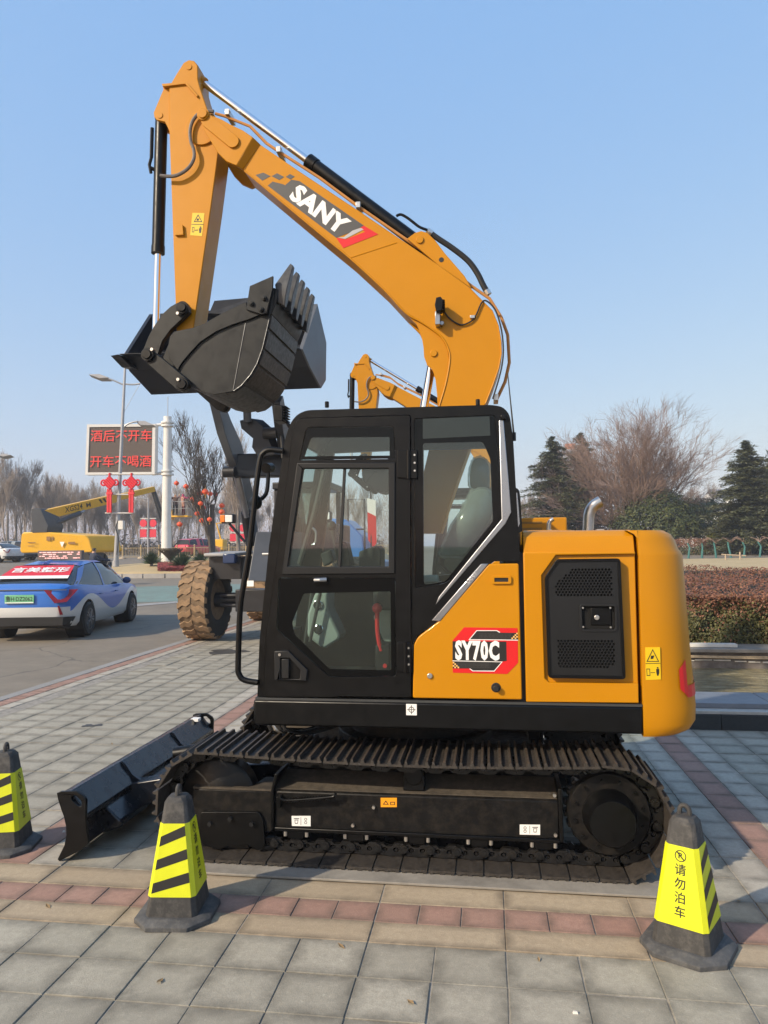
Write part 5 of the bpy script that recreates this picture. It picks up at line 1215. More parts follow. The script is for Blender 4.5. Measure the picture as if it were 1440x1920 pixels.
# pruned saplings, low hedge and rail behind the lawn
SAPT = mat('teal_wrapped_trunk', (.05,.17,.16), .8, var=.25, scale=8)
for k, px in enumerate((992,1014,1043,1069,1094,1125,1148,1173,1202,1236,1266,1290,1315,1342,1370,1394,1424,1448)):
    if px < 1270 and px > 1000: continue
    b_ = gz(px, 52); t = thing('pruned_sapling', 'pollarded sapling with teal wrapped trunk at the end of lawn', 'sapling', tuple(b_), 'pruned saplings behind the lawn')
    MB().tube([b_, b_+Vector((rw.uniform(-.15,.15),0,.75)), b_+Vector((rw.uniform(-.2,.2),0,1.1))], [.075,.06,.05], 6).build('trunk', SAPT, t)
    mb = MB(); q = b_+Vector((0,0,1.05))
    for j in range(9):
        a = rw.uniform(0,6.28); L = rw.uniform(.4,.75); mb.tube([q, q+Vector((L*.5*math.cos(a), L*.5*math.sin(a), L*.45)), q+Vector((L*math.cos(a), L*math.sin(a), L*.6))], [.035,.022,.010], 4)
    mb.build('branches', TWIGR, t, smooth=0)
p0 = gz(960, 57); p1 = gz(1500, 60); lv = []; rr = random.Random(9)
for _ in range(15000):
    t = rr.random(); p = p0.lerp(p1, t)+Vector((0, rr.uniform(-.5,.9), 0)); z = rr.uniform(0,1.25); lv.append((p+Vector((0,0,z)), Vector((rr.gauss(0,.6),-1,rr.uniform(-.2,1))), rr.uniform(.04,.08), .5, (.56+.44*rr.random()) if z > .6 else rr.random()*.7))
o = leaf_obj('low_hedge', lv, HLEAF, None, tuple(p0)); tag(o, 'low red brown hedge running behind the teal wrapped saplings', 'hedge')
q = gz(1376, 49); rl = thing('low_rail', 'low wooden rail lying across the end of the lawn', 'rail', tuple(q))
MB().tube([q+Vector((-.8,0,.34)), q+Vector((.75,.1,.24))], .045, 6).build('bar', mat('rail_wood', (.42,.33,.23), .8, var=.2), rl); MB().cyl(q+Vector((.36,0,-.05)), q+Vector((.36,0,.5)), .05, n=6).build('post', mat('rail_wood', (.4,.3,.2)), rl); MB().cyl(q+Vector((-.55,0,-.05)), q+Vector((-.55,0,.36)), .05, n=6).build('post', mat('rail_wood', (.4,.3,.2)), rl)
# white marquee roofs and far tower on the right
q = gz(1336, 120); tn = thing('marquee', 'white peaked marquee roofs showing between shrubs and the right cedars', 'tent', tuple(q))
WTENT = mat('white_canvas', (.78,.76,.72), .7, var=.03)
for dx, dz, w_ in ((-3.6,6.4,3.2),(-.6,7.4,3.6),(2.6,6.8,3.4)):
    c = q+Vector((dx,0,0)); mb = MB(); mb.loft([[c+Vector((sx*w_,sy*3,5.4)) for sx,sy in ((-1,-1),(1,-1),(1,1),(-1,1))],[c+Vector((sx*w_*.42,sy*1.3,5.4+(dz-5.4)*.35)) for sx,sy in ((-1,-1),(1,-1),(1,1),(-1,1))],[c+Vector((sx*.1,sy*.1,dz+1.4)) for sx,sy in ((-1,-1),(1,-1),(1,1),(-1,1))]]); mb.build('canopy', WTENT, tn, smooth=0)
MB().box(q.x-6.5,q.x+6.2,q.y-2.9,q.y+2.9,q.z,q.z+5.4).build('wall', WTENT, tn)
MB().prismx([(q.y-1,q.z+8.2),(q.y+6,q.z+8.2),(q.y+3,q.z+9.6)], q.x+.5, q.x+6).build('grey_roof', mat('slate_roof',(.17,.19,.22),.6), tn)
def tower(px, d, w_, h_, label, name='apartment_tower', col=(.55,.50,.45), nf=14, nb=5, cap=None):
    q = gz(px, d); t = thing(name, label, 'building', tuple(q)); m_ = mat('tower_'+name+str(px), col, .8, var=.05, scale=.3)
    MB().box(q.x-w_/2,q.x+w_/2,q.y,q.y+w_*.7,q.z-1,q.z+h_).build('wall', m_, t)
    wm = mat('far_window_glass', (.16,.19,.23), .25)
    me = MB().box(-w_/nb*.3,w_/nb*.3,-.25,.02,-h_/nf*.3,h_/nf*.3).mesh('window'); me.materials.append(wm)
    for i in range(nb):
        for j in range(nf//2, nf): inst(me, 'window', t, Matrix.Translation((-w_/2+w_*(i+.5)/nb, 0, h_*(j+.5)/nf)))
    MB().box(q.x-w_*.3,q.x+w_*.3,q.y+.5,q.y+w_*.6,q.z+h_,q.z+h_*1.06).build('roof_block', mat('roof_'+str(px), cap or col, .8), t); return t
tower(1074, 300, 6.5, 39.5, 'distant pale tower with orange roof block behind the cedars', col=(.50,.52,.55), cap=(.50,.17,.06))
tower(437, 520, 13, 38, 'distant beige apartment block beyond the lantern tree', name='apartment_block', col=(.56,.45,.36))
tower(426, 600, 9, 50, 'distant blue grey tower beyond the lantern tree', name='office_tower', col=(.30,.34,.40))
tower(452, 480, 16, 26, 'low pale pink block between the far towers and loader arm', name='far_block', col=(.5,.40,.36))

# a few dry leaves and chips on the paving
rr = random.Random(51); DL = mat('dry_leaf', (.26,.17,.08), .8, var=.3, scale=40); CH = mat('stone_chip', (.62,.60,.55), .8)
for k, (x, y) in enumerate([(1079,1900),(1191,1681),(120,1560),(640,1775),(300,1840),(1385,1690),(210,1395),(90,1700),(770,1880),(1010,1800)]):
    p = G(x, y, .003); w_ = rr.uniform(.008,.016); a = rr.uniform(0,6.28); u_ = Vector((math.cos(a),math.sin(a),0))*w_; v_ = Vector((-math.sin(a),math.cos(a),0))*w_*.55
    if k < 3: o = MB().loft([[p+u_+v_,p-u_+v_,p-u_-v_,p+u_-v_],[p+(u_+v_)*.6+Vector((0,0,.008)),p+(v_-u_)*.6+Vector((0,0,.009)),p-(u_+v_)*.6+Vector((0,0,.007)),p+(u_-v_)*.6+Vector((0,0,.008))]]).build('stone_chip', CH, None, base=tuple(p)); tag(o, 'tiny pale stone chip lying on the paving', 'stone', 'stone chips on the paving')
    else: o = MB().add([p-u_*1.6, p+v_*1.2+Vector((0,0,.005)), p+u_*1.6+Vector((0,0,.009)), p-v_*1.2+Vector((0,0,.004)), p+Vector((0,0,.001))], [(0,1,4),(1,2,4),(2,3,4),(3,0,4)]).build('fallen_leaf', DL, None, base=tuple(p)); tag(o, 'small dry brown leaf fallen on the paving', 'leaf', 'dry leaves on the paving')
# ================================================================== parking cones
CRUB = mat('cone_rubber', (.035,.034,.033), .75, var=.25, scale=8, bump=.3, bscale=50, dirt=(.14,.13,.115), dirtamt=.55)
CYEL = mat('cone_reflective_yellow', (.60,.63,.012), .42, var=.05, scale=12, bump=.25, bscale=22)
def cone(loc, rz, label):
    t = thing('parking_cone', label, 'cone', loc, 'yellow parking cones around the excavator', rz, local=True)
    def sq(w_, c_, z): 
        a, b = w_/2, w_/2-c_; return [(-b,-a,z),(b,-a,z),(a,-b,z),(a,b,z),(b,a,z),(-b,a,z),(-a,b,z),(-a,-b,z)]
    MB().loft([sq(.385,.09,0),sq(.385,.09,.022),sq(.35,.085,.036),sq(.285,.03,.042)]).build('base', mat('cone_base_grey',(.06,.061,.063),.8,var=.3,scale=9,bump=.3,bscale=60,dirt=(.16,.15,.135),dirtamt=.6), t, bevel=.003)
    wz = lambda z: .262+(.118-.262)*(z-.04)/(.575-.04)
    MB().loft([sq(wz(.04),.022,.04),sq(wz(.575),.016,.575),sq(.09,.02,.598),sq(.03,.006,.604)]).build('body', CRUB, t, bevel=.003)
    MB().loft([sq(wz(z)+.006,.02,z) for z in (.135,.25,.36,.478)]).build('sleeve', CYEL, t, smooth=30)
    mb = MB(); p = [(-.022,0,.585)]+[(.022*-math.cos(a), 0, .618+.026*math.sin(a)) for a in [math.pi*k/8 for k in range(9)]]+[(.022,0,.585)]
    mb.tube(p, .011, 8); mb.build('handle', CRUB, t)
    sl_ = (wz(.04)-wz(.575))/2/(.575-.04); t.scale = (.92,)*3
    for k in range(4):     # faces 0,2 writing, 1,3 stripes
        M = Matrix.Rotation(math.pi/2*k, 4, 'Z')
        if k % 2:
            st = MB()
            for z in (.178,.287,.396):
                h_ = .047
                q = []
                for s_, zz in ((-1,z-.026),(1,z+.026),(1,z+.026+h_),(-1,z-.026+h_)):
                    hw = wz(zz)/2+.003; q.append((s_*(hw-.020), -hw-.0012, zz))
                st.add(q, [(0,1,2,3)])
            st.xf(M).build('stripes', INK, t, smooth=0)
        else:
            tx = MB(); up_ = Vector((0, sl_, 1)).normalized()
            for ch, z in zip('请勿泊车', (.375,.315,.255,.195)):
                tt = text(ch, (0, -wz(z)/2-.0042, z), (1,0,0), up_, .052, .012, 1, 0, 0); tx.add(tt.v, tt.f)
            z = .437; tt = text('R', (0,-wz(z)/2-.0042,z), (1,0,0), up_, .036, .02, 1, 0, 0); tx.add(tt.v, tt.f)
            ro, ri = .0255, .0215; n_ = 24; yv = lambda zz: -wz(zz)/2-.0042
            tx.add([(r_*math.cos(a), yv(z+r_*math.sin(a)), z+r_*math.sin(a)) for r_ in (ro,ri) for a in [2*math.pi*i/n_ for i in range(n_)]], [(i,(i+1)%n_,(i+1)%n_+n_,i+n_) for i in range(n_)])
            tx.add([(a*.016+e*.002, yv(z-a*.016), z-a*.016+e*.002) for a, e in ((-1,1),(1,1),(1,-1),(-1,-1))], [(0,1,2,3)])
            tx.xf(M).build('writing', INK, t, smooth=0)
    return t
cone((-1.475,3.40,0), R(96), 'yellow black striped parking cone standing before the front idler')
cone((.82,3.385,0), R(-30), 'yellow parking cone with Chinese writing toward viewer below the drive sprocket')
cone((-2.80,4.02,0), R(104), 'yellow parking cone standing outside the end of dozer blade')

# ================================================================== second excavator
import itertools
def rot_about(p, ang): return Matrix.Translation(p) @ Matrix.Rotation(ang, 4, 'Y') @ Matrix.Translation(-p)
ft = W(802,1005,YC); pin = W(388.5,226,YC)
boom_kids = [o for o in bpy.data.objects if o.parent == ex and o.name.split('.')[0] in ('boom','boom_nose','arm','pivot_pin','arm_cylinder','bucket_cylinder','boom_cylinder','bucket','tipping_link','bucket_link','link_pin','pin_bolt')]
seen2 = lambda o: o.name.split('.')[0] in ('base_frame','engine_hood','counterweight','exhaust_pipe','side_panel','cab_frame','door','crawler_track','track_frame','sprocket','idler','grille_door','swing_ring')
e2 = bpy.data.objects.new('excavator', None); COL.objects.link(e2); BASE[e2.name] = EXB
tag(e2, 'second yellow excavator parked behind, boom rising over the cab roof', 'excavator')
for ch in [k for k in bpy.data.objects if k.parent == ex]:
    if ch in boom_kids or not seen2(ch): continue
    copy_tree(ch, e2)
Tb2 = rot_about(ft, R(-8)); Ta2 = Tb2 @ rot_about(pin, R(8))
boom_group(e2, Tb2, Ta2, full=False)
s2 = 1.1; e2.scale = (s2,)*3
tgt = DP(682,672,14.7); a2 = (Ta2 @ W(354,125,YC))-Vector(EXB); e2.location = (tgt.x-a2.x*s2, tgt.y-a2.y*s2, 0)

# taller engine cover of the second machine with louvres
c0 = DP(974,994,14.6); c1_ = DP(1062,970,14.6); w2l = lambda v: Vector(((v.x-e2.location.x)/s2+EXB[0], (v.y-e2.location.y)/s2+EXB[1], v.z/s2))
q0, q1 = w2l(c0), w2l(c1_)
ec = MB().box(q0.x-.5, q1.x, q0.y, q0.y+.9, 1.6, q1.z).build('engine_cover', YEL, e2, bevel=.03, seg=3)
for k in range(2): MB().box(q0.x+.0, q0.x+.40, q0.y-.004, q0.y+.01, q1.z-.11-k*.11, q1.z-.07-k*.11).build('louvre', mat('louvre_dark',(.25,.12,.01),.6), ec)
# ================================================================== wheel loader
LB = (-4.25, 14.2, 0)
lo = thing('wheel_loader', 'black wheel loader with raised bucket and muddy tyre behind the excavator', 'wheel loader', LB)
LBLK = mat('loader_black', (.012,.0125,.015), .38, var=.2, scale=3, rvar=.08)
LNAV = mat('loader_bucket_navy', (.010,.012,.018), .4, var=.2, scale=3, rvar=.08)
LGR = mat('loader_grey', (.085,.09,.098), .45, var=.12, scale=3)
MUD = mat('muddy_tyre', (.27,.175,.098), .9, var=.25, scale=7, bump=.3, bscale=30, dirt=(.10,.075,.05), dirtamt=.55)
TYRE = mat('tyre_rubber', (.018,.018,.018), .75, var=.25, scale=8)
# bucket from its end profile
dl, dh, db = 12.0, 12.7, 13.15
def prof_end(lip, heel, top, bk1, bk2, notch): return [lip, notch, heel, bk2, bk1, top]
Lf = [DP(233,668,dl), DP(246,696,dl+.25), DP(287,740,dh), DP(300,725,db), DP(302,655,db), DP(283,589,dh)]
Rt = [DP(564,655,dl), DP(578,688,dl+.25), DP(599,728,dh), DP(608,713,db), DP(609,643,db), DP(592,570,dh)]
mb = MB()
# shell: lip -> heel -> back -> top as a bent plate of real thickness
def inner(P): 
    c = sum(P, Vector())/len(P); return [p+(c-p).normalized()*.05 for p in P]
Li, Ri = inner(Lf), inner(Rt)
for a, b in ((0,1),(1,2),(2,3),(3,4),(4,5)):
    mb.hexa([Lf[a],Rt[a],Rt[b],Lf[b]],[Li[a],Ri[a],Ri[b],Li[b]])
lbk = mb.build('bucket', LNAV, lo, smooth=20)
for P, s_ in ((Lf,-1),(Rt,1)):
    o_ = Vector((.03*s_, 0, 0)); MB().loft([[p+o_ for p in P],[p-o_ for p in P]]).build('bucket_side_plate', LNAV if s_ < 0 else LGR, lbk)  # skylight on the right plate is put into its colour, grey over navy
for k in range(7):
    a = Lf[0].lerp(Rt[0],k/7); b = Lf[0].lerp(Rt[0],(k+.97)/7); f_ = Vector((0,-.16,-.012)); u_ = Vector((0,0,.03))
    MB().hexa([a,b,b+f_,a+f_],[a+u_,b+u_,b+f_+u_*.4,a+f_+u_*.4]).build('cutting_edge', LBLK, lbk)
a, b = Lf[0], Lf[0]+Vector((-.14,0,0)); MB().hexa([a,b,b+Vector((-.02,-.14,-.02)),a+Vector((0,-.2,-.02))],[a+Vector((.12,.3,-.16)),b+Vector((.1,.25,-.16)),b+Vector((.1,0,-.18)),a+Vector((.12,0,-.18))]).build('edge_corner', LBLK, lbk)
a, b = DP(402,564,dh), DP(470,558,dh); MB().hexa([a,b,b+Vector((.12,0,-.28)),a+Vector((-.1,0,-.22))],[q+Vector((0,.05,0)) for q in (a,b,b+Vector((.12,0,-.28)),a+Vector((-.1,0,-.22)))]).build('spill_guard', LNAV, lbk)
# lift arms
def bar(path, w_, hs):
    mb = MB(); rings = []
    for i, p in enumerate(path):
        d = (path[min(i+1,len(path)-1)]-path[max(i-1,0)]).normalized(); s_ = Vector((1,0,0)); u_ = s_.cross(d).normalized(); h_ = hs[i]
        rings.append([p-s_*w_/2-u_*h_/2, p+s_*w_/2-u_*h_/2, p+s_*w_/2+u_*h_/2, p-s_*w_/2+u_*h_/2])
    return mb.loft(rings)
for k, px in enumerate([[(404,748,12.7),(420,800,13.0),(440,850,13.4),(462,930,14.2),(474,1010,15.2)], [(520,748,12.8),(528,800,13.1),(541,850,13.5),(556,930,14.3),(566,1010,15.3)]]):
    bar([DP(*q) for q in px], .15, [.26,.42,.52,.4,.34]).build('lift_arm', LGR if k == 0 else LBLK, lo, bevel=.01)
a, b = DP(437,872,13.35), DP(545,870,13.5); MB().hexa([a+Vector((0,-.05,-.22)),b+Vector((0,-.05,-.22)),b+Vector((0,.3,-.22)),a+Vector((0,.3,-.22))],[a+Vector((0,-.05,.2)),b+Vector((0,-.05,.2)),b+Vector((0,.3,.2)),a+Vector((0,.3,.2))]).build('cross_tube', LBLK, lo, bevel=.02)
c = DP(434,886,13.3); MB().cyl(c+Vector((-.1,-.12,0)), c+Vector((.12,-.12,0)), .1, n=14).build('arm_pin', LBLK, lo, bevel=.01)
rk = [(455,788),(474,784),(484,786),(500,800),(512,830),(522,852),(490,858),(478,838),(480,822),(458,803)]
P = [DP(x,y,13.1) for x,y in rk]; MB().loft([[p+Vector((-.06,0,0)) for p in P],[p+Vector((.06,.12,0)) for p in P]]).build('rocker', LBLK, lo, bevel=.01)
MB().cyl(DP(463,758,12.9), DP(464,790,13.0), .07, n=12).build('bucket_rod', LGR, lo)
c = DP(507,812,13.0); MB().cyl(c+Vector((-.12,0,0)), c+Vector((.12,0,0)), .1, n=14).tube(bez([c, c+Vector((.12,0,.08)), c+Vector((.2,0,-.1)), c+Vector((.22,0,-.45))],5), .03, 8).build('tilt_hose', RUB, lo)
MB().cyl(DP(445,893,13.4), DP(462,968,13.9), .065, n=14).build('lift_rod', mat('loader_rod', (.34,.34,.36), .3, .9), lo); MB().cyl(DP(461,960,13.9), DP(470,1020,14.3), .1, n=14).build('lift_cylinder', LBLK, lo)
MB().cyl(DP(556,893,13.6), DP(566,968,14.0), .065, n=14).build('lift_rod', mat('loader_rod', (.34,.34,.36), .3, .9), lo)
# front frame, axle, fender, lamps
a = DP(480,997,13.6); MB().hexa([DP(480,997,13.5),DP(548,997,13.7),DP(540,1092,13.2),DP(464,1090,13.0)],[q+Vector((0,.8,0)) for q in (DP(480,997,13.5),DP(548,997,13.7),DP(540,1092,13.2),DP(464,1090,13.0))]).build('front_frame', LGR, lo, bevel=.02)
c = DP(470,1094,12.98); MB().box(c.x-.06,c.x+.06,c.y-.02,c.y-.005,c.z-.05,c.z+.05).build('frame_sticker', WHT, lo)
wr_, ww = .745, .55
axl = MB().cyl((-5.2,13.35,.745),(-3.0,13.35,.745),.14,n=16).box(-4.6,-3.6,13.1,13.6,.55,.95)
for z in (.66,.84): axl.cyl((-4.9,13.15,z),(-4.4,13.15,z),.04,n=8)
axl.build('front_axle', LBLK, lo, bevel=.01)
def wheel_mesh(rad, wid, m):
    mb = MB(); pr = [(.36*rad,-wid*.30),(.46*rad,-wid*.42),(.62*rad,-wid*.49),(.86*rad,-wid*.5),(.945*rad,-wid*.46),(.962*rad,-wid*.2),(.965*rad,0),(.962*rad,wid*.2),(.945*rad,wid*.46),(.86*rad,wid*.5),(.62*rad,wid*.49),(.46*rad,wid*.42),(.36*rad,wid*.30)]
    mb.lathe(pr, (0,0,0), 'x', 48); return mb
def loader_wheel(x, y, name='wheel'):
    w_ = wheel_mesh(wr_, ww, TYRE).xf(Matrix.Translation((x,y,wr_))).build(name, TYRE, lo, smooth=40)
    tr = MB(); N = 22
    for s_ in (-1, 1):
        for k in range(N):
            a0 = 2*math.pi*(k+(.5 if s_ > 0 else 0))/N
            R0, R1 = wr_*.95, wr_*.992
            def P_(u, a, r): return Vector((u, r*math.cos(a), r*math.sin(a)))
            secs = [(s_*ww*.02, -.05), (s_*ww*.16, .03), (s_*ww*.30, .0), (s_*ww*.47, .09), (s_*ww*.515, .10)]
            rings = []
            for j, (u, sh) in enumerate(secs):
                r_o = R1 if j < 4 else wr_*.90; wd = .088 if j < 4 else .07
                rings.append([P_(u, a0+sh-wd, R0-.02), P_(u, a0+sh-wd*.8, r_o), P_(u, a0+sh+wd*.8, r_o), P_(u, a0+sh+wd, R0-.02)])
            tr.loft(rings)
    tr.xf(Matrix.Translation((x,y,wr_))).build('tread', MUD, w_, smooth=30); MB().lathe([(.955*wr_,-ww*.44),(.968*wr_,-ww*.2),(.97*wr_,0),(.968*wr_,ww*.2),(.955*wr_,ww*.44)], (x,y,wr_), 'x', 48).build('tread_base', mat('mud_caked_base',(.17,.115,.068),.9,var=.3,scale=9,bump=.3,bscale=30), w_)
    MB().lathe([(.0,-.02),(.12,-.02),(.14,.05),(.24,.06),(.25,.02),(.30,.02),(.33,.10)], (x+ww*.12,y,wr_), 'x', 28).build('rim', LBLK, w_, smooth=40)
    for k in range(8): MB().cyl((x+ww*.12+.05,y+.19*math.cos(k*.785),wr_+.19*math.sin(k*.785)),(x+ww*.12+.09,y+.19*math.cos(k*.785),wr_+.19*math.sin(k*.785)),.02,n=6).build('wheel_nut', BOLT if k % 4 == 0 else LBLK, w_)
for x, y in ((-5.30,13.45),(-3.05,13.45),(-5.30,17.1),(-3.05,17.1)): loader_wheel(x, y)
fz = W(400,1040,13.3).z
MB().loft([[(-5.15,12.95,fz-.03),(-4.55,12.95,fz-.03),(-4.55,12.95,fz+.03),(-5.15,12.95,fz+.03)],[(-5.15,14.2,fz+.0),(-4.55,14.2,fz+.0),(-4.55,14.2,fz+.06),(-5.15,14.2,fz+.06)]]).build('fender', mat('fender_grey',(.30,.30,.30),.5,var=.1), lo, bevel=.02)
MB().box(-4.78,-4.55,12.93,13.1,fz-.16,fz+.02).build('fender_lamp', mat('dark_blue_lamp',(.02,.04,.1),.2), lo, bevel=.02); MB().box(-5.1,-4.5,13.1,14.1,fz-.45,fz-.04).build('fender_skirt', LBLK, lo)
for px, py in ((428,973),(610,968)):
    c = DP(px,py,13.3); h_ = MB().box(c.x-.13,c.x+.1,c.y-.02,c.y+.14,c.z-.08,c.z+.09).build('head_lamp', LBLK, lo, bevel=.02)
    MB().box(c.x-.05,c.x+.085,c.y-.035,c.y-.01,c.z-.06,c.z+.07).build('lamp_lens', mat('lamp_lens',(.72,.72,.70),.15), h_, bevel=.01); MB().box(c.x-.145,c.x-.055,c.y-.035,c.y+.08,c.z-.06,c.z+.07).build('turn_signal', mat('amber_lens',(.75,.20,.02),.25), h_, bevel=.01)
    MB().tube([c+Vector((.0,.05,-.08)), c+Vector((.28,.1,-.42))], .025, 8).build('lamp_stalk', LBLK, lo)
MB().box(-4.05,-3.1,15.2,16.6,1.1,2.2).build('rear_frame', LBLK, lo, bevel=.03)
cbx = MB()
for x in (-4.45,-3.35):
    for y in (15.3,16.5): cbx.box(x-.05,x+.05,y-.05,y+.05,1.1,2.95)
cbx.box(-4.5,-3.3,15.25,16.55,1.0,1.5).box(-4.52,-3.28,15.2,16.6,2.95,3.1); cbx.build('cab', LBLK, lo, bevel=.02)
MB().box(-4.4,-3.4,15.27,15.29,1.5,2.95).build('windscreen', GLASS, lo)

# ================================================================== blue machine and banner seen through the cab glass
b_ = DP(655,1030,22); b_.z = hgt(b_.x,b_.y); bt_ = thing('blue_machine', 'blue road machine with black tyres seen through the excavator cab windows', 'machine', tuple(b_))
BLU = mat('bright_blue_paint', (.035,.16,.44), .35, var=.06, scale=2, coat=.2)
MB().prism([(b_.x-1.1,b_.z+.75),(b_.x+1.0,b_.z+.75),(b_.x+1.0,b_.z+1.25),(b_.x+.45,b_.z+1.35),(b_.x+.4,b_.z+2.0),(b_.x-.1,b_.z+2.5),(b_.x-.7,b_.z+2.55),(b_.x-.85,b_.z+1.4),(b_.x-1.1,b_.z+1.3)], b_.y, b_.y+1.6).build('body', BLU, bt_, bevel=.05)
MB().prism([(b_.x+.25,b_.z+.8),(b_.x+1.02,b_.z+.8),(b_.x+1.02,b_.z+1.2),(b_.x+.3,b_.z+1.3)], b_.y-.02, b_.y+.1).build('side_cover', mat('grey_cover',(.14,.15,.16),.5), bt_, bevel=.02)
for dx in (-.75,.75): MB().lathe([(.1,-.2),(.42,-.18),(.48,-.1),(.48,.1),(.42,.18),(.1,.2)], (b_.x+dx,b_.y+.1,b_.z+.48), 'y', 24).build('tyre', TYRE, bt_)
MB().tube([(b_.x-.05,b_.y+.1,b_.z+1.3),(b_.x-.05,b_.y+.1,b_.z+3.1),(b_.x+.45,b_.y+.1,b_.z+3.1),(b_.x+.45,b_.y+.1,b_.z+1.3)], .03, 6).tube([(b_.x-.05,b_.y+.1,b_.z+2.2),(b_.x+.45,b_.y+.1,b_.z+2.2)], .025, 6).build('guard_rail', LBLK, bt_)
q = DP(696,1030,19); q.z = hgt(q.x,q.y); bn_ = thing('banner', 'red and white vertical banner standing behind the excavator cab', 'banner', tuple(q))
MB().cyl(q, q+Vector((0,0,3.6)), .02, n=8).build('pole', PLAS, bn_)
P = [DP(688,944,19),DP(704,951,19),DP(706,1018,19),DP(700,1027,19),DP(690,1012,19)]
def thick(P, m, name, par, d=.01): o_ = Vector((0,d,0)); return MB().loft([P,[p+o_ for p in P]]).build(name, m, par, smooth=0)
thick([DP(688,934,19),DP(704,938,19),DP(705,968,19),DP(689,960,19)], WHT, 'white_panel', bn_)
thick([DP(689,960,19),DP(705,968,19),DP(706,1018,19),DP(700,1027,19),DP(690,1012,19)], RED, 'red_panel', bn_)

# ================================================================== cars
def car(name, label, cat, loc, rz, m_body, L=4.8, Wd=1.86, Ht=1.5, suv=False, full=False):
    t = thing(name, label, cat, loc, None, rz, local=True)
    k = L/4.8; kw = Wd/1.86; kz = Ht/1.5
    st = [(-2.39,.46,.90,.70),(-2.33,.36,1.0,.80),(-2.15,.26,1.06,.885),(-1.6,.23,1.05,.925),(-.8,.22,1.0,.93),(0,.22,.97,.93),(.9,.22,.955,.93),(1.5,.23,.93,.925),(2.0,.25,.86,.885),(2.28,.32,.76,.80),(2.4,.42,.64,.66)]
    rings = []
    for y, zb, zt, hw in st:
        y *= k; hw *= kw; zb *= kz; zt *= kz; h_ = zt-zb
        half = [(hw*.90,zb),(hw*.97,zb+.10*h_),(hw*.995,zb+.36*h_),(hw,zb+.58*h_),(hw*.985,zb+.80*h_),(hw*.93,zb+.95*h_),(hw*.82,zt),(hw*.4,zt+.015)]
        rings.append([(x,y,z) for x,z in half]+[(-x,y,z) for x,z in reversed(half)])
    body = MB().loft(rings).build('body', m_body, t, smooth=50)
    cut = MB()
    for sx in (-1,1):
        for y in (-1.42*k,1.45*k): cut.cyl((sx*.58*kw,y,.34),(sx*1.2,y,.34),.385,n=32)
    co = cut.build('cutter', m_body, None); co.location = t.location; co.rotation_euler = t.rotation_euler
    bm_ = body.modifiers.new('cut','BOOLEAN'); bm_.object = co; bm_.operation = 'DIFFERENCE'; bm_.solver = 'EXACT'
    bpy.context.view_layer.update(); nm_ = bpy.data.meshes.new_from_object(body.evaluated_get(bpy.context.evaluated_depsgraph_get()))
    body.modifiers.clear(); body.data = nm_; bpy.data.objects.remove(co)
    nm_.set_sharp_from_angle(angle=R(40))
    # greenhouse
    gs = [(-2.05,1.045,1.05,.80,.80),(-1.72,1.03,1.20,.83,.70),(-1.1,1.0,1.405,.84,.61),(-.4,.985,1.475,.845,.615),(.15,.975,1.47,.845,.61),(.62,.965,1.38,.84,.63),(1.1,.95,1.14,.82,.70),(1.42,.94,.95,.80,.78)] if not suv else \
         [(-2.25,1.0,1.05,.82,.80),(-2.1,1.0,1.42,.84,.66),(-1.6,1.0,1.5,.86,.64),(-.4,.985,1.53,.86,.64),(.4,.975,1.5,.86,.64),(.8,.965,1.38,.85,.66),(1.2,.95,1.14,.84,.72),(1.45,.94,.96,.82,.78)]
    def gring(s_, e):
        y, zb, zt, hb, ht = s_; y *= k; hb = hb*kw+e; ht = ht*kw+e; zb *= kz; zt = zt*kz+e
        half = [(hb,zb-.04),(hb+(ht-hb)*.5+.01,zb+(zt-zb)*.5),(ht,zb+(zt-zb)*.93),(ht*.82,zt),(0,zt+.012)]
        return [(x,y,z) for x,z in half]+[(-x,y,z) for x,z in reversed(half[:-1])]
    DG = mat('car_glass', (.018,.022,.026), .06, var=.1)
    MB().loft([gring(s_,0) for s_ in gs]).build('windows', DG, t, smooth=50)
    # roof skin and pillars over the glass
    pil = MB()
    def skin(idx, i0, i1, e=.006):
        rs = [gring(gs[i],e) for i in idx]
        for a, b in zip(rs, rs[1:]):
            for j in range(i0, i1): pil.add([a[j],a[j+1],b[j+1],b[j]],[(0,1,2,3)])
    n_ = 9
    top = range(1,6) if suv else range(2,6); skin(list(top),2,6)
    for side in (0,1):
        def gp(i, f, e=.007):
            i0 = int(i); i1 = min(i0+1,len(gs)-1); tt = i-i0; a = gring(gs[i0],e); b = gring(gs[i1],e)
            def pt(r, f):
                q = [Vector(v) for v in (r[:3] if side == 0 else [r[8],r[7],r[6]])]
                return q[0].lerp(q[1],f*2) if f < .5 else q[1].lerp(q[2],(f-.5)*2)
            return pt(a,f).lerp(pt(b,f),tt)
        def strip_(i0, i1, w_):
            for f0, f1 in ((0,.5),(.5,1)):
                a = [gp(i0[0]+(i1[0]-i0[0])*f0,f0), gp(i0[0]+(i1[0]-i0[0])*f0+w_,f0), gp(i0[0]+(i1[0]-i0[0])*f1+w_,f1), gp(i0[0]+(i1[0]-i0[0])*f1,f1)]
                pil.add(a,[(0,1,2,3)])
        if suv: strip_((.2,0),(.9,0),.5); strip_((2.4,0),(2.4,0),.35); strip_((3.1,0),(3.1,0),.12); strip_((6.4,0),(5.0,0),.22)
        else: strip_((.2,0),(1.75,0),.62); strip_((3.1,0),(3.1,0),.14); strip_((6.55,0),(4.9,0),.2)
    pil.build('roof', m_body, t, smooth=50)
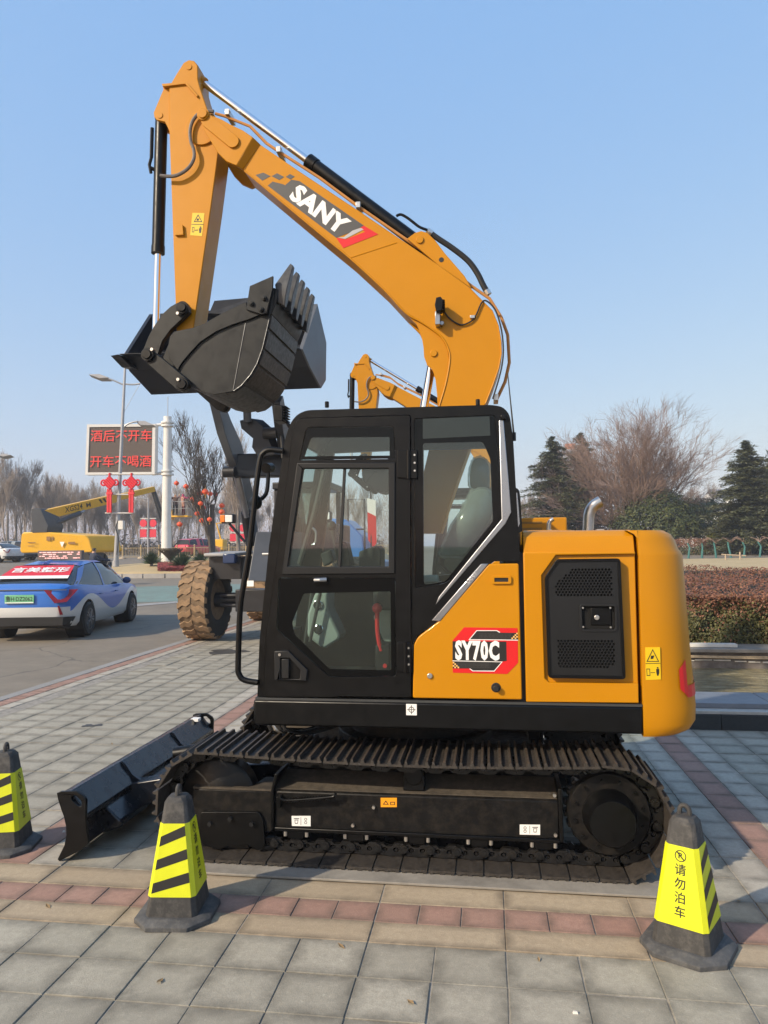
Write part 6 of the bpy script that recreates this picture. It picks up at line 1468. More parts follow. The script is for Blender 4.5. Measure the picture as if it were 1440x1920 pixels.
    # wheels
    for sx in (-1,1):
        for y in (-1.42*k,1.45*k):
            x = sx*.80*kw
            MB().cyl((sx*.60*kw,y,.34),(sx*(.905*kw),y,.34),.383,n=32,cap=False).cyl((sx*.595*kw,y,.34),(sx*.60*kw,y,.34),.384,n=32).build('wheel_arch', RUB, t)
            w_ = MB().lathe([(.20,-.10),(.30,-.11),(.335,-.08),(.335,.08),(.30,.11),(.20,.10)], (x+sx*.05,y,.335), 'x', 28).build('wheel', TYRE, t, smooth=40)
            rm = MB().cyl((x+sx*.10,y,.335),(x+sx*.153,y,.335),.215,n=24).build('rim', mat('rim_dark',(.03,.03,.032),.4), w_)
            sp_ = MB()
            for q in range(5):
                a = 2*math.pi*q/5
                for da in (-.16,.16):
                    sp_.hexa([(x+sx*.153,y+.03*math.cos(a+da*3)-.0,.335+.03*math.sin(a+da*3)),(x+sx*.153,y+.2*math.cos(a+da-.05),.335+.2*math.sin(a+da-.05)),(x+sx*.153,y+.2*math.cos(a+da+.05),.335+.2*math.sin(a+da+.05)),(x+sx*.153,y+.03*math.cos(a-da),.335+.03*math.sin(a-da))],
                             [(x+sx*.172,y+.03*math.cos(a+da*3),.335+.03*math.sin(a+da*3)),(x+sx*.163,y+.2*math.cos(a+da-.05),.335+.2*math.sin(a+da-.05)),(x+sx*.163,y+.2*math.cos(a+da+.05),.335+.2*math.sin(a+da+.05)),(x+sx*.172,y+.03*math.cos(a-da),.335+.03*math.sin(a-da))])
            sp_.build('spokes', SILV, w_)
        c = Vector((sx*.97*kw,.88*k,1.0*kz)); MB().ball(c,.1,10,6,(1,.7,.75)).build('mirror', m_body if not full else mat('taxi_mirror',(.03,.06,.16),.3), t)
    # lamps, bumper
    for sx in (-1,1):
        MB().hexa([(sx*.66*kw,-2.37*k,.72*kz),(sx*.80*kw,-2.31*k,.74*kz),(sx*.90*kw,-2.10*k,.93*kz),(sx*.45*kw,-2.34*k,.93*kz)],[(sx*.66*kw,-2.455*k,.72*kz),(sx*.865*kw,-2.40*k,.74*kz),(sx*.965*kw,-2.10*k,.96*kz),(sx*.45*kw,-2.43*k,.965*kz)]).build('tail_lamp', mat('tail_lamp_red',(.22,.012,.018),.15), t)
    MB().hexa([(-.78*kw,-2.38*k,.30*kz),(.78*kw,-2.38*k,.30*kz),(.80*kw,-2.1*k,.22*kz),(-.80*kw,-2.1*k,.22*kz)],[(-.80*kw,-2.40*k,.46*kz),(.80*kw,-2.40*k,.46*kz),(.915*kw,-2.08*k,.44*kz),(-.915*kw,-2.08*k,.44*kz)]).build('rear_bumper', mat('bumper_black',(.015,.015,.016),.6), t)
    return t
# taxi paint: blue above, white wave below
m, n, l, b = nodes('taxi_livery'); tc = n.new('ShaderNodeTexCoord'); sx_ = n.new('ShaderNodeSeparateXYZ'); l.new(tc.outputs['Object'], sx_.inputs[0])
def mth(op, a, b2=None):
    q = n.new('ShaderNodeMath'); q.operation = op
    for i, v in enumerate((a, b2)):
        if v is None: continue
        if isinstance(v, (int,float)): q.inputs[i].default_value = v
        else: l.new(v, q.inputs[i])
    return q.outputs[0]
wave = mth('MULTIPLY_ADD', mth('COSINE', mth('MULTIPLY', mth('ADD', sx_.outputs['Y'], 1.30), 2.2)), .20); n.nodes if False else None
wv_ = mth('ADD', wave, .0); 
q = wave.node; q.inputs[1].default_value = .20; q.inputs[2].default_value = .63
wv_ = mth('MAXIMUM', wave, .60) if False else wave
fac = mth('GREATER_THAN', sx_.outputs['Z'], wv_)
rear = mth('LESS_THAN', sx_.outputs['Y'], -2.2); 
fz_ = mth('GREATER_THAN', sx_.outputs['Z'], .64)
f2 = n.new('ShaderNodeMix'); f2.data_type = 'FLOAT'; l.new(rear, f2.inputs[0]); l.new(fac, f2.inputs[2]); l.new(fz_, f2.inputs[3])
col = mixc(n, l, f2.outputs[0], (.60,.60,.58), (.03,.145,.50)); l.new(col, b.inputs['Base Color']); b.inputs['Roughness'].default_value = .28; b.inputs['Coat Weight'].default_value = .25
TAXI = m
r0 = G(152,1192); r1 = G(238,1164); hd = (r1-r0).normalized(); rz_ = math.atan2(-hd.x, hd.y)
cen = (r0+r1)/2+Vector((-hd.y, hd.x, 0))*.80
tx = car('taxi', 'blue and white taxi sedan with red rear window banner driving away', 'car', (cen.x,cen.y,0), rz_, TAXI, full=True)
def on_rear(name, P, m_): return MB().add(P,[tuple(range(len(P)))]).build(name, m_, tx, smooth=0)
def rg_pt(u, v, e=.01):   # rear glass: u -1..1 , v 0..1 from base to roof
    y = -2.02+v*.84; z = 1.075+v*.32+.02; return Vector((u*(.70-.11*v), y-.015, z+e))
P = [rg_pt(-1,.34),rg_pt(1,.34),rg_pt(.96,.92),rg_pt(-.96,.92)]; bnr = on_rear('window_banner', P, RED)
P = [rg_pt(-1,.18),rg_pt(1,.18),rg_pt(1,.34),rg_pt(-1,.34)]; on_rear('banner_foot', P, WHT)
mid = rg_pt(0,.63,.014); upv = (rg_pt(0,1)-rg_pt(0,0)).normalized()
text('言美整形', mid, Vector((1,0,0)), upv, .27, .02, 1.05, 0, .003).build('banner_writing', WHT, bnr, smooth=0)
pl_ = MB().box(-.27,.27,-2.425,-2.405,.72,.88).build('number_plate', mat('plate_green',(.16,.45,.24),.4), tx, bevel=.006)
text('鲁H·DZ2062', Vector((0,-2.4265,.80)), Vector((1,0,0)), Vector((0,0,1)), .108, .008, .85, 0, .0005).build('plate_writing', INK, pl_, smooth=0)
MB().add([(-.26,-2.4258,.727),(.26,-2.4258,.727),(.26,-2.4258,.745),(-.26,-2.4258,.745)],[(0,1,2,3)]).build('plate_edge', WHT, pl_, smooth=0)
rs = MB().box(-.46,.46,-.55,-.40,1.50,1.70).build('roof_sign', mat('sign_brown',(.16,.12,.10),.5), tx, bevel=.008)
mb = MB(); rr = random.Random(2)
for j in range(4):
    x = -.42
    while x < .40:
        w_ = rr.uniform(.03,.10)
        if rr.random() < .75: mb.box(x,min(.42,x+w_),-.556,-.551,1.53+j*.04,1.548+j*.04)
        x += w_+.015
mb.build('sign_lights', mat('led_white_red',(.8,.5,.45),.4,emit=(.9,.35,.3,.7)), rs)
MB().loft([[(-.05,-1.25,1.42),(.05,-1.25,1.42),(.03,-.95,1.50),(-.03,-.95,1.50)],[(-.012,-1.28,1.47),(.012,-1.28,1.47),(.012,-1.05,1.51),(-.012,-1.05,1.51)]]).build('shark_fin', TAXI, tx)
for y in (-.75,.25): MB().tube([(.945,y-.09,.80),(.965,y-.04,.80),(.965,y+.04,.80),(.945,y+.09,.80)],.013,6).build('door_handle', mat('taxi_handle',(.07,.17,.42),.3), tx)
for sx in (-1,1): MB().hexa([(sx*.74,-2.36,.52),(sx*.77,-2.34,.52),(sx*.72,-2.37,.66),(sx*.70,-2.38,.66)],[(sx*.74,-2.41,.50),(sx*.79,-2.38,.50),(sx*.73,-2.41,.67),(sx*.70,-2.42,.67)]).build('rear_reflector', mat('tail_lamp_red',(.22,.012,.018),.15), tx)
MB().add([(-.86,-2.385,.975),(.86,-2.385,.975),(.86,-2.39,.955),(-.86,-2.39,.955)],[(0,1,2,3)]).build('boot_seam', INK, tx)
q = gz(372, 68); car('red_car', 'bright red car with dark rear glass on the far road', 'car', tuple(q), R(-20), mat('car_red',(.62,.03,.07),.35,coat=.3), 4.5, 1.85, 1.66, True)
q = gz(22, 62); car('grey_car', 'grey car behind the railing left of the yellow lift', 'car', tuple(q), R(78), mat('car_grey',(.15,.18,.20),.35,coat=.3), 4.7, 1.85, 1.55, True)
q = gz(-6, 58); car('white_car', 'white car at the railing beside the grey car', 'car', tuple(q), R(70), mat('car_white',(.6,.6,.6),.35,coat=.3), 4.6, 1.8, 1.5)
# ================================================================== people
def person(name, label, loc, rz, joints, cols, parent=None, sc=1, hold=None):
    """joints: skeleton; cols: list of (zmin, material) on the finished figure, highest first"""
    vs = [j[0] for j in joints]; es = [(i, j[1]) for i, j in enumerate(joints) if j[1] is not None]
    me = bpy.data.meshes.new(name); me.from_pydata(vs, es, []); o = bpy.data.objects.new(name, me); COL.objects.link(o)
    md = o.modifiers.new('skin', 'SKIN'); sk_ = me.skin_vertices[0].data
    for i, j in enumerate(joints): sk_[i].radius = j[2] if isinstance(j[2], tuple) else (j[2], j[2]); sk_[i].use_root = (i == 0)
    sb = o.modifiers.new('sub', 'SUBSURF'); sb.levels = 1; sb.render_levels = 1
    bpy.context.view_layer.update(); m2 = bpy.data.meshes.new_from_object(o.evaluated_get(bpy.context.evaluated_depsgraph_get()))
    bpy.data.objects.remove(o); bpy.data.meshes.remove(me); m2.name = name
    m2.materials.clear()
    for fn, mm in cols: m2.materials.append(mm)
    for p in m2.polygons:
        for i, (fn, mm) in enumerate(cols):
            if fn(p.center): p.material_index = i; break
        p.use_smooth = True
    o = bpy.data.objects.new(name, m2); COL.objects.link(o); o.location = loc; o.rotation_euler = (0,0,rz); o.scale = (sc,)*3
    return tag(o, label, 'person')
SKIN_ = mat('skin', (.42,.24,.16), .6, var=.05)
def stand(arm_r=((.30,.05,1.22),(.38,-.12,1.30)), arm_l=((-.28,0,1.15),(-.30,-.08,.92)), leg=.1):
    return [((0,0,.95),None,(.15,.11)),((0,0,1.18),0,(.155,.11)),((0,0,1.40),1,(.17,.11)),((0,0,1.50),2,.06),((0,-.02,1.60),3,(.085,.10)),((0,-.01,1.70),4,(.08,.095)),
      ((.19,0,1.42),2,.07),(arm_r[0],6,.055),(arm_r[1],7,.04),((-.19,0,1.42),2,.07),(arm_l[0],9,.055),(arm_l[1],10,.04),
      ((leg,0,.86),0,.105),((leg*1.1,-.01,.48),12,.075),((leg*1.1,.02,.09),13,.055),((leg*1.2,-.12,.05),14,.045),((-leg,0,.86),0,.105),((-leg*1.1,0,.48),16,.075),((-leg*1.1,.02,.09),17,.055),((-leg*1.2,-.12,.05),18,.045)]
always = lambda p: True
# rider on the scooter beyond the taxi
q = gz(187, 31); sc_ = thing('scooter', 'dark scooter ridden past behind the taxi', 'scooter', tuple(q), None, R(-35), True)
DK = mat('scooter_black', (.02,.02,.022), .45)
for y in (-.6,.62): MB().lathe([(.08,-.05),(.2,-.05),(.24,0),(.2,.05),(.08,.05)], (0,y,.24), 'x', 20).build('wheel', TYRE, sc_)
MB().prismx([(-.62,.42),(-.2,.36),(.3,.3),(.45,.45),(.5,.95),(.42,.98),(.25,.45),(-.1,.5),(-.2,.74),(-.75,.78),(-.75,.6)], -.12, .12).build('body', DK, sc_, bevel=.03)
MB().tube([(-.3,.42,1.02),(0,.46,1.0),(.3,.42,1.02)], .018, 8).build('handlebar', DK, sc_); MB().box(-.16,.16,-.95,-.62,.74,1.02).build('rear_box', DK, sc_, bevel=.02)
J = [((0,-.35,.80),None,(.16,.13)),((0,-.33,1.05),0,(.17,.13)),((0,-.28,1.26),1,(.18,.12)),((0,-.25,1.37),2,.06),((0,-.23,1.47),3,(.09,.10)),((0,-.23,1.57),4,(.085,.095)),
     ((.2,-.26,1.27),2,.075),((.28,-.02,1.08),6,.06),((.27,.36,1.03),7,.042),((-.2,-.26,1.27),2,.075),((-.28,-.02,1.08),9,.06),((-.27,.36,1.03),10,.042),
     ((.11,-.25,.78),0,.10),((.15,.16,.74),12,.08),((.13,.14,.38),13,.055),((.13,.24,.33),14,.045),((-.11,-.25,.78),0,.10),((-.15,.16,.74),16,.08),((-.13,.14,.38),17,.055),((-.13,.24,.33),18,.045)]
NAVJ = mat('navy_jacket', (.018,.025,.05), .8, var=.2); DKP = mat('dark_trousers', (.015,.015,.018), .85); HAIR = mat('black_hair', (.012,.010,.009), .6)
person('person', 'person in dark jacket riding a scooter behind the taxi', tuple(q), R(-35), J, [(lambda p: p.z > 1.50 or (p.z > 1.40 and p.y < -.25), HAIR), (lambda p: p.z > 1.36 or (p.y > .33 and p.z > .9), SKIN_), (lambda p: p.z > .84, NAVJ), (always, DKP)])

# ================================================================== boom lift
YL = mat('lift_yellow', (.78,.42,.02), .4, var=.05, scale=2); YLG = mat('lift_grey', (.055,.06,.068), .5, var=.15)
lb = gz(105, 47); lf = thing('boom_lift', 'yellow boom lift with long boom marked XGS24 on the road', 'boom lift', tuple(lb))
pts = [DP(x,y,47) for x,y in ((40,1001),(44,998),(80,997),(160,1004),(166,1010),(173,1032),(170,1036),(84,1036),(40,1037),(37,1032))]
o_ = Vector((.9,2.2,0)); MB().loft([pts,[p+o_ for p in pts]]).build('turntable', YL, lf, bevel=.06, seg=3)
P = [DP(x,y,46.97) for x,y in ((58,954),(64,953),(76,954),(90,985),(88,998),(60,999))]; MB().loft([P,[p+Vector((.2,1.4,0)) for p in P]]).build('boom_post', YLG, lf, bevel=.03)
A0, A1_ = DP(76,967,47.2), DP(288,917,57); ax = (A1_-A0).normalized(); sd_ = ax.cross(Vector((0,0,1))).normalized(); uu = sd_.cross(ax)
def beam(a, b, h0, h1, w_): return MB().loft([[a+sd_*w_*i+uu*h0*j for i,j in ((-.5,-.5),(.5,-.5),(.5,.5),(-.5,.5))],[b+sd_*w_*i+uu*h1*j for i,j in ((-.5,-.5),(.5,-.5),(.5,.5),(-.5,.5))]])
bmx = beam(A0, A0.lerp(A1_,.62), .62, .58, .4).build('main_boom', YL, lf, bevel=.02); beam(A0.lerp(A1_,.6), A1_, .44, .40, .3).build('inner_boom', YL, lf, bevel=.02)
sgn = 1 if sd_.dot(CAMP-A0) > 0 else -1
tt = A0.lerp(A1_,.24)+sd_*sgn*.205; ux = ax if ax.dot(_rt) > 0 else -ax
text('XGS24', tt, ux, uu, .50, .012, 1.05, .15, 0).build('boom_lettering', INK, bmx, smooth=0)
mb = MB()
for k in range(3): 
    c = A0.lerp(A1_,.46+k*.035)+sd_*sgn*.206; mb.add([c+uu*.2-ax*.12, c+uu*.2+ax*.1, c-uu*.1+ax*.26, c-uu*.1+ax*.1],[(0,1,2,3)])
mb.build('boom_chevrons', INK, bmx, smooth=0); mb = MB(); c = A0.lerp(A1_,.36)+sd_*sgn*.206; mb.add([c-ax*.2-uu*.14,c-ax*.08-uu*.14,c-ax*.08+uu*.14,c-ax*.2+uu*.14],[(0,1,2,3)]).add([c+ax*.08-uu*.14,c+ax*.2-uu*.14,c+ax*.2+uu*.14,c+ax*.08+uu*.14],[(0,1,2,3)]).add([c-ax*.1-uu*.05,c+ax*.1-uu*.05,c+ax*.1+uu*.05,c-ax*.1+uu*.05],[(0,1,2,3)])
mb.build('boom_marks', INK, bmx, smooth=0)
MB().cyl(DP(88,988,47.3), DP(150,962,49.8), .16, n=12).build('lift_cylinder', YLG, lf); MB().cyl(DP(148,963,49.7), DP(158,958,50.2), .09, n=10).build('piston_rod', SILV, lf)
MB().tube([DP(287,917,57), DP(306,972,58)], .17, 6).tube([DP(285,922,57), DP(302,978,58)], .07, 6).build('jib', YLG, lf)
c = DP(338,967,58); bz = c.z
bsk = MB().box(c.x-.85,c.x+.8,c.y-.45,c.y+.45,bz-.12,bz).build('basket_floor', YL, lf, bevel=.02)
mb = MB()
for dx in (-.8,-.27,.27,.75):
    for dy in (-.42,.42): mb.cyl((c.x+dx,c.y+dy,bz),(c.x+dx,c.y+dy,bz+1.1),.02,n=6)
for z in (.55,1.1):
    for dy in (-.42,.42): mb.cyl((c.x-.8,c.y+dy,bz+z),(c.x+.75,c.y+dy,bz+z),.02,n=6)
    for dx in (-.8,.75): mb.cyl((c.x+dx,c.y-.42,bz+z),(c.x+dx,c.y+.42,bz+z),.02,n=6)
mb.build('basket_rails', mat('rail_grey',(.4,.4,.38),.5), bsk); MB().box(c.x-.9,c.x-.6,c.y-.2,c.y+.3,bz-.3,bz+.5).build('basket_bracket', YL, lf, bevel=.03)
MB().box(lb.x-1.2,lb.x+2.2,lb.y+.3,lb.y+2.0,lb.z+.45,lb.z+.95).build('chassis', YLG, lf, bevel=.05)
for dx in (-.8,1.9):
    for dy in (.25,2.05): MB().lathe([(.15,-.16),(.42,-.16),(.48,-.1),(.48,.1),(.42,.16),(.15,.16)], (lb.x+dx,lb.y+dy,lb.z+.48), 'y', 22).build('wheel', TYRE, lf)
mb = MB(); p = DP(96,1018,46.97)
for k, (x, y, w_, h_) in enumerate(((52,1018,16,1.5),(52,1024,14,1),(87,1014,8,8),(97,1013,3,7),(128,1020,14,4))): 
    a = DP(x,y,46.96); s__ = 47/1386; mb.add([a,a+Vector((w_*s__,0,0)),a+Vector((w_*s__,0,h_*s__)),a+Vector((0,0,h_*s__))],[(0,1,2,3)])
mb.build('body_stickers', mat('sticker_brown',(.25,.13,.04),.5), lf, smooth=0)
a = DP(112,1016,46.95); MB().add([a,a+Vector((.32,0,0)),a+Vector((.16,0,-.36))],[(0,1,2)]).build('triangle_sticker', WHT, lf, smooth=0)
PK = mat('pink_hood', (.62,.06,.20), .8); RD = mat('red_vest', (.55,.10,.05), .8); TAN = mat('tan_coat', (.40,.22,.17), .85); CAPM = mat('pale_cap', (.5,.42,.30), .8)
person('person', 'worker with pale cap and black trousers in lift basket', (c.x-.38,c.y-.05,bz), R(20), stand(((.28,.12,1.5),(.3,.2,1.75)),((-.3,.1,1.3),(-.36,.25,1.5))), [(lambda p: p.z > 1.66, CAPM), (lambda p: p.z > 1.47, SKIN_), (lambda p: p.z > .92, mat('brown_jacket',(.09,.05,.04),.85)), (always, DKP)])
person('person', 'worker in pink hood and tan coat beside the capped worker', (c.x+.28,c.y-.1,bz), R(-25), stand(((.3,.12,1.35),(.36,.3,1.5)),((-.3,.1,1.35),(-.34,.3,1.55))), [(lambda p: p.z > 1.48, PK), (lambda p: p.z > 1.3 and abs(p.x) > .16, PK), (lambda p: p.z > .72, TAN), (always, mat('maroon_trousers',(.13,.03,.03),.85))])
# ================================================================== traffic island
ISL = thing('traffic_island', None, None, (0,0,0), kind='structure')
def near_pt(px, py):
    z = 0
    for _ in range(30): q = G(px, py, z); z = .6*z+.4*hgt(q.x, q.y)
    return q
ic = near_pt(300,1083)
icx, icy = ic.x+.6, ic.y+5.2
iang = math.atan2(-icx, icy)
def ipt(a, s=1): 
    u, v = 8.2*s*math.cos(a), 5.0*s*math.sin(a); u, v = u, v
    return Vector((icx+u*math.cos(iang)-v*math.sin(iang), icy+u*math.sin(iang)+v*math.cos(iang), 0))
def iz(p, s): return hgt(p.x,p.y)+.16+.62*max(0,1-s)**.8
mb = MB(); rings = []
for s_ in (.99,.9,.75,.55,.3,.08):
    rings.append([Vector((p.x,p.y,iz(p,s_))) for p in (ipt(2*math.pi*k/48,s_) for k in range(48))])
mb.loft(rings); mb.build('mound', LAWN, ISL, smooth=180)
KG = mat('island_kerb', (.36,.34,.31), .85, var=.12, scale=3)
for k in range(48):
    a0, a1 = 2*math.pi*(k+.03)/48, 2*math.pi*(k+.97)/48; q = []
    for a, s_ in ((a0,1.0),(a1,1.0),(a1,1.03),(a0,1.03)): p = ipt(a,s_); q.append(p)
    MB().hexa([Vector((p.x,p.y,hgt(p.x,p.y)-.1)) for p in q],[Vector((p.x,p.y,hgt(p.x,p.y)+.2)) for p in q]).build('kerb_stone', KG, ISL)
def on_isl(px, d): 
    p = DP(px,1050,d); 
    rel = Vector((p.x-icx,p.y-icy)); u = rel.x*math.cos(-iang)-rel.y*math.sin(-iang); v = rel.x*math.sin(-iang)+rel.y*math.cos(-iang); s_ = math.hypot(u/8.2,v/5.0)
    return Vector((p.x,p.y,iz(p,min(s_,1)) if s_ < 1 else hgt(p.x,p.y)))
# spiky plants, topiary, flower bed
SPK = leaf_mat('spiky_leaves', [(0,(.015,.03,.012)),(.6,(.045,.08,.028)),(1,(.09,.13,.05))])
def spiky(px, d, r_, label, seed):
    p = on_isl(px,d); t = thing('spiky_shrub', label, 'shrub', tuple(p), 'spiky green shrubs on the traffic island'); rr = random.Random(seed); v = []; f = []; rv = []
    for k in range(260):
        a = rr.uniform(0,6.283); e = rr.uniform(.05,1.5); L = r_*rr.uniform(.7,1.05); dr = Vector((math.cos(a)*math.cos(e),math.sin(a)*math.cos(e),math.sin(e))); s_ = dr.orthogonal().normalized()*.03; b0 = p+Vector((0,0,.12))
        i = len(v); v += [b0-s_, b0+s_, b0+dr*L]; f.append((i,i+1,i+2)); rv += [rr.random()]*3
    me = bpy.data.meshes.new('leaves'); me.from_pydata([tuple(x-p) for x in v],[],f); me.materials.append(SPK); at_ = me.attributes.new('rnd','FLOAT','POINT'); at_.data.foreach_set('value',rv)
    o = bpy.data.objects.new('leaves',me); COL.objects.link(o); o.parent = t; MB().cyl(p,p+Vector((0,0,.2)),.1,.05,n=8).build('stem', BARK, t)
spiky(284,38.5,.75,'spiky green shrub on the traffic island beside the white pole',1); spiky(341,37.5,.85,'spiky green shrub on the island next to the vase shaped topiary',2); spiky(376,38,.75,'spiky green shrub on the island in front of the red car',3)
p = on_isl(320,39); t = thing('topiary', 'vase shaped clipped brown topiary on the traffic island', 'shrub', tuple(p)); rr = random.Random(6); lv = []
for _ in range(2600):
    z = rr.uniform(.1,.72); r_ = .08+.62*((z-.1)/.62)**1.2; a = rr.uniform(0,6.283); q = r_*math.sqrt(rr.random()) if z > .66 else r_; lv.append((p+Vector((q*math.cos(a),q*math.sin(a),z+.12)), Vector((math.cos(a),math.sin(a),.5)), .045, .5, .5+.5*rr.random()))
leaf_obj('crown', lv, leaf_mat('topiary_leaves',[(0,(.02,.02,.008)),(.6,(.05,.04,.02)),(1,(.09,.06,.03))]), t); MB().cyl(p,p+Vector((0,0,.3)),.06,.04,n=8).build('trunk', BARK, t)
lv = []
for _ in range(5000):
    px = rr.uniform(296,372); d = rr.uniform(36.8,38.4); p = on_isl(px,d); lv.append((p+Vector((0,0,rr.uniform(0,.22))), Vector((rr.gauss(0,.5),-.6,1)), rr.uniform(.03,.06), .6, rr.random()))
o = leaf_obj('flower_bed', lv, leaf_mat('red_bed',[(0,(.10,.02,.02)),(.6,(.26,.045,.04)),(1,(.34,.09,.07))])); tag(o, 'low bed of red foliage between the island shrubs', 'flower bed', kind='stuff')

# ================================================================== street lamp with red knots
POLE = mat('lamp_pole_grey', (.36,.37,.39), .45, .3, var=.08)
LD = 39.0; px2m = LD/1386
lp = on_isl(217, LD); sl_ = thing('street_lamp', 'tall grey street lamp carrying two red knot ornaments', 'street lamp', tuple(lp))
P0, P1 = lp, DP(236,660,LD); MB().tube([P0, P0.lerp(P1,.35), P0.lerp(P1,.7), P1], [.13,.10,.08,.055], 12).build('pole', POLE, sl_); MB().cyl(lp,lp+Vector((0,0,.35)),.17,n=12).build('base', POLE, sl_)
def lamp_arm(path, sp, par):
    MB().tube(bez([DP(x,y,LD) for x,y in path],5), .045, 8).build('arm', POLE, par)
a = lamp_arm([(234,722),(226,719),(215,714),(204,710)], 0, sl_); lamp_arm([(234,720),(250,721),(263,719)],0,sl_); lamp_arm([(230,803),(238,796),(248,792),(258,790)],0,sl_)
MB().hexa([DP(205,708,LD),DP(186,701,LD),DP(166,702,LD),DP(186,709,LD)],[q+Vector((0,.3,-.06)) for q in (DP(205,711,LD),DP(186,705,LD),DP(166,703,LD),DP(186,711,LD))]).build('lamp_head', POLE, sl_, bevel=.01)
MB().hexa([DP(254,789,LD),DP(272,789,LD),DP(289,797,LD),DP(264,797,LD)],[q+Vector((0,.3,-.05)) for q in (DP(254,792,LD),DP(272,791,LD),DP(289,798,LD),DP(264,800,LD))]).build('lamp_head', POLE, sl_, bevel=.01)
MB().tube([DP(262,720,LD), DP(233,772,LD)], .012, 6).build('stay_wire', POLE, sl_)
WR = mat('frame_white', (.62,.60,.56), .5)
for y, x0_, x1_ in ((889,200,250),(927,198,252),(962,197,249)): MB().tube([DP(x0_,y,LD-.12),DP(x1_,y,LD-.12)], .035, 6).build('ornament_bar', WR, sl_)
KN = mat('knot_red', (.62,.02,.035), .4, var=.06)
for cx, name in ((205.5,'left'),(246.5,'right')):
    c = DP(cx,905,LD-.2); s__ = px2m
    kt = thing('red_knot', 'red knot ornament hung on the street lamp, '+('towards the taxi side' if name == 'left' else 'next to white sign pole'), 'ornament', tuple(c))
    rr_ = 13.5*s__; dm = [(c.x-rr_,c.z),(c.x,c.z-rr_),(c.x+rr_,c.z),(c.x,c.z+rr_)]; MB().prism(dm, c.y-.05, c.y+.05).build('knot_body', KN, kt, bevel=.02)
    for k in range(-2,3): MB().tube([(c.x-rr_*.5+k*rr_*.2,c.y-.06,c.z+rr_*.5+k*rr_*.2-.0),(c.x+rr_*.5+k*rr_*.2,c.y-.06,c.z-rr_*.5+k*rr_*.2)], .03, 6).build('cord', KN, kt)
    for sx in (-1,1):
        mb = MB(); ring = [(c.x+sx*12*s__+5*s__*math.cos(a),c.y,c.z+5*s__*math.sin(a)) for a in [2*math.pi*k/12 for k in range(13)]]; mb.tube(ring,.05,6).build('loop', KN, kt)
    MB().cyl((c.x,c.y,c.z+rr_*.9),(c.x,c.y,c.z+rr_*1.35),.06,n=8).build('top_cord', KN, kt)
    for dx in (-3,2.2): MB().box(c.x+(dx-2.0)*s__,c.x+(dx+2.2)*s__,c.y-.04,c.y+.04,c.z-56*s__,c.z-12*s__).build('tassel', KN, kt, bevel=.01)
    MB().box(c.x-6*s__,c.x+6*s__,c.y-.05,c.y+.05,c.z-22*s__,c.z-18*s__).build('band', KN, kt, bevel=.01)
c = DP(228,985,LD-.2); MB().box(c.x-.14,c.x+.14,c.y-.12,c.y+.12,c.z-.22,c.z+.24).build('junction_box', mat('box_white',(.6,.59,.55),.5), sl_, bevel=.02)
MB().tube(bez([DP(222,975,LD-.15),DP(217,990,LD-.15),DP(222,1010,LD-.15),DP(219,1040,LD-.15)],5), .022, 6).build('cable', RUB, sl_)

# ================================================================== LED sign on white pole
SD = 43.0; WP = mat('white_pole_paint', (.68,.67,.64), .4, var=.05, scale=1.5)
sp0 = on_isl(312, SD); sg_ = thing('led_sign', 'white framed LED message sign with red characters on white pole', 'sign', tuple(sp0))
MB().tube([sp0-Vector((0,0,.3)), DP(312,985,SD), DP(314.5,781,SD)], [.31,.27,.23], 24).build('pole', WP, sg_, smooth=50)
for y in (985,1000): c = DP(313,y,SD); MB().cyl(c-Vector((0,0,.02)),c+Vector((0,0,.02)),.275,n=24).build('pole_collar', WP, sg_)
MB().tube([DP(314.5,782,SD),DP(314.8,744,SD)], .02, 6).build('lightning_rod', POLE, sg_)
for y in (795,886):
    c = DP(314,y,SD); MB().cyl(c-Vector((0,0,.16)),c-Vector((0,0,.06)),.36,n=20).cyl(c+Vector((0,0,.04)),c+Vector((0,0,.13)),.36,n=20).build('bracket', WP, sg_); MB().tube([DP(286,y+3,SD-.05),DP(312,y,SD)], .09, 8).build('bracket_arm', WP, sg_)
MB().tube([DP(292,798,SD-.1),DP(292,886,SD-.1)], .07, 6).build('frame_brace', WP, sg_)
fo = [DP(x,y,SD-.35) for x,y in ((164,796),(292,795),(290.5,889.5),(160.5,890.5))]; fi = [DP(x,y,SD-.35) for x,y in ((168.5,801),(286.5,800),(285,885),(165.5,886))]
mb = MB(); bk = Vector((0,.35,0)); f_ = Vector((0,-.05,0))
for i in range(4):
    j = (i+1) % 4; mb.hexa([fo[i]+f_,fo[j]+f_,fi[j]+f_,fi[i]+f_],[fo[i]+bk,fo[j]+bk,fi[j]+bk,fi[i]+bk])
fr_ = mb.build('frame', WP, sg_, smooth=0)
pn = MB().hexa(fi,[p+bk*.8 for p in fi]).build('panel', mat('led_panel',(.105,.082,.07),.7,var=.05,scale=30), sg_, smooth=0)
ux = (fi[1]-fi[0]).normalized(); uy = (fi[0]-fi[3]).normalized()
LEDR = mat('led_red',(.5,.03,.03),.5,emit=(1,.08,.06,.26))
for body, px, py in (('酒后不开车',227.5,818.5),('开车不喝酒',226,866.5)):
    text(body, DP(px,py,SD-.40), ux, uy, .715, .004, 1.0, 0, .0).build('led_characters', LEDR, pn, smooth=0)

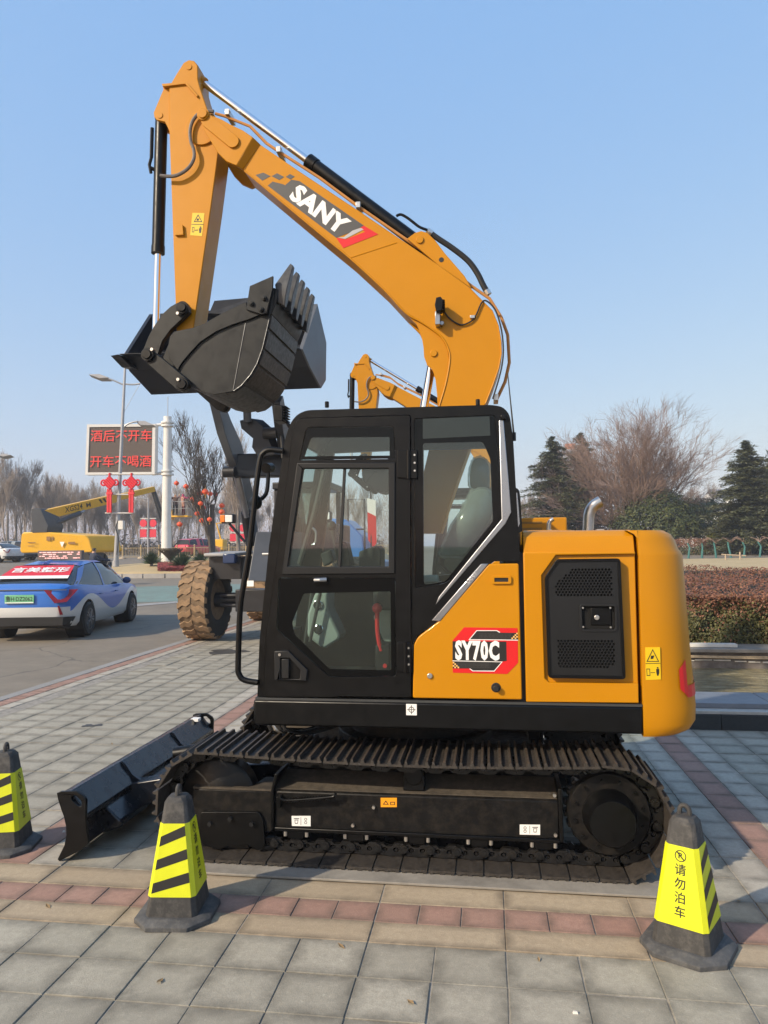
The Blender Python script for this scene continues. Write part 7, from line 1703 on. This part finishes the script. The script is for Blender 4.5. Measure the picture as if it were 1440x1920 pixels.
# ================================================================== fence along the far road
FG = mat('fence_gold', (.46,.34,.17), .55, var=.1); FD = 71
pmesh = MB().cyl((0,0,-.1),(0,0,1.05),.055,n=8).ball((0,0,1.13),.085,8,6).mesh('post'); pmesh.materials.append(FG)
fmesh = MB().lathe([(.3,0),(.26,.12),(.08,.2)], (0,0,0), 'z', 10).mesh('post_base'); fmesh.materials.append(mat('fence_foot',(.4,.33,.24),.8))
picks = MB(); picks.box(-.7,.7,-.02,.02,.9,.95).box(-.7,.7,-.02,.02,.12,.17)
for k in range(11): picks.box(-.66+k*.132-.014,-.66+k*.132+.014,-.014,.014,.12,.98)
kmesh = picks.mesh('picket_panel',(0,0,0),0); kmesh.materials.append(FG)
fa, fb = gz(-60,FD-10), gz(760,FD); Lf_ = (fb-fa).length; nb_ = int(Lf_/1.5); dirv = (fb-fa)/nb_; ang = math.atan2(dirv.y,dirv.x)
fe = thing('railing', 'golden picket railing with ball topped posts along the far road', 'fence', tuple(fa), None, 0, True)
for k in range(nb_):
    p = fa+dirv*k; p.z = hgt(p.x,p.y); q = p+dirv*.5; q.z = hgt(q.x,q.y)
    M = Matrix.Translation(p-fa); inst(pmesh,'post',fe,M); inst(fmesh,'post_base',fe,M)
    o = inst(kmesh,'picket_panel',fe,Matrix.Translation(q-fa) @ Matrix.Rotation(ang,4,'Z'))
# ================================================================== lantern tree, lanterns, far lamp
tp = gz(398, 50); TL = bare_mesh('crown', 301, 10.4, .17, 5, .55, .75, mat('dark_twigs',(.085,.068,.055),.9,var=.2), (3,4), .35, .012)
bare_tree(TL, trunk_me('trunk', 9.6, .22, mat('dark_bark',(.09,.075,.062),.9,var=.3)), tp, 'bare tree hung with orange lanterns behind the loader tyre', 1, 2.1, None, 'lantern_tree')
tp2 = gz(447, 56); bare_tree(WM[1], WT, tp2, 'bare tree close to the loader lift arm beyond the lantern tree', .8, .4)
LN = mat('lantern_orange', (.68,.085,.03), .5, var=.08, emit=(.8,.1,.03,.06)); LNR = mat('lantern_red', (.62,.02,.05), .5)
lan = [(331,906),(349,912),(385,922),(394,926),(375,925),(376,944),(381,952),(362,936),(370,963),(379,976),(393,974),(416,948),(416,960),(419,968),(337,983),(404,926)]
lme = MB().ball((0,0,0),.26,12,8,(1,1,.82)).mesh('shade'); lme.materials.append(LN)
cme = MB().cyl((0,0,-.24),(0,0,-.2),.1,n=8).cyl((0,0,.2),(0,0,.24),.1,n=8).cyl((0,0,.24),(0,0,.5),.012,n=4).cyl((0,0,-.5),(0,0,-.24),.03,n=5).mesh('cap'); cme.materials.append(mat('lantern_cap',(.5,.25,.04),.5))
for k, (x, y) in enumerate(lan):
    p = DP(x,y,50.5+1.6*math.sin(k*2.3)); t = thing('lantern', 'round orange lantern hanging in the bare tree branches', 'lantern', tuple(p), 'orange lanterns in the roadside tree', 0, True); t.scale = (.68+.2*((k*7)%5)/5,)*3
    inst(lme,'shade',t,Matrix()); inst(cme,'cap',t,Matrix())
for px, dd in ((278,66),(446,70)):
    p = gz(px,dd); t = thing('street_lamp', 'distant slim street lamp with round red ornaments '+('behind white pole' if px < 300 else 'beside the loader headlamp'), 'street lamp', tuple(p))
    tp_ = DP(px,935 if px < 300 else 925,dd); MB().tube([p,tp_],[.1,.06],8).build('pole', POLE, t); MB().tube(bez([tp_,tp_+Vector((-.6,0,.05)),tp_+Vector((-1.1,0,.12))],4),.05,6).build('arm', POLE, t); MB().box(tp_.x-1.7,tp_.x-1.0,tp_.y-.1,tp_.y+.1,tp_.z+.08,tp_.z+.16).build('lamp_head', POLE, t)
    for sx in (-1,1):
        c = DP(px+sx*9,981 if px < 300 else 990,dd); MB().cyl(c+Vector((0,-.05,0)),c+Vector((0,.05,0)),.34,n=18).build('red_disc', LNR, t); MB().box(c.x-.3,c.x+.3,c.y-.04,c.y+.04,c.z-1.25,c.z-.55).build('red_panel', LNR, t)
    for dz in (.42,-.45,-1.35): c = DP(px,981 if px < 300 else 990,dd); MB().box(c.x-.75,c.x+.75,c.y-.03,c.y+.03,c.z+dz-.03,c.z+dz+.03).build('cross_bar', WR, t)
p = DP(-8,856,36); q = gz(-60,36); t = thing('street_lamp', 'street lamp at the road with only its lamp head above the wood', 'street lamp', tuple(q)); MB().tube([q,Vector((q.x,q.y,p.z-.3))],[.12,.07],8).build('pole', POLE, t); MB().tube(bez([Vector((q.x,q.y,p.z-.3)),Vector((q.x+.5,q.y,p.z-.05)),p],4),.05,6).build('arm', POLE, t); MB().hexa([DP(-6,853,36),DP(6,851,36),DP(20,853,36),DP(6,856,36)],[v+Vector((0,.3,-.05)) for v in (DP(-6,855,36),DP(6,853,36),DP(20,854,36),DP(6,858,36))]).build('lamp_head', POLE, t)
p = gz(406,74); t = thing('yellow_machine', 'small yellow machine on the far road beside the red car', 'machine', tuple(p)); MB().box(p.x-.6,p.x+.7,p.y,p.y+1.2,p.z+.5,p.z+1.6).build('body', YL, t, bevel=.1); MB().box(p.x-.5,p.x+.6,p.y+.1,p.y+1.1,p.z,p.z+.5).build('tracks', TYRE, t)
MB().tube([(p.x+.3,p.y+.5,p.z+1.5),(p.x-.2,p.y+.5,p.z+3.2),(p.x+.9,p.y+.5,p.z+3.3)],.09,6).build('boom', YL, t)

# ================================================================== hazy air
mh = bpy.data.materials.new('air_haze'); mh.use_nodes = True; nh = mh.node_tree.nodes; lh = mh.node_tree.links
nh.remove(nh['Principled BSDF']); pv = nh.new('ShaderNodeVolumePrincipled'); pv.inputs['Density'].default_value = .0011; pv.inputs['Color'].default_value = (.86,.90,.97,1); pv.inputs['Anisotropy'].default_value = .1
lh.new(pv.outputs[0], nh['Material Output'].inputs['Volume'])
o = MB().box(-420,420,-30,700,-2,72).build('haze', mh, None, smooth=0); tag(o, 'thin pale winter haze over the street and plaza', 'haze', kind='stuff')
